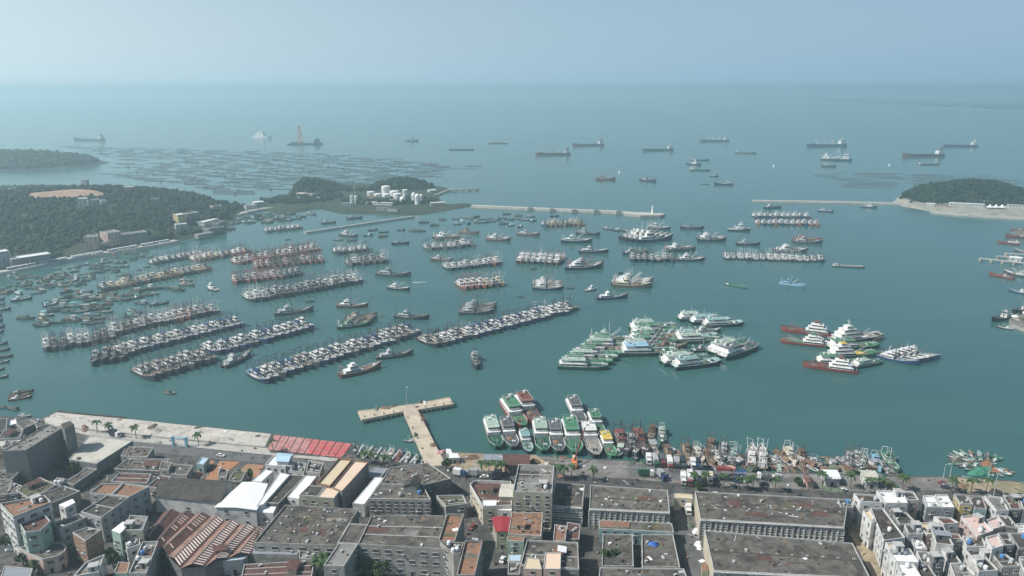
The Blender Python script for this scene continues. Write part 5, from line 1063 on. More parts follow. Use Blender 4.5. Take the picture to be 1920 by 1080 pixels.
for kind, v, pal, label, q in (
    ('liner', 1, 'grey', 'grey trawler moored alone against the pale clump', ((-192.3,455.0),(-182.5,482.3))),
    ('liner', 0, 'red', 'red trawler lying right of the T-pier raft', ((-111.3,439.2),(-87.1,457.9))),
    ('liner', 2, 'grey', 'grey trawler with an orange bow right of the T-pier raft', ((-93.5,471.8),(-68.8,482.3))),
    ('liner', 0, 'dark', 'lone trawler seen end-on in the open basin', ((-26.3,478.0),(-23.2,451.2))),
    ('liner', 1, 'grey', 'grey trawler with high bow below the white-poled raft', ((-194.9,571.9),(-165.2,585.2))),
    ('liner', 0, 'red', 'dark red trawler moored alone left of centre', ((-148.9,596.0),(-121.7,596.0))),
    ('liner', 1, 'dark', 'dark trawler with white house moored alone at centre left', ((-95.2,566.1),(-66.2,561.8))),
    ('liner', 2, 'grey', 'grey trawler moored alone right of the white-poled raft', ((-135.5,706.3),(-99.1,699.9))),
    ('liner', 0, 'whiteboat', 'white trawler beside the speeding launch', ((-115.6,656.1),(-93.3,648.7))),
    ('liner', 1, 'pale', 'pale trawler moored below the breakwater head, left', ((59.4,868.4),(97.8,865.2))),
    ('liner', 0, 'dark', 'dark trawler moored just behind the pale one', ((82.0,922.1),(111.8,908.1))),
    ('liner', 2, 'red', 'reddish trawler anchored near the small boats', ((6.8,915.1),(35.7,908.1))),
    ('liner', 0, 'navy', 'white-housed trawler left of a pair near the breakwater', ((120.1,955.2),(134.0,947.7))),
    ('liner', 1, 'navy', 'navy trawler right of a pair near the breakwater', ((132.3,940.3),(151.1,940.3))),
    ('liner', 0, 'pale', 'pale trawler under the lighthouse', ((180.9,962.9),(209.0,947.7))),
    ('liner', 1, 'dark', 'dark trawler right of the lighthouse', ((223.5,959.1),(253.5,951.5))),
    ('tug', 0, 'whiteboat', 'work boat with a tall white tower house', ((282.3,944.0),(311.2,940.3))),
    ('liner', 2, 'navy', 'navy trawler moored alone above the masted trio', ((75.5,809.0),(109.9,809.0))),
    ('liner', 0, 'dark', 'dark trawler left of the six-boat row', ((124.4,800.7),(153.6,803.5))),
    ('liner', 1, 'dark', 'dark trawler below the island breakwater rafts', ((266.5,852.8),(294.7,849.7))),
    ('barge', 0, 'grey', 'long dark vessel off the right end of the upright raft', ((335.2,744.8),(366.5,737.7))),
    ('barge', 0, 'green', 'low grey-green barge anchored alone', ((202.8,671.4),(218.8,656.1))),
    ('liner', 1, 'sky', 'light blue boat anchored alone on the right', ((255.2,673.4),(274.9,659.9))),
    ('liner', 2, 'blue', 'blue wooden boat anchored in mid-harbour', ((74.3,618.8),(103.5,625.6))),
    ('tug', 0, 'whiteboat', 'small tug in mid-harbour', ((66.6,646.8),(78.5,652.4))),
    ('liner', 1, 'red', 'red-brown boat alone above the mid-harbour raft', ((-87.8,771.8),(-63.3,769.3))),
    ('liner', 1, 'brown', 'brown boat with a very tall mast near the breakwater', ((-67.5,929.3),(-41.5,918.6))),
    ('liner', 0, 'whiteboat', 'white boat outside the end of the inner mole', ((-217.7,911.6),(-191.9,897.9))),
    ('liner', 2, 'dark', 'dark trawler off the middle of the inner mole', ((-143.9,855.8),(-122.7,858.9))),
    ('liner', 0, 'dark', 'dark boat in the water inside the mole, left', ((-261.9,990.7),(-242.6,998.9))),
    ('liner', 1, 'dark', 'dark boat inside the mole near the causeway', ((-235.1,1028.7),(-214.1,1037.6))),
    ('liner', 2, 'navy', 'navy boat at the tip of the island breakwater', ((462.8,1098.7),(483.6,1088.9))),
    ('tug', 0, 'grey', 'grey work boat by the island breakwater', ((545.5,1139.9),(568.0,1129.3))),
    ('liner', 0, 'dark', 'dark trawler at the tip of the left breakwater raft', ((390.5,1124.1),(418.7,1129.3))),
    ('liner', 0, 'redred', 'red boat at the top of the right edge', ((667.2,936.6),(654.4,947.7))),
    ('vessel', 1, 'redred', 'red-hulled vessel moored at the right edge', ((604.1,852.8),(584.8,865.2))),
    ('liner', 2, 'redred', 'red-bowed trawler below the right-edge finger pier', ((489.6,689.5),(476.0,708.5))),
    ('liner', 0, 'blue', 'blue-hulled boat at the right edge', ((465.5,634.3),(456.6,648.7))),
    ('liner', 1, 'dark', 'dark boat moored at the right-edge wharf', ((407.5,569.0),(381.7,554.9))),
    ('liner', 1, 'whiteboat', 'white boat at the right-edge wharf corner', ((386.3,534.9),(377.3,541.4))),
    ('liner', 1, 'redred', 'second red boat along the right-edge wharf arm', ((645.1,891.1),(617.9,901.3))),
    ('liner', 2, 'whiteboat', 'white trawler beside the red-bowed one at the right edge', ((509.6,693.6),(494.7,715.0))),
    ('liner', 0, 'grey', 'grey trawler behind the right-edge finger pier', ((584.2,798.0),(575.0,820.2))),
    ('liner', 0, 'dark', 'dark trawler at the top of the right-edge wharf', ((438.4,589.8),(412.9,577.7))),
    ('liner', 2, 'cream', 'cream boat below the curved cream raft', ((-321.6,683.4),(-308.2,683.4))),
    ('liner', 0, 'cream', 'cream ferry with yellow awning beside the cream raft', ((-314.7,667.5),(-298.7,665.6))),
    ('liner', 1, 'dark', 'dark trawler among the sampans, right side', ((-310.2,599.2),(-296.5,607.2))),
    ('liner', 1, 'pale', 'pale boat alone at the left by the edge raft', ((-437.4,612.1),(-424.2,622.2))),
    ('tug', 0, 'pale', 'small white boat off the end of the cream raft', ((-270.3,646.8),(-284.6,658.0)))):
    boat(kind, v, pal, label, *q)
# ---------------------------------------------------------------- vessels moored bow-on to the quay
for kind, v, pal, label, q in (
    ('vessel', 0, 'mint', 'dark green quay vessel, first from the left', ((-12.7,371.7),(-7.1,340.8))),
    ('vessel', 1, 'greyroof', 'quay vessel with a grey roof, second from the left', ((-4.1,370.4),(1.1,340.8))),
    ('vessel', 0, 'redgreen', 'red-hulled vessel with a bright green deck in the outer row', ((-3.8,398.0),(6.4,364.5))),
    ('vessel', 1, 'redred', 'vessel with a red roof and teal deck in the outer row', ((4.8,403.4),(13.9,369.8))),
    ('vessel', 1, 'turq', 'small turquoise-roofed vessel tucked at the quay', ((5.7,358.8),(9.0,336.8))),
    ('vessel', 1, 'mint', 'mint-roofed quay vessel in the middle of the row', ((14.7,369.1),(16.5,336.3))),
    ('vessel', 1, 'greyroof', 'quay vessel with brown nets heaped on its bow', ((22.6,367.1),(24.1,335.7))),
    ('vessel', 0, 'green', 'quay vessel with clean green roof and deck beside the crane', ((31.0,369.8),(32.6,334.0))),
    ('vessel', 0, 'greyroof', 'grey-decked vessel in the outer row above the crane', ((34.7,398.8),(38.8,368.4))),
    ('vessel', 1, 'green', 'white vessel with a green roof in the outer row', ((45.4,381.3),(47.7,354.4))),
    ('vessel', 2, 'whiteboat', 'all-white quay vessel right of the crane boom', ((40.5,364.5),(42.6,331.8))),
    ('vessel', 1, 'yellow', 'quay vessel with a bright yellow roof', ((48.7,355.7),(50.9,331.8))),
    ('trawler', 0, 'redtop', 'dark trawler with a red stern at the quay', ((56.5,360.7),(58.5,332.4))),
    ('trawler', 1, 'grey', 'grey-decked trawler second right of the yellow roof', ((61.7,356.9),(62.4,331.3))),
    ('trawler', 2, 'redtop', 'red-topped trawler third right of the yellow roof', ((66.9,360.7),(68.2,332.4))),
    ('liner', 1, 'rusty', 'dark hulk with a red roof outside the quay row', ((77.9,367.1),(71.6,348.4))),
    ('liner', 0, 'mint', 'green-grey boat outside the quay row', ((81.8,364.5),(77.9,344.8))),
    ('trawler', 1, 'yhull', 'cream-hulled boat with its bow over the trucks', ((72.6,347.8),(73.1,331.3))),
    ('trawler', 2, 'brown', 'pinkish wooden boat right of the cream hull', ((79.7,344.3),(80.2,327.0))),
    ('trawler', 0, 'brown', 'wooden boat alone above the parked lorries', ((89.8,346.0),(88.3,325.4))),
    ('trawler', 1, 'yhull', 'small cream boat beside the rusty wrecks', ((94.8,342.5),(94.5,325.9))),
    ('trawler', 2, 'rusty', 'wrecked wooden boat with a red canopy', ((105.3,350.8),(99.3,332.4))),
    ('trawler', 0, 'rusty', 'wrecked wooden boat left of the red canopy', ((98.9,340.2),(99.7,323.8))),
    ('trawler', 1, 'dark', 'dark narrow wreck with tall poles', ((110.5,347.2),(105.9,328.0))),
    ('trawler', 0, 'turq', 'turquoise wreck behind the steel frame', ((113.2,341.4),(111.8,323.8))),
    ('trawler', 2, 'whiteboat', 'white-bowed wooden boat, left of two', ((116.6,320.7),(123.8,342.5))),
    ('trawler', 1, 'whiteboat', 'white-bowed wooden boat, right of two', ((121.7,319.6),(128.5,341.9))),
    ('trawler', 0, 'rusty', 'brown wooden boat pulled against the quay wall', ((124.6,332.4),(123.2,318.6))),
    ('trawler', 2, 'rusty', 'big brown hulk with a cluttered deck', ((134.4,339.1),(139.9,325.9))),
    ('trawler', 1, 'yhull', 'big tan-hulled hulk facing the shore', ((141.7,342.5),(139.6,323.8))),
    ('trawler', 0, 'rusty', 'brown hulk with poles at the right of the tan hull', ((148.0,340.2),(144.3,323.8))),
    ('sampan', 2, 'rusty', 'flat wooden boat by the pale hut, outermost', ((155.1,333.5),(161.2,331.3))),
    ('sampan', 2, 'dark', 'flat dark boat by the pale hut', ((151.8,328.0),(159.9,325.9))),
    ('sampan', 2, 'brown', 'flat brown boat by the pale hut, innermost', ((152.7,323.8),(159.7,321.7))),
    ('trawler', 2, 'grey', 'grey wreck with many poles left of the green boat', ((171.7,336.8),(163.0,318.6))),
    ('trawler', 0, 'grey', 'grey wreck leaning by the poles', ((175.4,337.9),(168.2,319.6))),
    ('trawler', 1, 'mint', 'dull green boat left of the bright blue boat', ((177.7,333.5),(168.5,317.6))),
    ('liner', 1, 'sky', 'bright blue boat moored at the quay', ((182.8,334.6),(178.6,317.6))),
    ('liner', 0, 'green', 'white-topped boat with a green rim at the quay end', ((189.0,336.8),(185.8,315.6)))):
    boat(kind, v, pal, label, *q)

rg = random.Random(23)
for k, (x, y) in enumerate(((57.9,342.5),(67.1,340.2),(69.5,336.8),(83.1,336.8),(84.8,332.4),(91.0,331.3),(94.8,337.9),(104.2,334.6),(102.9,325.9),(108.7,331.3),(111.8,329.1),(113.7,324.8),(116.3,328.0),(122.1,331.3),(121.4,325.9),(126.7,325.9),(130.1,331.3),(130.9,322.7),(132.7,320.7),(136.8,321.7),(140.8,322.7),(146.2,325.9),(146.7,321.7),(151.3,328.0),(152.2,318.6),(158.2,328.0),(161.7,323.8),(161.4,319.6),(166.5,321.7),(175.8,325.9),(173.9,319.6),(179.0,322.7),(181.7,316.6),(55.0,337.9),(61.3,334.6),(72.9,340.2),(79.7,333.5),(87.6,325.9),(93.4,328.0),(98.7,325.9),(101.4,330.2),(108.7,325.9),(114.4,332.4),(116.9,324.8),(125.6,329.1),(129.9,325.9),(137.1,327.0),(141.2,328.0),(142.1,320.7),(149.0,330.2),(149.9,320.7),(158.1,322.7),(157.9,318.6),(166.2,327.0),(170.9,329.1),(170.2,321.7),(174.5,316.6),(182.7,321.7),(185.3,318.6))):
    h = -1.4+rg.uniform(-.5, .5)+(math.pi if rg.random() < .4 else 0); l = rg.uniform(9, 15)/2; d = Vector((math.cos(h), math.sin(h)))*l
    pal = rg.choice(('rusty', 'rusty', 'dark', 'grey', 'brown', 'whiteboat', 'mint')); kind = rg.choice(('trawler', 'liner', 'sampan'))
    boat(kind, rg.randrange(3), pal, '%s small boat, %s from the left in the weathered fringe along the quay' % (WORD[pal], ordinal(k+1)), Vector((x, y))-d, Vector((x, y))+d, 'weathered fringe of boats along the quay')
# ---------------------------------------------------------------- ships at anchor outside
for kind, v, pal, label, q in (
    ('cargo', 0, 'grey', 'faint grey cargo ship near the far left island', ((-1441,2628),(-1566,2656))),
    ('tug', 0, 'grey', 'small grey ship right of the crane barge', ((-373,2602),(-326,2602))),
    ('barge', 0, 'grey', 'low grey barge below the far small ship', ((-190,2236),(-114,2236))),
    ('barge', 0, 'red', 'thin far barge left of the two red ships', ((-14,2500),(-82,2500))),
    ('cargo', 1, 'redred', 'red cargo ship nearest the middle offshore', ((163,2072),(64,2055))),
    ('cargo', 0, 'redred', 'red-brown cargo ship behind the nearest red ship', ((297,2405),(193,2383))),
    ('cargo', 0, 'mint', 'dark green cargo ship in the middle offshore', ((481,2217),(386,2197))),
    ('cargo', 1, 'grey', 'far cargo ship with white deck cranes', ((759,2602),(655,2602))),
    ('cargo', 0, 'grey', 'small cargo ship with its house on the left', ((639,2124),(695,2106))),
    ('cargo', 0, 'dark', 'dark small ship top of the offshore cluster', ((461,1900),(507,1900))),
    ('tug', 0, 'dark', 'dark tug left in the offshore cluster', ((428,1805),(457,1779))),
    ('cargo', 0, 'yellow', 'orange small ship in the offshore cluster', ((401,1661),(448,1661))),
    ('tug', 0, 'turq', 'pale small boat below the orange ship', ((416,1548),(436,1548))),
    ('liner', 1, 'navy', 'navy trawler below the offshore cluster', ((425.4,1407.7),(389.6,1415.7))),
    ('barge', 0, 'dark', 'tiny dark barge beside the navy trawler', ((363.8,1415.7),(380.3,1415.7))),
    ('liner', 0, 'redred', 'red and white ship outside the breakwater', ((170.3,1492.3),(210.3,1483.4))),
    ('liner', 1, 'dark', 'dark trawler outside the breakwater', ((258.8,1483.4),(287.2,1457.3))),
    ('cargo', 1, 'blue', 'long pale cargo ship on the right offshore', ((1069,2383),(936,2361))),
    ('dredger', 0, 'pale', 'bulky white and red dredger on the right offshore', ((799,1915),(869,1886))),
    ('liner', 2, 'dark', 'small boat just below the dredger', ((736,1754),(766,1742))),
    ('cargo', 0, 'redred', 'long cargo ship with a bright house near the right edge', ((1177,2022),(1056,2006))),
    ('barge', 0, 'redred', 'low reddish barge above the floats on the right', ((987,1792),(1039,1792))),
    ('cargo', 0, 'navy', 'farthest dark cargo ship at the right', ((1478,2361),(1370,2361)))):
    boat(kind, v, pal, label, *q)

# ---------------------------------------------------------------- small boats
def swarm(where, pts, seed, more=0.0, pals=('dark', 'grey', 'brown', 'green', 'dark', 'turq'), L=(8, 11)):
    rg = random.Random(seed); pts = list(pts); pts = sorted(pts + [(x+rg.uniform(-14, 14), y+rg.uniform(-14, 14)) for x, y in pts if rg.random() < more])
    for k, (x, y) in enumerate(pts):
        h = rg.gauss(0.15, 0.45)+(math.pi if rg.random() < .35 else 0); l = rg.uniform(*L)/2; pal = rg.choice(pals); d = Vector((math.cos(h), math.sin(h)))*l
        boat('sampan', rg.randrange(3), pal, '%s sampan, %s from the left in %s' % (WORD[pal], ordinal(k+1), where), Vector((x, y))-d, Vector((x, y))+d, where)
swarm('the sampans nearest the seawall', ((-462.0,787.3),(-460.2,798.0),(-452.9,803.5),(-431.9,803.5),(-424.6,800.7),(-412.8,779.5),(-410.8,787.3),(-407.4,790.0),(-402.0,787.3),(-428.5,814.6),(-420.7,817.4),(-443.3,774.4),(-451.0,747.2),(-449.5,754.4),(-437.2,742.4),(-434.2,747.2),(-423.3,742.4),(-414.8,740.0),(-420.9,759.3),(-417.8,764.2),(-403.8,742.4),(-381.9,728.5),(-420.5,715.0),(-415.2,717.2),(-406.1,717.2),(-400.2,719.5),(-388.5,702.0),(-383.8,706.3),(-466.2,728.5),(-452.7,715.0),(-457.1,706.3),(-475.7,702.0),(-462.5,693.6),(-452.2,689.5),(-486.4,706.3),(-497.2,710.6),(-457.9,733.1),(-443.5,719.5),(-431.8,708.5),(-422.3,710.6),(-433.3,756.8),(-429.1,761.8),(-451.2,737.7),(-440.4,697.8)), 3, .7, L=(7, 10))
swarm('the middle sampans off the headland', ((-479.2,689.5),(-482.0,702.0),(-469.3,677.3),(-460.4,671.4),(-446.6,656.1),(-441.2,661.8),(-433.2,650.5),(-431.9,658.0),(-429.7,643.2),(-448.8,677.3),(-453.4,691.5),(-455.9,704.2),(-440.5,687.4),(-430.4,677.3),(-426.1,667.5),(-412.2,652.4),(-424.0,681.3),(-401.7,650.5),(-409.5,667.5),(-407.0,669.5),(-425.0,687.4),(-434.7,673.4),(-433.8,693.6),(-468.2,661.8),(-466.7,650.5),(-460.2,637.8),(-460.3,646.8),(-414.2,697.8),(-411.2,681.3)), 5, .75, L=(9, 12))
swarm('the outer sampans above the left rafts', ((-398.2,608.8),(-401.5,622.2),(-394.4,622.2),(-391.8,613.8),(-390.6,637.8),(-386.7,639.6),(-383.6,622.2),(-376.9,622.2),(-367.6,613.8),(-366.6,618.8),(-380.0,597.6),(-384.9,592.9),(-382.1,582.2),(-381.0,571.9),(-376.2,560.4),(-369.4,550.8),(-371.9,548.1),(-369.6,582.2),(-370.9,597.6),(-358.1,580.7),(-359.5,597.6),(-355.0,597.6),(-352.9,589.8),(-348.4,602.4),(-354.8,618.8),(-353.3,622.2),(-341.4,615.4),(-334.4,622.2),(-320.6,605.6),(-317.5,583.7),(-351.9,554.9),(-349.6,560.4),(-343.9,563.3),(-341.9,567.5),(-331.8,563.3),(-325.2,564.7),(-334.8,550.8),(-336.8,580.7),(-343.2,648.7),(-344.6,637.8),(-362.5,637.8),(-359.0,622.2),(-330.7,652.4),(-323.9,637.8),(-319.1,656.1)), 6, .6, L=(11, 15))
swarm('the small boats below the breakwater', ((-79.6,1028.7),(-69.1,1042.0),(-59.4,1033.1),(-50.1,1046.5),(-44.6,1024.4),(-34.1,1028.7),(-68.4,1007.3),(-58.5,990.7),(-49.8,1007.3),(-40.6,998.9),(-29.7,1007.3),(-21.1,1020.0),(-13.8,1037.6),(-3.8,1024.4),(7.6,1028.7),(18.8,1020.0),(29.9,1011.5),(-11.0,990.7),(0.0,978.6),(10.7,966.8),(-74.3,986.6),(-7.9,1069.7),(9.3,1055.7),(27.0,1046.5),(61.9,1051.1),(-181.9,908.1),(-181.7,944.0),(-161.8,901.3),(-145.3,944.0),(-128.8,940.3),(-117.9,936.6),(-121.7,998.9),(-104.9,978.6),(-98.2,1024.4),(-165.2,929.3),(-195.0,874.8),(-212.8,881.2)), 8, L=(11, 15))
swarm('the loose dinghies out in the basin', ((-175.9,612.1),(-106.2,571.9),(-58.1,532.4),(22.0,730.8),(7.6,627.3),(54.6,656.1),(107.2,712.8),(-209.1,413.6),(-289.3,390.6),(-296.1,392.8),(-274.9,881.2),(40.6,671.4)), 9, L=(7, 10))
swarm('the boats moored along the causeway', ((-389.0,1079.2),(-370.8,1060.3),(-362.1,1069.7),(-345.9,1055.7),(-332.9,1051.1),(-328.1,1074.4),(-367.0,1033.1),(-353.5,1024.4),(-338.5,1020.0),(-331.2,1033.1),(-385.2,1024.4),(-368.7,998.9),(-314.7,1015.7),(-307.2,1028.7),(-304.5,1046.5),(-294.0,1065.0),(-361.3,998.9),(-380.5,990.7),(-371.7,951.5),(-339.2,998.9)), 10, .5, L=(12, 18))

# ---------------------------------------------------------------- T-shaped pier
M_PIER = mat('tan_pier_concrete', (0.48, 0.41, 0.31), 0.9, 0.14, 0.25, (0.38, 0.32, 0.25), 0.45)
pier = thing('pier', 'T-shaped tan concrete pier reaching into the basin', 'pier', (0, 0, 0))
b = MB(); b.prism(((-32.2,320.8),(-41.5,319.8),(-61.8,382.4),(-83.3,371.3),(-87.6,382.4),(-64.1,389.6),(-55.2,392.6),(-37.1,401.7),(-33.8,392.6),(-53.9,384.5))[::-1], 1.4, 2.8, 0); b.build('deck', [M_PIER], pier)
pile = MB(); pile.box(0, 0, 0, 1.1, 1.1, 3.2, 0); PILE = pile.mesh('pile', [M_STONE])
for p, q, n in (((-83.0,372.6),(-61.9,383.1)) + (8,), ((-53.1,385.2),(-34.5,393.3)) + (7,), ((-61.3,381.0),(-41.7,321.9)) + (10,), ((-53.4,383.1),(-33.3,324.0)) + (10,)):
    for k in range(n):
        t = (k+.5)/n; put('pile', PILE, pier, (p[0]*(1-t)+q[0]*t, p[1]*(1-t)+q[1]*t, 0.4))
FEND = MB(); FEND.lathe(0, 0, [(0.35, 0), (0.6, .1), (.6, 1.3), (.3, 1.4)], 8); FEND = FEND.mesh('fender', [M_DARK])
for x, y in ((-50.4,372.2),(-47.8,365.6),(-45.5,357.9),(-55.0,362.3),(-39.9,342.2)): put('fender', FEND, pier, (x, y, 0.7))
BOL = MB(); BOL.lathe(0, 0, [(.28, 0), (.24, .5), (.4, .6), (.4, .8), (.02, .85)], 8); BOL = BOL.mesh('bollard', [M_DARK])
for x, y in ((-82.2,374.7),(-77.2,376.8),(-72.2,378.8),(-67.1,381.0),(-49.7,387.4),(-44.7,389.6),(-39.7,391.8),(-35.5,394.1),(-57.9,373.3),(-53.6,360.8),(-49.5,348.9),(-45.6,337.2),(-50.2,376.1),(-46.1,364.0),(-42.3,352.6),(-38.3,340.6)): put('bollard', BOL, pier, (x, y, 2.8))
b = MB(); kerb = ((-87.6,382.4),(-64.1,389.6),(-55.2,392.6),(-37.1,401.7))
for k in range(3): b.bar((*kerb[k], 2.95), (*kerb[k+1], 2.95), 0.22)
b.build('kerb', [M_PIER], pier)
def lamp_post(label, p, z, h, group=None, arm=1.6):
    t = thing('lamp_post', label, 'lamp post', (p[0], p[1], z), 0.0, group)
    b = MB(); b.bar((0, 0, 0), (0, 0, h), 0.2, 0, 6, 0.1); b.build('pole', [M_STEEL], t)
    b = MB(); b.bar((0, 0, h), (arm, 0, h+0.3), 0.09); b.build('arm', [M_STEEL], t)
    b = MB(); b.box(arm+.3, 0, h+.25, 1.0, .45, .2); b.build('lamp_head', [M_TANKW], t)
lamp_post('tall pale lamp post standing on the T-shaped pier', (-60.5,388.1), 2.8, 12, None, 0.3)
lamp_post('lamp post at the quay edge beside the sampan fan, left', (203.5,309.1), GZ, 7)
lamp_post('tall lamp post at the quay edge left of the sampan fan', (206.5,309.1), GZ, 11)
lamp_post('lamp post standing right of the sampan fan', (222.6,306.1), GZ, 9)
lamp_post('lamp post behind the white rimmed terrace', (217.1,293.2), GZ, 12)
lamp_post('lamp post by the palms behind the quay yard, left', (-23.4,312.5), GZ, 9)
lamp_post('lamp post by the palms behind the quay yard, right', (-7.1,310.5), GZ, 10)
# ---------------------------------------------------------------- paving slabs of the promenade edge and the red tiled quay
M_REDT = mat('red_quay_tiles', (0.46, 0.10, 0.10), 0.85, 0.2, 0.6, (0.38, 0.20, 0.18), 0.5)
M_PINKT = mat('worn_pink_quay_tiles', (0.42, 0.24, 0.22), 0.9, 0.3, 0.7, (0.36, 0.12, 0.11), 0.5)
rq = structure(put('tiled_quay', None)); q0, q1, q2, q3 = [Vector(p) for p in ((-126.0,353.2),(-82.6,343.0),(-84.3,328.3),(-124.8,337.2))]
for k in range(10):
    a0, a1 = k/10+.006, (k+1)/10-.006
    b = MB(); b.prism([tuple(q3.lerp(q2, a0)), tuple(q3.lerp(q2, a1)), tuple(q0.lerp(q1, a1)), tuple(q0.lerp(q1, a0))], GZ-.3, GZ+.2+.03*(k % 2)); b.build('tile_bay', [M_REDT if k > 4 else M_PINKT], rq)
# slips: narrow jetties with small boats between them
sl = thing('slipway', 'row of narrow jetties for small boats left of the T-pier', 'slipway')
for k, (u, v) in enumerate(zip(((-82.4,345.5),(-77.2,344.3),(-72.0,343.1),(-67.1,342.0),(-62.2,340.8),(-57.3,339.1),(-52.6,336.8),(-47.9,334.0)), ((-83.3,330.7),(-78.8,329.6),(-74.3,328.5),(-69.6,327.4),(-65.2,326.4),(-60.8,325.3),(-56.2,324.2),(-51.2,322.7)))):
    b = MB(); d = (Vector(u)-Vector(v)); b.box(0, 0, 0, d.length, 1.1, 0.4); o = b.build('jetty', [M_TRIM], sl); o.location = ((u[0]+v[0])/2, (u[1]+v[1])/2, 1.4); o.rotation_euler = (0, 0, math.atan2(d.y, d.x))
for k, q in enumerate((((-79.8,331.3),(-79.9,344.8)), ((-74.7,330.2),(-74.5,343.1)), ((-70.0,329.1),(-69.9,341.9)), ((-65.7,328.6),(-65.3,340.8)), ((-61.5,327.5),(-60.9,340.8)), ((-57.1,326.4),(-56.3,339.1)), ((-52.7,325.4),(-52.1,336.8)), ((-48.4,324.8),(-47.5,334.0)), ((-44.7,324.8),(-44.6,332.4)))):
    pal = ('dark', 'green', 'dark', 'grey', 'whiteboat', 'redred', 'whiteboat', 'whiteboat', 'grey')[k]
    boat('trawler', k, pal, '%s boat, %s from the left between the narrow jetties' % (WORD[pal], ordinal(k+1)), *q, 'boats between the narrow jetties', 0.8)
for pal, label, q in (('whiteboat', 'small white boat tied to the left side of the T-pier stem', ((-49.5,350.8),(-57.3,350.2))), ('brown', 'small brown boat tied to the left of the T-pier stem', ((-52.1,357.5),(-54.1,355.7))), ('redred', 'rust red boat along the right side of the T-pier stem', ((-51.2,376.5),(-46.6,362.0))), ('rusty', 'brown boat at the foot of the T-pier stem', ((-42.5,348.4),(-37.8,340.2))), ('whiteboat', 'white launch by the seawall at the left end of the promenade', ((-280.5,381.3),(-272.2,380.6))), ('dark', 'little dark boat below the trio at the bottom left', ((-292.7,390.6),(-287.8,393.5)))):
    boat('trawler', 1, pal, label, *q)

# ---------------------------------------------------------------- blue gate, fences
gt = thing('gate', 'light blue entrance gate on the promenade road', 'gate', (*(-170.2,340.4), GZ), -0.14)
M_GATE = mat('light_blue_gate', (0.22, 0.42, 0.52), 0.6, 0.1, 1.0)
for s in (-1, 1):
    b = MB(); b.box(s*3.6, 0, 2.6, 1.1, 1.1, 5.2); b.box(s*3.6, 0, 5.3, 1.4, 1.4, .3); b.build('pillar', [M_GATE], gt)
b = MB(); b.box(0, 0, 4.6, 6.1, .8, 1.3); b.build('beam', [M_GATE], gt)
b = MB(); b.box(0, -.45, 4.6, 5, .08, .8); b.build('sign_board', [M_TANKW], gt)
b = MB(); b.box(0, 0, .9, 6, .1, 1.6); b.build('barrier', [M_TANKW], gt)
FP = MB(); FP.bar((0, 0, 0), (0, 0, 1.3), .09); FP = FP.mesh('post', [M_STEEL])
def fence(label, pts, z, h=1.2, step=4.0, m=None):
    f = thing('fence', label, 'fence')
    for i in range(len(pts)-1):
        a, c = Vector(pts[i]), Vector(pts[i+1]); n = max(1, int((c-a).length/step))
        for k in range(n): p = a.lerp(c, k/n); put('post', FP, f, (p.x, p.y, z))
        for hh in (0.45, 1.0): b = MB(); b.bar((*a, z+hh), (*c, z+hh), .06); b.build('rail', [m or M_STEEL], f)
fence('grey railing along the promenade road, left of the gate', ((-226.0,353.0),(-197.5,346.9),(-175.1,341.6)), GZ)
fence('grey railing along the promenade road, right of the gate', ((-166.1,339.9),(-142.9,334.7),(-119.9,330.3)), GZ)
fence('long pale balustrade behind the quay trucks and market halls', ((20.0,306.1),(34.7,304.2),(71.1,300.0),(111.5,295.9),(152.1,291.8)), GZ+8.8, step=3.0, m=M_TRIM)
tag(ribbon('sea_wall_coping', ((-257.9,381.7),(-240.0,377.9),(-214.7,373.1)), 0.8, GZ+.9, ROOF['dark'], 'x y z w', slope=.05), 'dark coping on the sea edge at the promenade left end', 'coping')
tag(ribbon('kerb_wall', ((-245.8,362.5),(-185.0,349.9),(-126.8,339.0)), 0.6, GZ+.7, M_STONE, 'x y z w', slope=.05), 'low wall between the promenade and its pavement', 'wall')

# ---------------------------------------------------------------- slatted market roof
sm = thing('slatted_roof_market', 'rust-red sawtooth market roof with rows of pale slats', 'market hall', (0, 0, GZ))
M_SLAT = mat('pale_roof_slats', (0.52, 0.38, 0.32), 0.85, 0.15, 0.8)
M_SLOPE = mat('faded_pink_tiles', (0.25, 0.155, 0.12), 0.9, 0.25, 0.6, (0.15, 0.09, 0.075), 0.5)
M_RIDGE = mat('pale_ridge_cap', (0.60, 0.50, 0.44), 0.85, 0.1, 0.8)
tops = [Vector(p) for p in ((-145.3,270.4),(-138.3,269.2),(-131.4,268.0),(-124.3,266.5),(-117.1,263.0),(-110.0,260.3),(-102.7,257.7),(-98.7,256.6))]
bots = [Vector(p) for p in ((-145.0,251.5),(-139.7,248.4),(-135.4,244.9),(-130.0,240.2),(-122.0,232.6),(-113.5,233.8),(-106.8,238.9),(-98.6,240.9))]
SLAT = MB(); SLAT.box(0, 0, 0, 1, 0.5, 0.14); SLAT2 = SLAT.mesh('roof_slat', [mat('white_roof_slats', (0.72, 0.62, 0.56), 0.85, 0.12, 0.8)]); SLAT = SLAT.mesh('roof_slat', [M_SLAT])
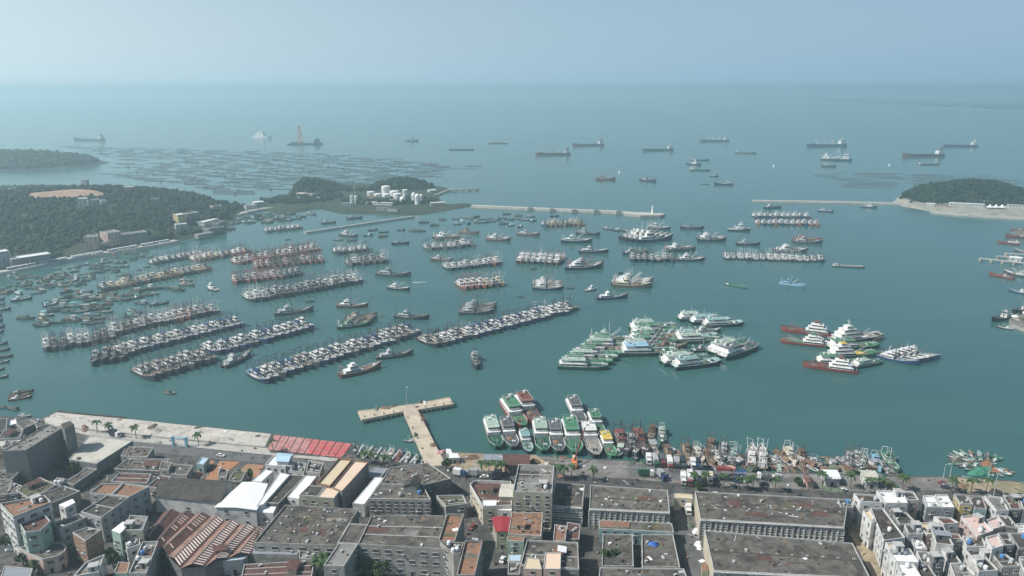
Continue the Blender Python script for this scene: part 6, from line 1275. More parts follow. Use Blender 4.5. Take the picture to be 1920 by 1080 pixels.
for k in range(7):
    a0, a1, c0, c1 = tops[k], tops[k+1], bots[k], bots[k+1]; rt, rb = a0.lerp(a1, .45), c0.lerp(c1, .45); e, r = 6.6, 8.2
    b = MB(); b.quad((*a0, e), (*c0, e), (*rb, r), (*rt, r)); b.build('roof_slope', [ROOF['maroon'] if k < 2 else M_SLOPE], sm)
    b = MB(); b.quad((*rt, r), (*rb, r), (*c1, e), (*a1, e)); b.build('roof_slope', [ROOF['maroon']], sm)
    b = MB(); b.bar((*rt, r), (*rb, r), .2); b.build('ridge_cap', [M_RIDGE], sm)
    if k == 0: continue
    n = int((rt-rb).length/1.35)
    for j in range(n):
        t = (j+.5)/n
        if k in (1, 2) and rnd.random() < (.15 if t < .35 else .55): continue
        p, q = rt.lerp(rb, t), a1.lerp(c1, t); d = q-p; m_ = p.lerp(q, .45)
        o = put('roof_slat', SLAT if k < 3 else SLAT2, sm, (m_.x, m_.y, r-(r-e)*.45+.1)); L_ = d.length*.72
        o.rotation_euler = (0, math.atan2(r-e, d.length), math.atan2(d.y, d.x)); o.scale = (L_, 1, 1)
b = MB()
per = list(tops)+list(bots[::-1])
for i in range(len(per)):
    a, c = per[i-1], per[i]; b.quad((*a, 0), (*c, 0), (*c, 6.6), (*a, 6.6))
b.build('wall', [WALL['dgrey']], sm)
b = MB(); b.prism([tuple(p) for p in ((-114.5,243.5),(-109.4,244.1),(-107.4,240.8),(-112.0,240.1))], 7, 8.8); b.build('roof_lantern', [ROOF['maroon']], sm)

# ---------------------------------------------------------------- vehicles
WHL = MB(); WHL.bar((0, -.15, 0), (0, .15, 0), .5, 0, 10); WHL.bar((0, -.17, 0), (0, .17, 0), .22, 1, 8); WHL = WHL.mesh('wheel', [M_DARK, M_STEEL])
TRC = dict(white=PT['white'], red=PT['red'], blue=PT['blue'], grey=PT['grey'], dgrey=PT['dgrey'], green=PT['dgreen'], cream=PT['cream'], slate=PT['slate'])
def truck(label, p, q, box, cab, group='lorries parked on the quay', low=False):
    a, c = Vector(p), Vector(q); d = c-a; L_ = max(6.5, min(13, d.length)); m = (a+c)/2
    t = thing('lorry', label, 'lorry', (m.x, m.y, GZ+.1), math.atan2(d.y, d.x), group); x0, x1 = -L_/2, L_/2
    b = MB(); b.box((x0+x1-2.4)/2, 0, (1.2 if low else 1.15)+(0.5 if low else 1.35), L_-2.6, 2.4, 1.0 if low else 2.7); b.build('cargo_box', [TRC[box]], t)
    b = MB(); b.box(x1-1.05, 0, 1.75, 2.0, 2.3, 2.2, taper=.93); b.box(x1-1.2, 0, 2.95, 1.4, 2.0, .3, taper=.8); cb = b.build('cab', [TRC[cab]], t)
    b = MB(); b.box(x1-.08, 0, 2.15, .12, 1.9, .8); b.build('windscreen', [M_GLASS], cb)
    b = MB(); b.box(0, 0, .85, L_-.6, 1.0, .35); b.build('chassis', [M_DARK], t)
    for x in (x0+1.2, x0+2.4, x1-1.2):
        for s in (-1, 1): put('wheel', WHL, t, (x, s*1.05, .5))
for a in (
    ('white lorry first in the row under the cream hull', *((67.3,326.5),(66.8,320.7)), 'white', 'white'),
    ('grey-green lorry right of the white one under the hulls', *((69.9,326.5),(70.0,317.1)), 'grey', 'green'),
    ('dark lorry third in the row under the hulls', *((73.8,326.0),(73.3,318.1)), 'dgrey', 'red'),
    ('lorry with a white top and red cab', *((76.9,324.4),(76.2,315.0)), 'white', 'red'),
    ('grey lorry right of the red cab', *((80.3,323.3),(79.0,315.0)), 'grey', 'slate'),
    ('dark grey lorry at the end of the quay row', *((83.4,323.3),(82.2,315.5)), 'slate', 'dgrey'),
    ('white lorry facing the camera near the wrecks', *((88.2,322.2),(87.2,316.0)), 'white', 'white'),
    ('dark lorry right beside the white one near the wrecks', *((90.8,322.2),(89.6,315.5)), 'slate', 'blue'),
    ('long dark lorry lying across the quay, left', *((95.1,312.0),(86.2,313.0)), 'slate', 'slate'),
    ('grey lorry following the long dark lorry', *((91.1,313.0),(96.6,312.0)), 'dgrey', 'grey'),
    ('bright red articulated lorry across the quay', *((97.2,313.0),(106.1,310.5)), 'red', 'red'),
    ('flat grey lorry below the red one', *((101.6,307.1),(96.5,307.6)), 'dgrey', 'dgrey'),
    ('blue lorry, left of the blue pair', *((106.3,309.5),(104.2,304.2)), 'blue', 'blue'),
    ('blue lorry, right of the blue pair', *((109.1,309.5),(107.2,304.2)), 'blue', 'white'),
    ('white lorry by the palms, left of three', *((80.5,309.1),(79.3,301.4)), 'white', 'white'),
    ('white lorry with a red front by the palms', *((83.9,310.5),(82.0,300.5)), 'white', 'red'),
    ('cream lorry by the palms, right of three', *((93.0,308.6),(91.8,302.3)), 'cream', 'white'),
    ('grey lorry half hidden by the palms', *((87.8,309.1),(86.4,301.4)), 'grey', 'grey'),
    ('dark green lorry with a long load near the apron', *((59.7,311.0),(67.2,310.5)), 'green', 'white'),
    ('grey truck standing at the quay road end', *((69.7,310.5),(71.3,305.7)), 'grey', 'blue'),
    ('white cab lorry with a dark load on the right', *((120.9,306.6),(115.6,308.6)), 'dgrey', 'white'),
    ('white box lorry parked in the market alley', *((76.4,282.4),(75.9,277.4)), 'white', 'white'),
    ('light blue lorry by the palms behind the quay yard', *((-26.3,311.0),(-23.2,310.0)), 'white', 'blue'),
    ('grey box lorry by the palms behind the quay yard', *((-16.6,310.0),(-21.8,311.0)), 'grey', 'grey'),
    ('dark lorry left of the tall olive block', *((-5.0,309.1),(-10.6,309.5)), 'slate', 'dgrey'),
    ('white van lorry at the left end of the promenade wall', *((-210.7,351.8),(-207.5,350.5)), 'slate', 'white')): truck(*a)
def car(label, p, ang, m):
    t = thing('car', label, 'car', (p[0], p[1], GZ+.1), ang, 'cars about the quay')
    b = MB(); sec = [(-2.1, .8), (-1.9, .98), (-.9, 1.02), (.9, 1.0), (2.0, .85), (2.15, .6), (2.15, .35), (-2.15, .35)]
    n = len(sec); i = len(b.v); b.v += [(x, -.87, z) for x, z in sec]+[(x, .87, z) for x, z in sec]
    b.f += [tuple(range(n)), tuple(range(2*n-1, n-1, -1))]+[(k, (k+1) % n+0, (k+1) % n+n, k+n) for k in range(n)]; b.m += [0]*(n+2); b.f = [f[::-1] for f in b.f]; b.build('body', [m], t)
    b = MB(); b.box(-.2, 0, 1.2, 2.5, 1.5, .5, 0, taper=.72); b.build('window', [M_GLASS], t)
    b = MB(); b.box(-.25, 0, 1.47, 1.7, 1.1, .06); b.build('roof', [m], t)
    for x in (-1.35, 1.35):
        for s in (-1, 1): o = put('wheel', WHL, t, (x, s*.82, .36)); o.scale = (.72, .7, .72)
for label, p, ang, c in (('white car parked on the quay apron', (125.4,310.0), .1, 'white'), ('red car at the dirt waterfront lane', (200.0,303.3), 2.6, 'red'), ('dark car below the red car', (199.1,299.5), 2.6, 'slate'), ('silver car by the dirt lane', (200.9,301.4), 2.5, 'grey'), ('white car on the promenade road', (-145.3,329.8), -.2, 'white'), ('dark car parked behind the olive block', (-2.2,305.7), .05, 'black'), ('white car under the palms behind the quay yard', (-13.1,309.1), .1, 'white'), ('black car under the palms, second', (-7.5,307.6), .1, 'black'), ('white pickup on the road by the balustrade', (150.8,297.2), .3, 'white'), ('dark car by the arched shed', (116.5,302.3), .1, 'black'), ('red car in the courtyard lane', (-16.5,268.3), 1.2, 'red'), ('white car in the side street at the bottom', (-3.7,246.2), 1.3, 'white')):
    car(label, p, ang, PT[c])
cr = thing('mobile_crane', 'orange mobile crane with a long red boom at the quay', 'crane', (*(30.4,321.2), GZ+.1), 1.45)
b = MB(); b.box(0, 0, 1.1, 9, 2.6, .9); b.box(-1.5, 0, 2.3, 4.2, 2.6, 1.6); b.build('chassis', [PT['orange']], cr)
b = MB(); b.box(3.2, 0, 2.1, 2.2, 2.4, 2.0, taper=.9); b.build('cab', [PT['cream']], cr)
for x in (-3.4, -2.1, 1.6, 3.2):
    for s in (-1, 1): put('wheel', WHL, cr, (x, s*1.15, .55))
b = MB(); b.bar((-1.5, 0, 3), (14, -4.5, 13.5), .5, 0, 4, .3); b.build('boom', [PT['red']], cr)
b = MB(); b.bar((14, -4.5, 13.3), (14, -4.5, 5), .06); b.box(14, -4.5, 4.8, .5, .5, .7); b.build('hook', [M_DARK], cr)

# ---------------------------------------------------------------- palms and town trees
def frond_mesh(seed):
    rg = random.Random(seed); b = MB(); n = 6; pr = None
    for i in range(n+1):
        t = i/n; x = 2.9*t; z = 1.0*math.sin(t*2.2)-1.6*t*t; w = .62*math.sin(math.pi*min(1, t*.92+.08))+.05
        cur = ((x, w, z-.28*w), (x, 0, z), (x, -w, z-.28*w))
        if pr: b.quad(pr[0], cur[0], cur[1], pr[1]); b.quad(pr[1], cur[1], cur[2], pr[2])
        pr = cur
    return b.mesh('frond', [M_LEAF2])
FROND = [frond_mesh(k) for k in range(2)]
TRK = MB(); TRK.bar((0, 0, 0), (.15, .1, 3), .24, 0, 6, .2); TRK.bar((.15, .1, 3), (.2, .3, 6.2), .2, 0, 6, .15); TRK = TRK.mesh('trunk', [M_BARK])
def palm(label, p, s=1.0, group='palms along the waterfront'):
    t = thing('palm_tree', label, 'palm tree', (p[0], p[1], GZ), rnd.uniform(0, 6.28), group); s *= .88; t.scale = (s, s, s)
    put('trunk', TRK, t)
    for k in range(12):
        o = put('frond', FROND[k % 2], t, (.2, .3, 6.1)); o.rotation_euler = (0, rnd.uniform(-.55, .35), k*.5236*1.0+rnd.uniform(-.2, .2)+.26*(k % 2)); o.scale = (rnd.uniform(.85, 1.15),)*3
for k, p in enumerate(((-221.2,356.1),(-212.7,352.4),(-197.1,349.3),(-161.1,341.6))): palm('%s palm from the left on the promenade pavement' % ordinal(k+1), p, 1.15)
palm('withered palm beside the red tiled quay', (-120.6,334.2), 1.1)
for k, p in enumerate(((-72.0,322.2),(-68.7,321.2),(-62.1,319.1),(-59.2,317.1))): palm('%s palm from the left by the narrow jetties' % ordinal(k+1), p, 1.1)
for k, p in enumerate(((-14.5,312.5),(-11.1,311.5),(-7.8,311.0),(-5.1,312.0))): palm('%s palm from the left behind the quay yard' % ordinal(k+1), p, 1.1)
for k, p in enumerate(((20.8,307.6),(24.5,307.1),(27.9,308.6),(38.0,306.6))): palm('%s palm from the left right of the tall olive block' % ordinal(k+1), p, 1.15)
for k, p in enumerate(((83.7,301.4),(89.1,301.4),(97.1,300.0),(103.6,298.6),(107.2,297.7),(110.1,298.6),(119.5,296.8))): palm('%s palm from the left along the lorry park' % ordinal(k+1), p, 1.1)
for k, p in enumerate(((142.9,300.5),(155.3,299.5),(162.4,295.4),(167.0,295.4),(177.8,297.7))): palm('%s palm from the left between the quay and the white houses' % ordinal(k+1), p, 1.25)
for k, p in enumerate(((199.9,296.8),(208.1,295.4),(215.4,296.3))): palm('%s palm from the left on the dirt waterfront' % ordinal(k+1), p, 1.15)
for k, p in enumerate(((-72.4,235.9),(-69.9,237.2))): palm('%s palm from the left in the leafy courtyard' % ordinal(k+1), p, 1.4)
def leafy(label, p, r, h, seed):
    t = thing('tree', label, 'tree', (p[0], p[1], GZ)); rg = np.random.RandomState(seed); rr = random.Random(seed)
    b = MB(); b.bar((0, 0, 0), (0, 0, h*.6), .3, 0, 6, .18)
    for k in range(4): a = k*1.6; b.bar((0, 0, h*.4), (r*.5*math.cos(a), r*.5*math.sin(a), h*.75), .14, 0, 4, .06)
    b.build('trunk', [M_BARK], t)
    V = []; F = []; n = 420
    for k in range(n):
        d = rg.normal(size=3); d /= np.linalg.norm(d); q = d*np.array([r, r, h*.42])*rg.uniform(.45, 1.0)**.5*(0.82+.25*math.sin(3*d[0]+2*d[1]+seed)); q[2] += h*.72
        u = rg.normal(size=3); u /= np.linalg.norm(u); w = np.cross(u, rg.normal(size=3)); w /= np.linalg.norm(w); s = rg.uniform(.3, .6)
        i = len(V); V += [tuple(q-u*s), tuple(q+w*s*.6), tuple(q+u*s), tuple(q-w*s*.6)]; F.append((i, i+1, i+2, i+3))
    me = bpy.data.meshes.new('crown'); me.from_pydata(V, [], F); me.materials.append(M_LEAF2); me.update(); put('crown', me, t)
for k, (p, r, h, lb) in enumerate(zip(((-62.4,235.9),(-58.8,237.8),(-54.1,236.5),(-48.9,235.3),(-153.4,242.9),(-156.3,246.2),(-209.6,313.0),(-207.2,316.0),(-138.7,250.2),(-133.4,246.8),(-130.2,241.6),(-31.6,317.1),(-127.1,305.7),(-122.6,307.1),(8.0,236.5),(35.9,242.9),(39.0,243.5),(-201.6,253.7),(-188.2,243.5),(-181.3,238.4),(132.2,301.4),(85.3,297.7)), (3.4, 3.8, 3.2, 3.6, 2.6, 2.2, 2.6, 2.8, 3.2, 3.0, 2.4, 2.6, 2.4, 2.2, 2.4, 1.6, 1.8, 2.8, 3.0, 2.6, 2.2, 2), (7, 8, 7, 7, 5, 5, 5, 6, 7, 7, 6, 5, 5, 5, 5, 7, 7, 6, 5, 5, 4, 4), (
    'tree in the leafy courtyard, first from the left', 'tree in the leafy courtyard, second from the left', 'tree in the leafy courtyard, third from the left', 'tree in the leafy courtyard, fourth from the left', 'small green tree by the red roof patch', 'small tree above the red roof patch', 'dusty tree left below the bright flat roof', 'dusty tree right below the bright flat roof', 'dark tree at the left end of the slatted roof', 'dark tree beside the junk terrace', 'small tree in front of the slatted roof', 'yellow-green bush at the foot of the T-pier', 'bush beside the right orange lot', 'bush between the factory arm and right orange lot', 'bush at the bottom centre', 'green potted tree on the market yard, left', 'green potted tree on the market yard, right', 'grey bush at the bottom left street', 'round bush under the pink podium', 'round bush at the bottom left corner', 'green bush on the quay by the pale hut', 'bush by the market balustrade'))):
    leafy(lb, p, r, h, k+1)

# ---------------------------------------------------------------- quay huts, heaps, nets
bld('pale hut with a bright roof on the quay, left of two', 4, ((145.9,309.4),(152.4,308.9),(151.0,301.6),(144.4,301.6)), 'white', 'white', 0, 'n', 1, 3, gable=(1, .5), cat='hut', name='hut')
bld('pale open shed on the quay, right of two', 4, ((164.0,308.9),(170.2,308.4),(167.8,299.2),(162.0,299.2)), 'white', 'cement', 0, 'n', 1, 3, gable=(1, .5), cat='hut', name='hut')
bld('small brick hut with a rust roof on the quay', 3.5, ((135.6,304.9),(138.2,304.4),(137.9,298.7),(135.0,298.7)), 'pink', 'maroon', 0, 'n', 1, 3, gable=(0, 1.2), cat='hut', name='hut')
bld('small white kiosk at the foot of the T-pier', 3.2, ((-33.1,332.0),(-30.7,331.5),(-29.5,327.1),(-32.2,327.1)), 'white', 'white', 0, 'n', 1, 3, cat='kiosk', name='kiosk')
bld('kiosk with a white and blue awning right of the T-pier', 3.2, ((-31.4,327.1),(-26.9,327.1),(-25.5,322.7),(-30.4,322.2)), 'blue', 'white', 0, 'n', 1, 3, cat='kiosk', name='kiosk')
bld('rust-coloured scaffold shed on the quay yard', 4, ((-4.2,324.5),(8.4,323.9),(8.1,313.9),(-3.6,314.5)), 'brick', 'maroon', 0, 'n', 1, 4, gable=(1, .4), cat='shed', name='shed', doors=False)
bld('dark flat shed on the quay yard', 3, ((-14.2,326.9),(-4.7,326.3),(-4.4,320.4),(-14.0,321.0)), 'dgrey', 'zinc', 0, 'n', 1, 4, cat='shed', name='shed')
bld('grey hut with a green tarpaulin by the palms', 3.5, ((171.0,298.7),(174.4,298.7),(173.3,292.7),(169.5,292.7)), 'teal', 'moss', 0, 'n', 1, 4, gable=(0, 1), cat='hut', name='hut')
bld('orange canopy hut in the market alley', 3.5, ((71.9,240.3),(73.7,240.3),(73.5,235.6),(71.1,235.6)), 'olive', 'terra', 0, 'n', 1, 4, cat='hut', name='hut', doors=False)
HM = [mat('blue_tarpaulin', (0.05, 0.14, 0.42), .7, .2, 1), PT['net'], PT['net2'], PT['rust'], PT['weather'], mat('green_net', (0.05, 0.20, 0.13), .9, .3, 1), PT['white'], PT['pink']]
def pile_of(label, cat, p, rx, ry, h, m, z=GZ, seed=1):
    b = MB()
    for k in range(3):
        rg = random.Random(seed*7+k); heap(b, rg.uniform(-.4, .4)*rx, rg.uniform(-.4, .4)*ry, -.05, rx*rg.uniform(.5, .8), ry*rg.uniform(.5, .8), h*rg.uniform(.6, 1), 0, seed+k)
    o = b.build('heap' if cat == 'heap' else cat.replace(' ', '_'), [m]); o.location = (p[0], p[1], z+.1); o.rotation_euler = (0, 0, seed); tag(o, label, cat)
for k, (lb, cat, p, rx, ry, h, m) in enumerate((
    ('blue tarpaulin heap on the market yard roof', 'tarpaulin', (55.6,249.8), 2.6, 2, 1.6, 0), ('dark net pile left on the T-pier arm', 'net pile', (-77.6,386.0), 3, 1.6, 1.2, 1), ('brown net pile in the middle of the T-pier left arm', 'net pile', (-72.3,386.7), 3, 1.8, 1.4, 2), ('brown net strip on the T-pier left arm', 'net pile', (-68.0,388.9), 3.4, 1.4, 1, 3), ('dark gear heap on the T-pier right arm', 'net pile', (-53.3,394.8), 2.4, 1.6, 1.6, 1), ('white gear heap on the T-pier right arm', 'gear heap', (-50.7,394.1), 2, 1.4, 1.2, 6), ('pale gear heap at the T-pier junction', 'gear heap', (-54.7,388.1), 2, 1.2, 1, 4), ('gear heap on the left edge of the T-pier stem', 'gear heap', (-51.1,352.6), 2.2, 1.4, 1.4, 1), ('brown junk on the right of the T-pier foot', 'gear heap', (-40.6,341.2), 3, 2, 1.4, 2), ('pink junk at the T-pier foot', 'gear heap', (-35.8,333.8), 3, 2, 1.2, 7),
    ('rubble heap on the promenade, left', 'rubble', (-194.5,362.9), 4, 3, 1.2, 3), ('rubble heap on the promenade, right of first', 'rubble', (-190.1,358.4), 4, 2, 1, 4), ('dark debris on the promenade near its right end', 'rubble', (-169.3,362.3), 3, 2, .9, 1), ('white sheeting on the promenade edge', 'sheeting', (-153.2,357.8), 3, 1.6, .5, 6), ('flat debris on the promenade right part', 'rubble', (-146.7,347.9), 3, 1.2, .5, 4), ('dark patch of gear at the promenade corner', 'gear heap', (-134.5,351.6), 2, 1.2, .8, 1), ('white gear near the left end of the promenade', 'gear heap', (-240.3,374.2), 2.2, 1.2, .8, 6), ('orange soil heap at the left of the promenade wall', 'soil heap', (-231.0,361.0), 5, 2.6, 2, 3),
    ('rust heap on the quay yard', 'scrap heap', (-21.2,328.7), 6, 3, 1.2, 3), ('orange planks on the quay yard', 'scrap heap', (-26.2,324.4), 5, 2, .8, 3), ('pale net heap on the quay yard', 'net pile', (-16.8,319.1), 6, 1.6, .8, 4), ('dark scrap by the tall olive block', 'scrap heap', (11.0,324.4), 3, 2.6, 2, 2), ('white sacks left of the crane', 'sacks', (17.0,322.8), 2, 1.2, .8, 6), ('dark gear at the quay edge left of the crane', 'gear heap', (21.3,329.2), 2.6, 1.2, 1, 1), ('gear at the quay edge beside the crane', 'gear heap', (25.4,328.1), 2.2, 1.2, 1, 2), ('dark net pile on the apron by the lorries', 'net pile', (58.9,323.3), 3.4, 1.8, .9, 1), ('second net pile on the apron by the lorries', 'net pile', (64.2,322.2), 3, 1.6, .9, 1),
    ('stack of reddish boxes on the quay under the wrecks', 'gear heap', (106.0,319.1), 3, 1.6, 1, 7), ('mauve net heap under the white-bowed boats', 'net pile', (115.1,316.5), 5, 2.6, 1.8, 1), ('green net heap near the white houses', 'net pile', (176.3,301.4), 3.4, 2, 1.8, 5), ('dark scrap under the arched shed', 'scrap heap', (146.5,298.6), 7, 3, 2, 1), ('brown net heap on the dirt waterfront', 'net pile', (208.6,301.9), 4, 1.6, .8, 2), ('dark net heap on the dirt waterfront edge', 'net pile', (218.1,306.1), 3, 1.4, .7, 1), ('white crates in the market alley', 'crates', (75.1,255.8), 2, 3.6, 1.2, 6), ('white sacks by the market hall corner', 'sacks', (76.8,265.3), 2.4, 2, 1.4, 6), ('dark junk in the market alley', 'scrap heap', (75.3,269.9), 2, 2, 1.2, 1), ('pile of scrap left below the huge hall', 'scrap heap', (-210.5,304.2), 4, 3, 2, 4), ('white rubbish heap by the bottom left street', 'rubbish', (-199.9,254.4), 3, 4, 1.6, 6))):
    pile_of(lb, cat, p, rx, ry, h, HM[m], (GZ+5.1) if k == 0 else (2.8 if 'T-pier' in lb else GZ), k+1)

# ---------------------------------------------------------------- fan of sampans at the lower right
fan = (232.9,327.0); k = 0
for ring, (r0, n, l) in enumerate(((6.0, 12, 6.2), (11.5, 20, 6.8))):
    for j in range(n):
        a = 2*math.pi*j/n*.82+.35+ring*.1; d = Vector((math.cos(a)*1.25, math.sin(a))).normalized(); c = Vector(fan)+Vector((d.x*r0*1.0, d.y*r0*.9))
        pal = ('turq', 'green', 'grey', 'rusty', 'mint')[(j*3+ring) % 5]; k += 1
        boat('sampan', (j*2+ring) % 3, pal, '%s sampan, %s round the fan of boats at the lower right' % (WORD[pal], ordinal(k)), c-d*l/2, c+d*l/2, 'fan of sampans at the lower right')
b = MB(); b.prism(((232.0,326.6),(237.7,329.8),(236.7,322.4),(238.7,318.2),(231.9,317.2),(229.9,320.3))[::-1], .2, .9); tag(b.build('raft_platform', [mat('rusty_planks', (.30, .14, .08), .9, .3, 1)]), 'rusty plank platform floating in the sampan fan', 'platform')
pile_of('green net pile in the middle of the sampan fan', 'net pile', (227.2,318.8), 5, 8, 1.4, HM[5], .1, 5)
b = MB(); b.bar((*((235.8,320.9),)[0], .7), (*((240.7,315.8),)[0], .7), .5); tag(b.build('gangplank', [M_STONE]), 'thin gangplank running right from the rusty platform', 'gangplank')
boat('barge', 0, 'turq', 'pale green pontoon left of the sampan fan', *((216.0,314.6),(220.0,313.6)))

# ---------------------------------------------------------------- litter of the streets and yards
b = MB(); rg = random.Random(99); n = 0
QP = list(QUAY) + [(420, 150), (-420, 150)]
while n < 2300:
    x, y = rg.uniform(-330, 330), rg.uniform(225, 400); n += 1
    if y > 330-.02*x and rg.random() < .6: continue
    if sdist((x, y), QP) < 2 or any(inside((x, y), f) for f in FOOT if abs(f[0][0]-x) < 130): continue
    junk(b, x, y, GZ+.1, rg, 1.2)
stuff(b.build('street_litter', CLUT), 'scattered litter, boxes and planks across the yards and streets', 'litter')

# ---------------------------------------------------------------- tank island
M_TANK = mat('white_tank_paint', (0.78, 0.77, 0.72), 0.5, 0.06, 0.1, (0.62, 0.60, 0.54), 0.4)
def tank(label, p, r, h, dome=1.0, group='white storage tanks'):
    z = 2.6; t = thing('storage_tank', label, 'storage tank', (p[0], p[1], z), 0, group)
    b = MB(); b.lathe(0, 0, [(r, -1), (r, h)], 20); b.build('shell', [M_TANK], t, True)
    b = MB(); b.lathe(0, 0, [(r+.25, h-.1), (r+.25, h+.15), (r*.8, h+dome*.5), (r*.4, h+dome*.9), (.02, h+dome)], 20); b.build('roof', [M_TANK], t, True)
    b = MB()
    for k in range(12): a = math.pi*.9+k*.16; b.box(math.cos(a)*(r+.5), math.sin(a)*(r+.5), h*(k+.5)/12, .9, .9, .12, 0, a)
    b.build('stair', [M_STEEL], t)
for lb, p, r, h, dm in (('leftmost wide white tank on the island', (-236.8,1226.3), 6.6, 9.5, 1), ('wide white tank second from the left', (-221.9,1207.9), 6.6, 8.5, 1), ('tall white tank at the back of the group', (-214.8,1245.2), 7.4, 16, 1.2), ('wide white tank in the front middle', (-204.8,1190.0), 6.8, 10.5, 1), ('wide white tank behind on the right', (-197.3,1226.3), 8, 10.5, 1.2), ('wide white tank in front on the right', (-186.5,1190.0), 7, 11.5, 1), ('narrow tall white tank at the right', (-181.1,1238.8), 4.6, 11, 1), ('domed white silo below the narrow tank', (-173.7,1155.8), 4.4, 8, 4), ('domed white silo, left of three', (-156.6,1161.4), 3.4, 14, 3.4), ('domed white silo, middle of three', (-149.3,1150.3), 4.2, 13, 4), ('domed white silo, right of three', (-144.7,1161.4), 2.8, 12, 2.8), ('grey narrow silo at the left, first', (-255.4,1161.4), 2.6, 12, 1), ('grey narrow silo at the left, second', (-247.4,1155.8), 2.6, 12, 1)): tank(lb, p, r, h, dm)
def shed(label, p, q, w, h, wall, roof, z=2.6, ridge=.6, name='shed', cat='shed'):
    a, c = Vector(p), Vector(q); d = (c-a).normalized(); n = Vector((-d.y, d.x))*w
    bld(label, h, [tuple(a+n), tuple(c+n), tuple(c), tuple(a)], wall, roof, 0, 'n', None, 4, gable=(1, ridge), name=name, cat=cat, base=z)
for a in (('long pale shed along the tank island front', *((-222.7,1145.2),(-187.4,1134.6)), 9, 4, 'white', 'cement'), ('red-roofed pipe shed left of the tanks', *((-241.1,1201.6),(-223.3,1195.7)), 10, 5, 'pink', 'terra'), ('grey shed in front of the silos', *((-208.8,1167.1),(-183.2,1161.6)), 8, 5, 'grey', 'pale'), ('small shed at the island wharf, left', *((-266.5,1134.6),(-248.2,1134.6)), 8, 4, 'white', 'zinc'), ('small shed at the island wharf, middle', *((-244.2,1156.1),(-227.9,1150.6)), 8, 4, 'white', 'pale'), ('low shed at the island wharf, front', *((-204.2,1088.9),(-189.8,1084.0)), 8, 4, 'grey', 'pale'), ('second low shed at the island wharf, front', *((-187.4,1084.0),(-170.7,1079.2)), 8, 4, 'white', 'slab'), ('cream arched hall right of the silos', *((-126.0,1129.3),(-103.3,1134.6)), 12, 5, 'cream', 'cement'), ('pink village house on the left of the tank island', *((-364.1,1231.8),(-348.0,1225.6)), 12, 6, 'pink', 'pinkw'), ('white village house on the left of the tank island', *((-344.6,1219.5),(-330.5,1213.5)), 12, 7, 'white', 'pale'), ('low village house at the causeway end', *((-360.9,1195.7),(-341.9,1184.1)), 12, 4, 'white', 'pinkw'), ('white village house nearest the causeway end', *((-322.6,1189.9),(-312.1,1189.9)), 10, 4, 'white', 'white'), ('white hut behind the silos', *((-144.4,1283.2),(-133.8,1290.0)), 10, 4, 'white', 'white'), ('white house below the causeway', *((-402.2,1098.7),(-389.4,1108.7)), 12, 5, 'white', 'pale'), ('white jetty house by the causeway', *((-401.4,1134.6),(-389.9,1145.2)), 12, 5, 'white', 'white')): shed(*a)
b = MB(); pj = thing('pile_jetty', 'long thin jetty on piles behind the tank island', 'jetty')
a, c = Vector((-116.9,1313.3)), Vector((-62.3,1334.9))
b.bar((*a, 2.6), (*c, 2.6), 1.2); b.build('deck', [M_STONE], pj)
for k in range(5):
    p = a.lerp(c, k/4.); b = MB(); b.box(p.x, p.y, 1.6, 6, 6, 4.4); b.build('dolphin', [M_STONE], pj)
mst = thing('mast', 'thin signal mast beside the white tanks', 'mast', (*(-262.0,1214.0), 2.6)); b = MB(); b.bar((0, 0, 0), (0, 0, 24), .5, 0, 4, .2); b.build('pole', [M_STEEL], mst); b = MB(); b.bar((-2, 0, 18), (2, 0, 18), .2); b.build('crossarm', [M_STEEL], mst)
# lighthouse
lh = thing('lighthouse', 'small white lighthouse at the end of the breakwater', 'lighthouse', (*(204.7,1058.2), 3.5))
b = MB(); b.lathe(0, 0, [(1.9, 0), (1.9, 1), (1.3, 1.2), (.95, 8.5)], 12); b.build('tower', [M_TANK], lh, True)
b = MB(); b.lathe(0, 0, [(1.6, 8.5), (1.6, 8.9), (.01, 8.9)], 12); b.build('gallery', [M_TANK], lh)
b = MB(); b.lathe(0, 0, [(.8, 8.9), (.8, 10.4), (1.0, 10.5), (.05, 11.6)], 10); b.build('lantern', [M_TANK], lh)
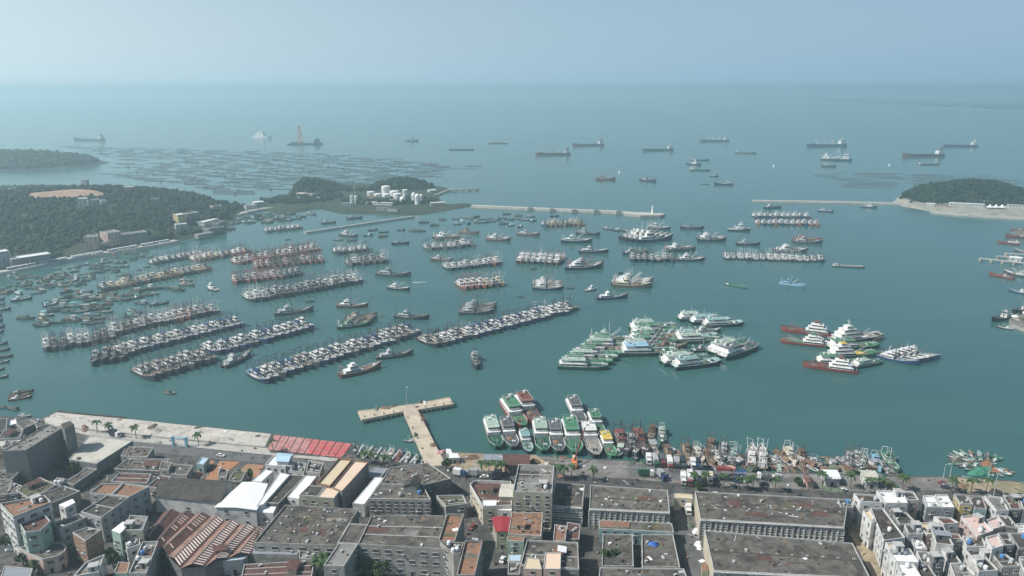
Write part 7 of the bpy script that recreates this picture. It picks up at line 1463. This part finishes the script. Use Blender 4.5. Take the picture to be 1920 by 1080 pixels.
# ---------------------------------------------------------------- headland buildings
def onland(label, p, q, w, h, wall, roof, fl=None, name='headland_house', cat='house', par=.8, pitch=3.4):
    a, c = Vector(p), Vector(q); d = (c-a).normalized(); n = Vector((-d.y, d.x))*w; m = (a+c)/2
    bld(label, h, [tuple(a+n), tuple(c+n), tuple(c), tuple(a)], wall, roof, par, 'n', fl, pitch, name=name, cat=cat, base=max(2.2, height('headland', m.x, m.y)-.5))
for a in (
    ('pinkish five-storey block at the foot of the headland', *((-481.2,806.6),(-468.7,812.2)), 18, 15, 'pink', 'pale'), ('pink grooved block right of the pinkish block', *((-464.8,826.7),(-455.5,838.6)), 20, 15, 'pink', 'pale'), ('grey long block at the foot of the headland', *((-452.8,835.6),(-432.9,853.9)), 16, 12, 'slate', 'pale'), ('pale low roof before the pink grooved block', *((-472.5,823.7),(-462.1,829.6)), 8, 4, 'white', 'cement'),
    ('tall grey apartment slab at the left edge of the headland', *((-528.8,718.6),(-516.2,734.7)), 14, 16, 'blue', 'white'), ('long white-roofed hall on the left waterfront', *((-509.6,725.4),(-485.1,751.5)), 16, 9, 'slate', 'white'),
    ('cream tower house at the headland harbour side', (-430.4,932.9), (-424.0,940.5), 14, 14, 'yellow', 'white'), ('white house before the cream tower house', (-425.5,912.5), (-413.8,919.7), 10, 7, 'white', 'white'), ('grey slab right of the cream tower house', (-428.5,955.3), (-418.3,971.6), 14, 11, 'slate', 'pale'),
    ('white boathouse at the headland point', (-401.8,943.1), (-392.7,970.2), 12, 6, 'white', 'white'), ('pale house above the boathouse', (-430.4,1044.5), (-420.1,1053.9), 10, 7, 'cream', 'terra'), ('low wharf building at the headland corner', (-381.7,906.8), (-368.3,924.6), 16, 6, 'slate', 'slab'), ('dark wharf tower at the headland corner', (-376.5,928.2), (-373.9,943.1), 12, 10, 'slate', 'dark'), ('low pale wharf shed left of the corner', (-383.9,879.6), (-372.2,896.4), 8, 4, 'grey', 'cement'),
    ('white school block below the cleared earth', *((-576.9,967.1),(-566.7,971.6)), 14, 11, 'white', 'white'), ('blue-grey school block right of the white one', *((-563.5,967.1),(-552.8,976.3)), 14, 10, 'blue', 'pale'), ('small white house right of the school', *((-557.6,987.4),(-552.8,992.1)), 9, 6, 'white', 'white'), ('white house near the top of the wooded headland', *((-584.1,1096.5),(-569.4,1102.4)), 14, 6, 'cream', 'white'), ('white house behind the cleared earth', *((-647.1,1099.5),(-639.9,1099.5)), 10, 12, 'white', 'pale'), ('small white house at the far left of the headland', *((-739.2,1073.4),(-731.9,1079.1)), 10, 5, 'white', 'white'), ('white roofs half hidden on the headland ridge', *((-507.8,1024.5),(-498.1,1029.4)), 9, 7, 'blue', 'pale'), ('tiny white house in the headland trees', *((-493.3,1035.2),(-487.2,1035.2)), 6, 5, 'white', 'white')):
    onland(*a)
# waterfront road with stalls under the headland
ribbon('waterfront_road', ((-522.7,694.5),(-503.3,720.8),(-477.4,769.1),(-411.4,853.9),(-405.6,866.6)), 10, 3.0, M_STONE, 'waterfront road under the wooded headland', 'road', 3, M_PAVE)
rg = random.Random(31); W = ((-507.9,716.3),(-475.9,766.5),(-411.5,857.0))
for k in range(44):
    t = k/43; a, c, u = (W[0], W[1], t/.4) if t < .4 else (W[1], W[2], (t-.4)/.6)
    x, y = a[0]*(1-u)+c[0]*u, a[1]*(1-u)+c[1]*u; ang = math.atan2(c[1]-a[1], c[0]-a[0])
    if k % 9 == 8: continue
    s = thing('market_stall', 'white awning stall, %s from the left on the headland waterfront road' % ordinal(k+1), 'stall', (x, y, 3.0), ang, 'stalls along the headland waterfront')
    l = rg.uniform(2.6, 4.6); b = MB(); b.box(0, 0, 2.5, l, 3, .25, 0, taper=.7); b.build('awning', [M_TANKW], s)
    b = MB(); b.box(0, 0, .5, l*.8, 1.6, 1.0); b.build('counter', [rg.choice((M_TANKB, M_TRIM, M_TANKW))], s)
    for sx in (-1, 1):
        b = MB(); b.bar((sx*l*.45, -1.3, 0), (sx*l*.45, -1.3, 2.4), .08); b.bar((sx*l*.45, 1.3, 0), (sx*l*.45, 1.3, 2.4), .08); b.bar((sx*l*.45, -1.3, 2.3), (sx*l*.45, 1.3, 2.3), .06); b.build('stand', [M_STEEL], s)
# ---------------------------------------------------------------- right-hand island resort and wharf
def tent(label, p, w, n):
    t = thing('tent', label, 'tent', (*p, 2.4), -.06)
    for k in range(n):
        b = MB(); x = (k-(n-1)/2)*w; b.lathe(x, 0, [(w*.62, 2.2), (w*.3, 3.4), (w*.08, 6.2), (.02, 6.6)], 8); b.build('canopy', [M_TANKW], t)
        b = MB(); b.bar((x, 0, 0), (x, 0, 6), .12); b.build('pole', [M_STEEL], t)
tent('white peaked tent roof on the wooded island shore', (738.7,1109.1), 9, 3)
for a in (('long white pavilion on the wooded island shore', *((682.9,1134.6),(727.3,1118.9)), 8, 4.5, 'white', 'white'), ('white hut at the left of the island shore', *((647.1,1134.6),(656.7,1129.3)), 7, 4, 'white', 'white'), ('pale hut near the island breakwater', *((630.5,1178.4),(636.7,1167.1)), 8, 5, 'cream', 'pale'), ('low white wall house right of the tent', *((764.3,1118.9),(794.3,1108.7)), 8, 4, 'white', 'cement'), ('low pale house between hut and pavilion', *((659.2,1129.3),(673.6,1124.1)), 6, 3.5, 'pink', 'pale')): shed(*a)
wh = thing('finger_pier', 'concrete finger pier on thick piles at the right edge', 'pier')
for q in (((503.8,769.1),(569.9,723.1)), ((528.9,779.4),(585.1,758.9)), ((546.8,792.8),(599.9,779.4))):
    a, c = Vector(q[0]), Vector(q[1]); d = c-a; b = MB(); b.box(0, 0, 0, d.length, 2.6, .8); o = b.build('deck', [M_CREST], wh); o.location = ((a.x+c.x)/2, (a.y+c.y)/2, 3.0); o.rotation_euler = (0, 0, math.atan2(d.y, d.x))
    for k in range(int(d.length/10)+1):
        p = a+d.normalized()*(k*10+1.5); b = MB(); b.lathe(p.x, p.y, [(1.7, -1.5), (1.7, 2.6), (.1, 2.6)], 10); b.build('pile', [M_STONE], wh)
b = MB(); b.prism([tuple(p) for p in ((397.4,556.8),(422.7,574.1),(493.5,566.8),(441.6,502.0),(392.8,530.0),(389.2,543.1))[::-1]], -1, 2.5, 0, 1); structure(b.build('wharf', [M_STONE, M_QUAY]))
b = MB(); b.prism([tuple(p) for p in ((645.3,927.2),(706.0,916.4),(693.3,898.9),(634.5,912.9))[::-1]], -1, 2.5, 0, 1); structure(b.build('wharf_arm', [M_STONE, M_QUAY]))
shed('white shed standing on the right-edge finger pier', *((526.7,754.0),(535.3,749.1)), 9, 4, 'white', 'white', 3.2)
for k, p in enumerate(((404.0,561.1),(412.1,566.8),(419.0,571.2),(400.1,552.7),(405.3,554.0))): pile_of('gear heap on the right-edge wharf, %s from the left' % ordinal(k+1), 'gear heap', p, 3, 2, 1.8, HM[(6, 1, 6, 4, 1)[k]], 2.5, 40+k)
# ---------------------------------------------------------------- fish cage rafts
M_CAGE = mat('weathered_cage_timber', (0.15, 0.155, 0.155), 0.95, 0.3, 0.2)
def cage_mesh(nx, ny, s, seed):
    rg = random.Random(seed); b = MB()
    for i in range(nx+1): b.box((i-nx/2)*s, 0, .35, .9, ny*s+1, .5)
    for j in range(ny+1): b.box(0, (j-ny/2)*s, .38, nx*s+1, .9, .5)
    return b
CAGES = [cage_mesh(11, 1, 5.5, 1), cage_mesh(13, 1, 5.5, 2), cage_mesh(9, 2, 5.0, 3), cage_mesh(15, 1, 5.0, 4)]
CAGE_ME = [c.mesh('frame', [M_CAGE]) for c in CAGES]
HUTM = MB(); HUTM.box(0, 0, 1.6, 4, 3.2, 2.4, 0); HUTM.box(0, 0, 2.95, 4.8, 4, .3, 1); HUTM = HUTM.mesh('raft_hut', [WALL['grey'], ROOF['sky']])
FIELD = ((-1451,2405),(-1031,2276),(-546,2106),(-83,1767),(-149,1577),(-175,1501),(-228.0,1423.8),(-412.3,1415.7),(-441.6,1231.8),(-519.8,1270.0),(-621.8,1399.7),(-703.5,1465.9),(-834,1510),(-980,1886))
def cage(label, x, y, g, k, rg):
    t = thing('fish_cage_raft', label, 'fish cage', (x, y, 0), rg.gauss(-.07, .02), g); put('frame', CAGE_ME[k], t)
    if rg.random() < .4: put('raft_hut', HUTM, t, (rg.uniform(-8, 8), rg.uniform(-4, 4), .5))
rg = random.Random(77); rows = []; y = 1240.0
xs = [p[0] for p in FIELD]; ys = [p[1] for p in FIELD]; cand = []
while y < max(ys):
    x = min(xs)+rg.uniform(0, 50)
    while x < max(xs):
        p = (x+rg.uniform(-3, 3), y+rg.uniform(-5, 5))
        if inside(p, FIELD) and noise.noise(Vector((p[0]*.006, p[1]*.004, 2))) > -.6: cand.append(p)
        x += rg.choice((78, 82, 86, 92, 110))
    y += 21+(y-1240)*.016
cand.sort(key=lambda p: p[1]); nb = [0]*9
for k, p in enumerate(cand[:290]):
    band = min(8, k//34); nb[band] += 1
    cage('dark fish cage raft, %s placed in %s row of the offshore farm' % (ordinal(nb[band]), ordinal(band+1)+' nearest'), p[0], p[1], 'fish cage rafts of the left offshore farm', rg.randrange(4), rg)
if len(cand) > 290:
    b = MB()
    for p in cand[290:]:
        c = CAGES[rg.randrange(4)]; i = len(b.v); b.v += [(x+p[0], y+p[1], z) for x, y, z in c.v]; b.f += [tuple(q+i for q in f) for f in c.f]; b.m += c.m
    stuff(b.build('far_fish_cages', [M_CAGE]), 'farthest mass of dark fish cage rafts', 'fish cages')
print('cages', len(cand))
# float lines of the right-hand farm
for k, q in enumerate((((651,1587),(704,1577)), ((707,1618),(732,1618)), ((650,1529),(721,1520)), ((755,1608),(848,1598)), ((735,1558),(820,1548)), ((762,1520),(813.4,1492.3)), ((663.2,1483.4),(686.1,1474.6)), ((673.7,1465.9),(758.8,1448.8)), ((639.4,1423.8),(738.0,1407.7)), ((618.8,1376.3),(708.7,1353.7)), ((866,1587),(916,1577)), ((840,1538),(938,1538)), ((819.9,1492.3),(873.4,1483.4)), ((803.4,1457.3),(851.6,1448.8)), ((775.1,1415.7),(799.2,1399.7)), ((933,1501),(1008.6,1492.3)), ((911.5,1457.3),(985.4,1448.8)), ((912.0,1423.8),(968.6,1407.7)), ((999,1568),(1019,1568)), ((917.8,1368.7),(952.5,1353.7)), ((894.5,1310.6),(918.6,1296.8)), ((644,1558),(685,1548)), ((655,1501),(737.5,1492.3)), ((737,1587),(824,1577)), ((748,1538),(817,1520)), ((660.3,1440.4),(756.6,1423.8)), ((632.0,1399.7),(730.1,1384.0)), ((842,1568),(938,1558)), ((822,1520),(911,1510)), ((804.1,1474.6),(868.8,1465.9)), ((775.4,1432.1),(818.7,1423.8)), ((938,1538),(1010,1529)), ((938.1,1483.4),(1023.9,1474.6)), ((932.7,1440.4),(1005.7,1432.1)), ((922.6,1391.8),(972.9,1376.3)))):
    a, c = Vector(q[0]), Vector(q[1]); d = c-a; n = int(d.length/4); t = thing('float_line', 'dark line of floats, %s counted from the far side of the right farm' % ordinal(k+1), 'float line', (*((a+c)/2), 0), math.atan2(d.y, d.x), 'float lines of the right offshore farm')
    b = MB(); b.box(0, 0, .25, d.length, 1.0, .45); b.build('rope', [M_CAGE], t)
    b = MB()
    for j in range(n): b.box((j/n-.5)*d.length, 0, .45, 1.8, 2.2, .9)
    o = b.build('float', [M_CAGE], t); o['kind'] = 'stuff'
# ---------------------------------------------------------------- odd ships
def big_white(label, q):
    a, c = Vector(q[0]), Vector(q[1]); d = c-a; s = d.length/60; t = thing('white_ship', label, 'ship', (*((a+c)/2), 0), math.atan2(d.y, d.x)); t.scale = (s, s, s)
    cols = PAL['whiteboat']
    for nm, mb, m in (('hull', hull_mesh('hull', 60, 12, 5, 9, 5.5, 2, 1, .7, 11, .85), None),):
        me = mb.mesh('hull', [PT['white']]*4); put('hull', me, t)
    b = MB(); b.box(-6, 0, 8.5, 26, 10, 7); b.box(-2, 0, 14, 14, 9, 5); b.box(2, 0, 18, 7, 7, 3); b.build('superstructure', [PT['white']], t)
    b = MB(); wstrip(b, -9, 5, 9, 14, 1.6); b.m = [0]*len(b.m); b.build('window_strip', [M_GLASS], t)
    b = MB(); b.bar((2, 0, 19), (2, 0, 30), .5, 0, 4, .2); b.bar((-14, 0, 11), (-14, 0, 22), .4); b.build('mast', [PT['white']], t)
    b = MB(); b.box(-12, 0, 14, 5, 5, 5); b.build('funnel', [PT['white']], t)
big_white('bright white ship far out on the left horizon side', ((-962,2771),(-885,2741)))
cb = thing('crane_barge', 'dark crane barge with a tall orange lattice derrick far out left', 'crane barge', (*(-681,2452), 0), 0.0); Lb = 115
me = hull_mesh('hull', Lb, 26, 4, 5, 4, 2, .8, .9, 9, .95).mesh('hull', [PT['black'], PT['slate'], PT['slate'], PT['dgrey']]); put('hull', me, cb)
b = MB(); b.box(38, 0, 9, 16, 16, 11); b.box(40, 0, 17, 9, 12, 5); b.build('superstructure', [PT['slate']], cb)
for x in (-40, -28, -12): b = MB(); b.box(x, 0, 6.5, 5, 12, 5); b.build('deck_house', [PT['slate']], cb)
for s in (-1, 1):
    b = MB(); b.bar((-22, s*8, 4), (-18, s*3, 58), 1.1, 0, 4, .8); b.bar((-8, s*8, 4), (-16, s*3, 58), 1.0, 0, 4, .8); b.build('derrick_leg', [PT['orange']], cb)
b = MB()
for k in range(6): z = 14+k*8; w = 8-5*k/6; b.bar((-20+k*.5, -w, z), (-20+k*.5, w, z), .6); b.bar((-10-k, -w, z), (-20+k*.5, w, z+5), .4)
b.build('lattice', [PT['orange']], cb)
b = MB(); b.box(-17, 0, 58, 7, 9, 5); b.build('head_frame', [PT['orange']], cb)
t = boat('sampan', 2, 'green', 'speeding launch with a white wake mid-harbour', *((-95.6,677.3),(-101.4,678.3)))
M_FOAM = mat('wake_foam', (0.75, 0.80, 0.80), 0.9, 0.15, 1.0)
b = MB(); a, c = ((-95.6,677.3),(-82.6,680.3)); b.quad((a[0], a[1]-.8, .06), (c[0], c[1]-.3, .06), (c[0], c[1]+.3, .06), (a[0], a[1]+.8, .06)); stuff(b.build('wake', [M_FOAM]), 'thin white wake behind the speeding launch', 'wake')
def buoy(label, p):
    t = thing('buoy', label, 'buoy', (*p, 0)); b = MB(); b.lathe(0, 0, [(2.4, -.5), (2.6, .8), (1.4, 1.4), (1.0, 3.6), (.02, 4.4)], 10); b.build('float', [M_TANKW], t, True); b = MB(); b.bar((0, 0, 4), (0, 0, 6.5), .25); b.build('staff', [M_TANKW], t)
buoy('white buoy right of the red and white ship', (236,1618)); buoy('white buoy above the island breakwater end', (622,1754)); buoy('small white float above the barge and floats', (910,1779))


# ---------------------------------------------------------------- haze
def make_haze():
    m = bpy.data.materials.new('haze_air')
    m.use_nodes = True
    n = m.node_tree
    n.nodes.clear()
    out = n.nodes.new('ShaderNodeOutputMaterial')
    v = n.nodes.new('ShaderNodeVolumePrincipled')
    v.inputs['Color'].default_value = (0.70, 0.94, 1.0, 1)
    v.inputs['Density'].default_value = 0.00027
    v.inputs['Anisotropy'].default_value = 0.47
    n.links.new(v.outputs[0], out.inputs['Volume'])
    b = MB()
    b.box(0, 0, 101.5, 32000, 32000, 207, 0)
    o = b.build('haze', [m])
    o['kind'] = 'stuff'
    o['label'] = 'pale blue sea haze fading the far ships and coast'
    o['category'] = 'haze'
make_haze()
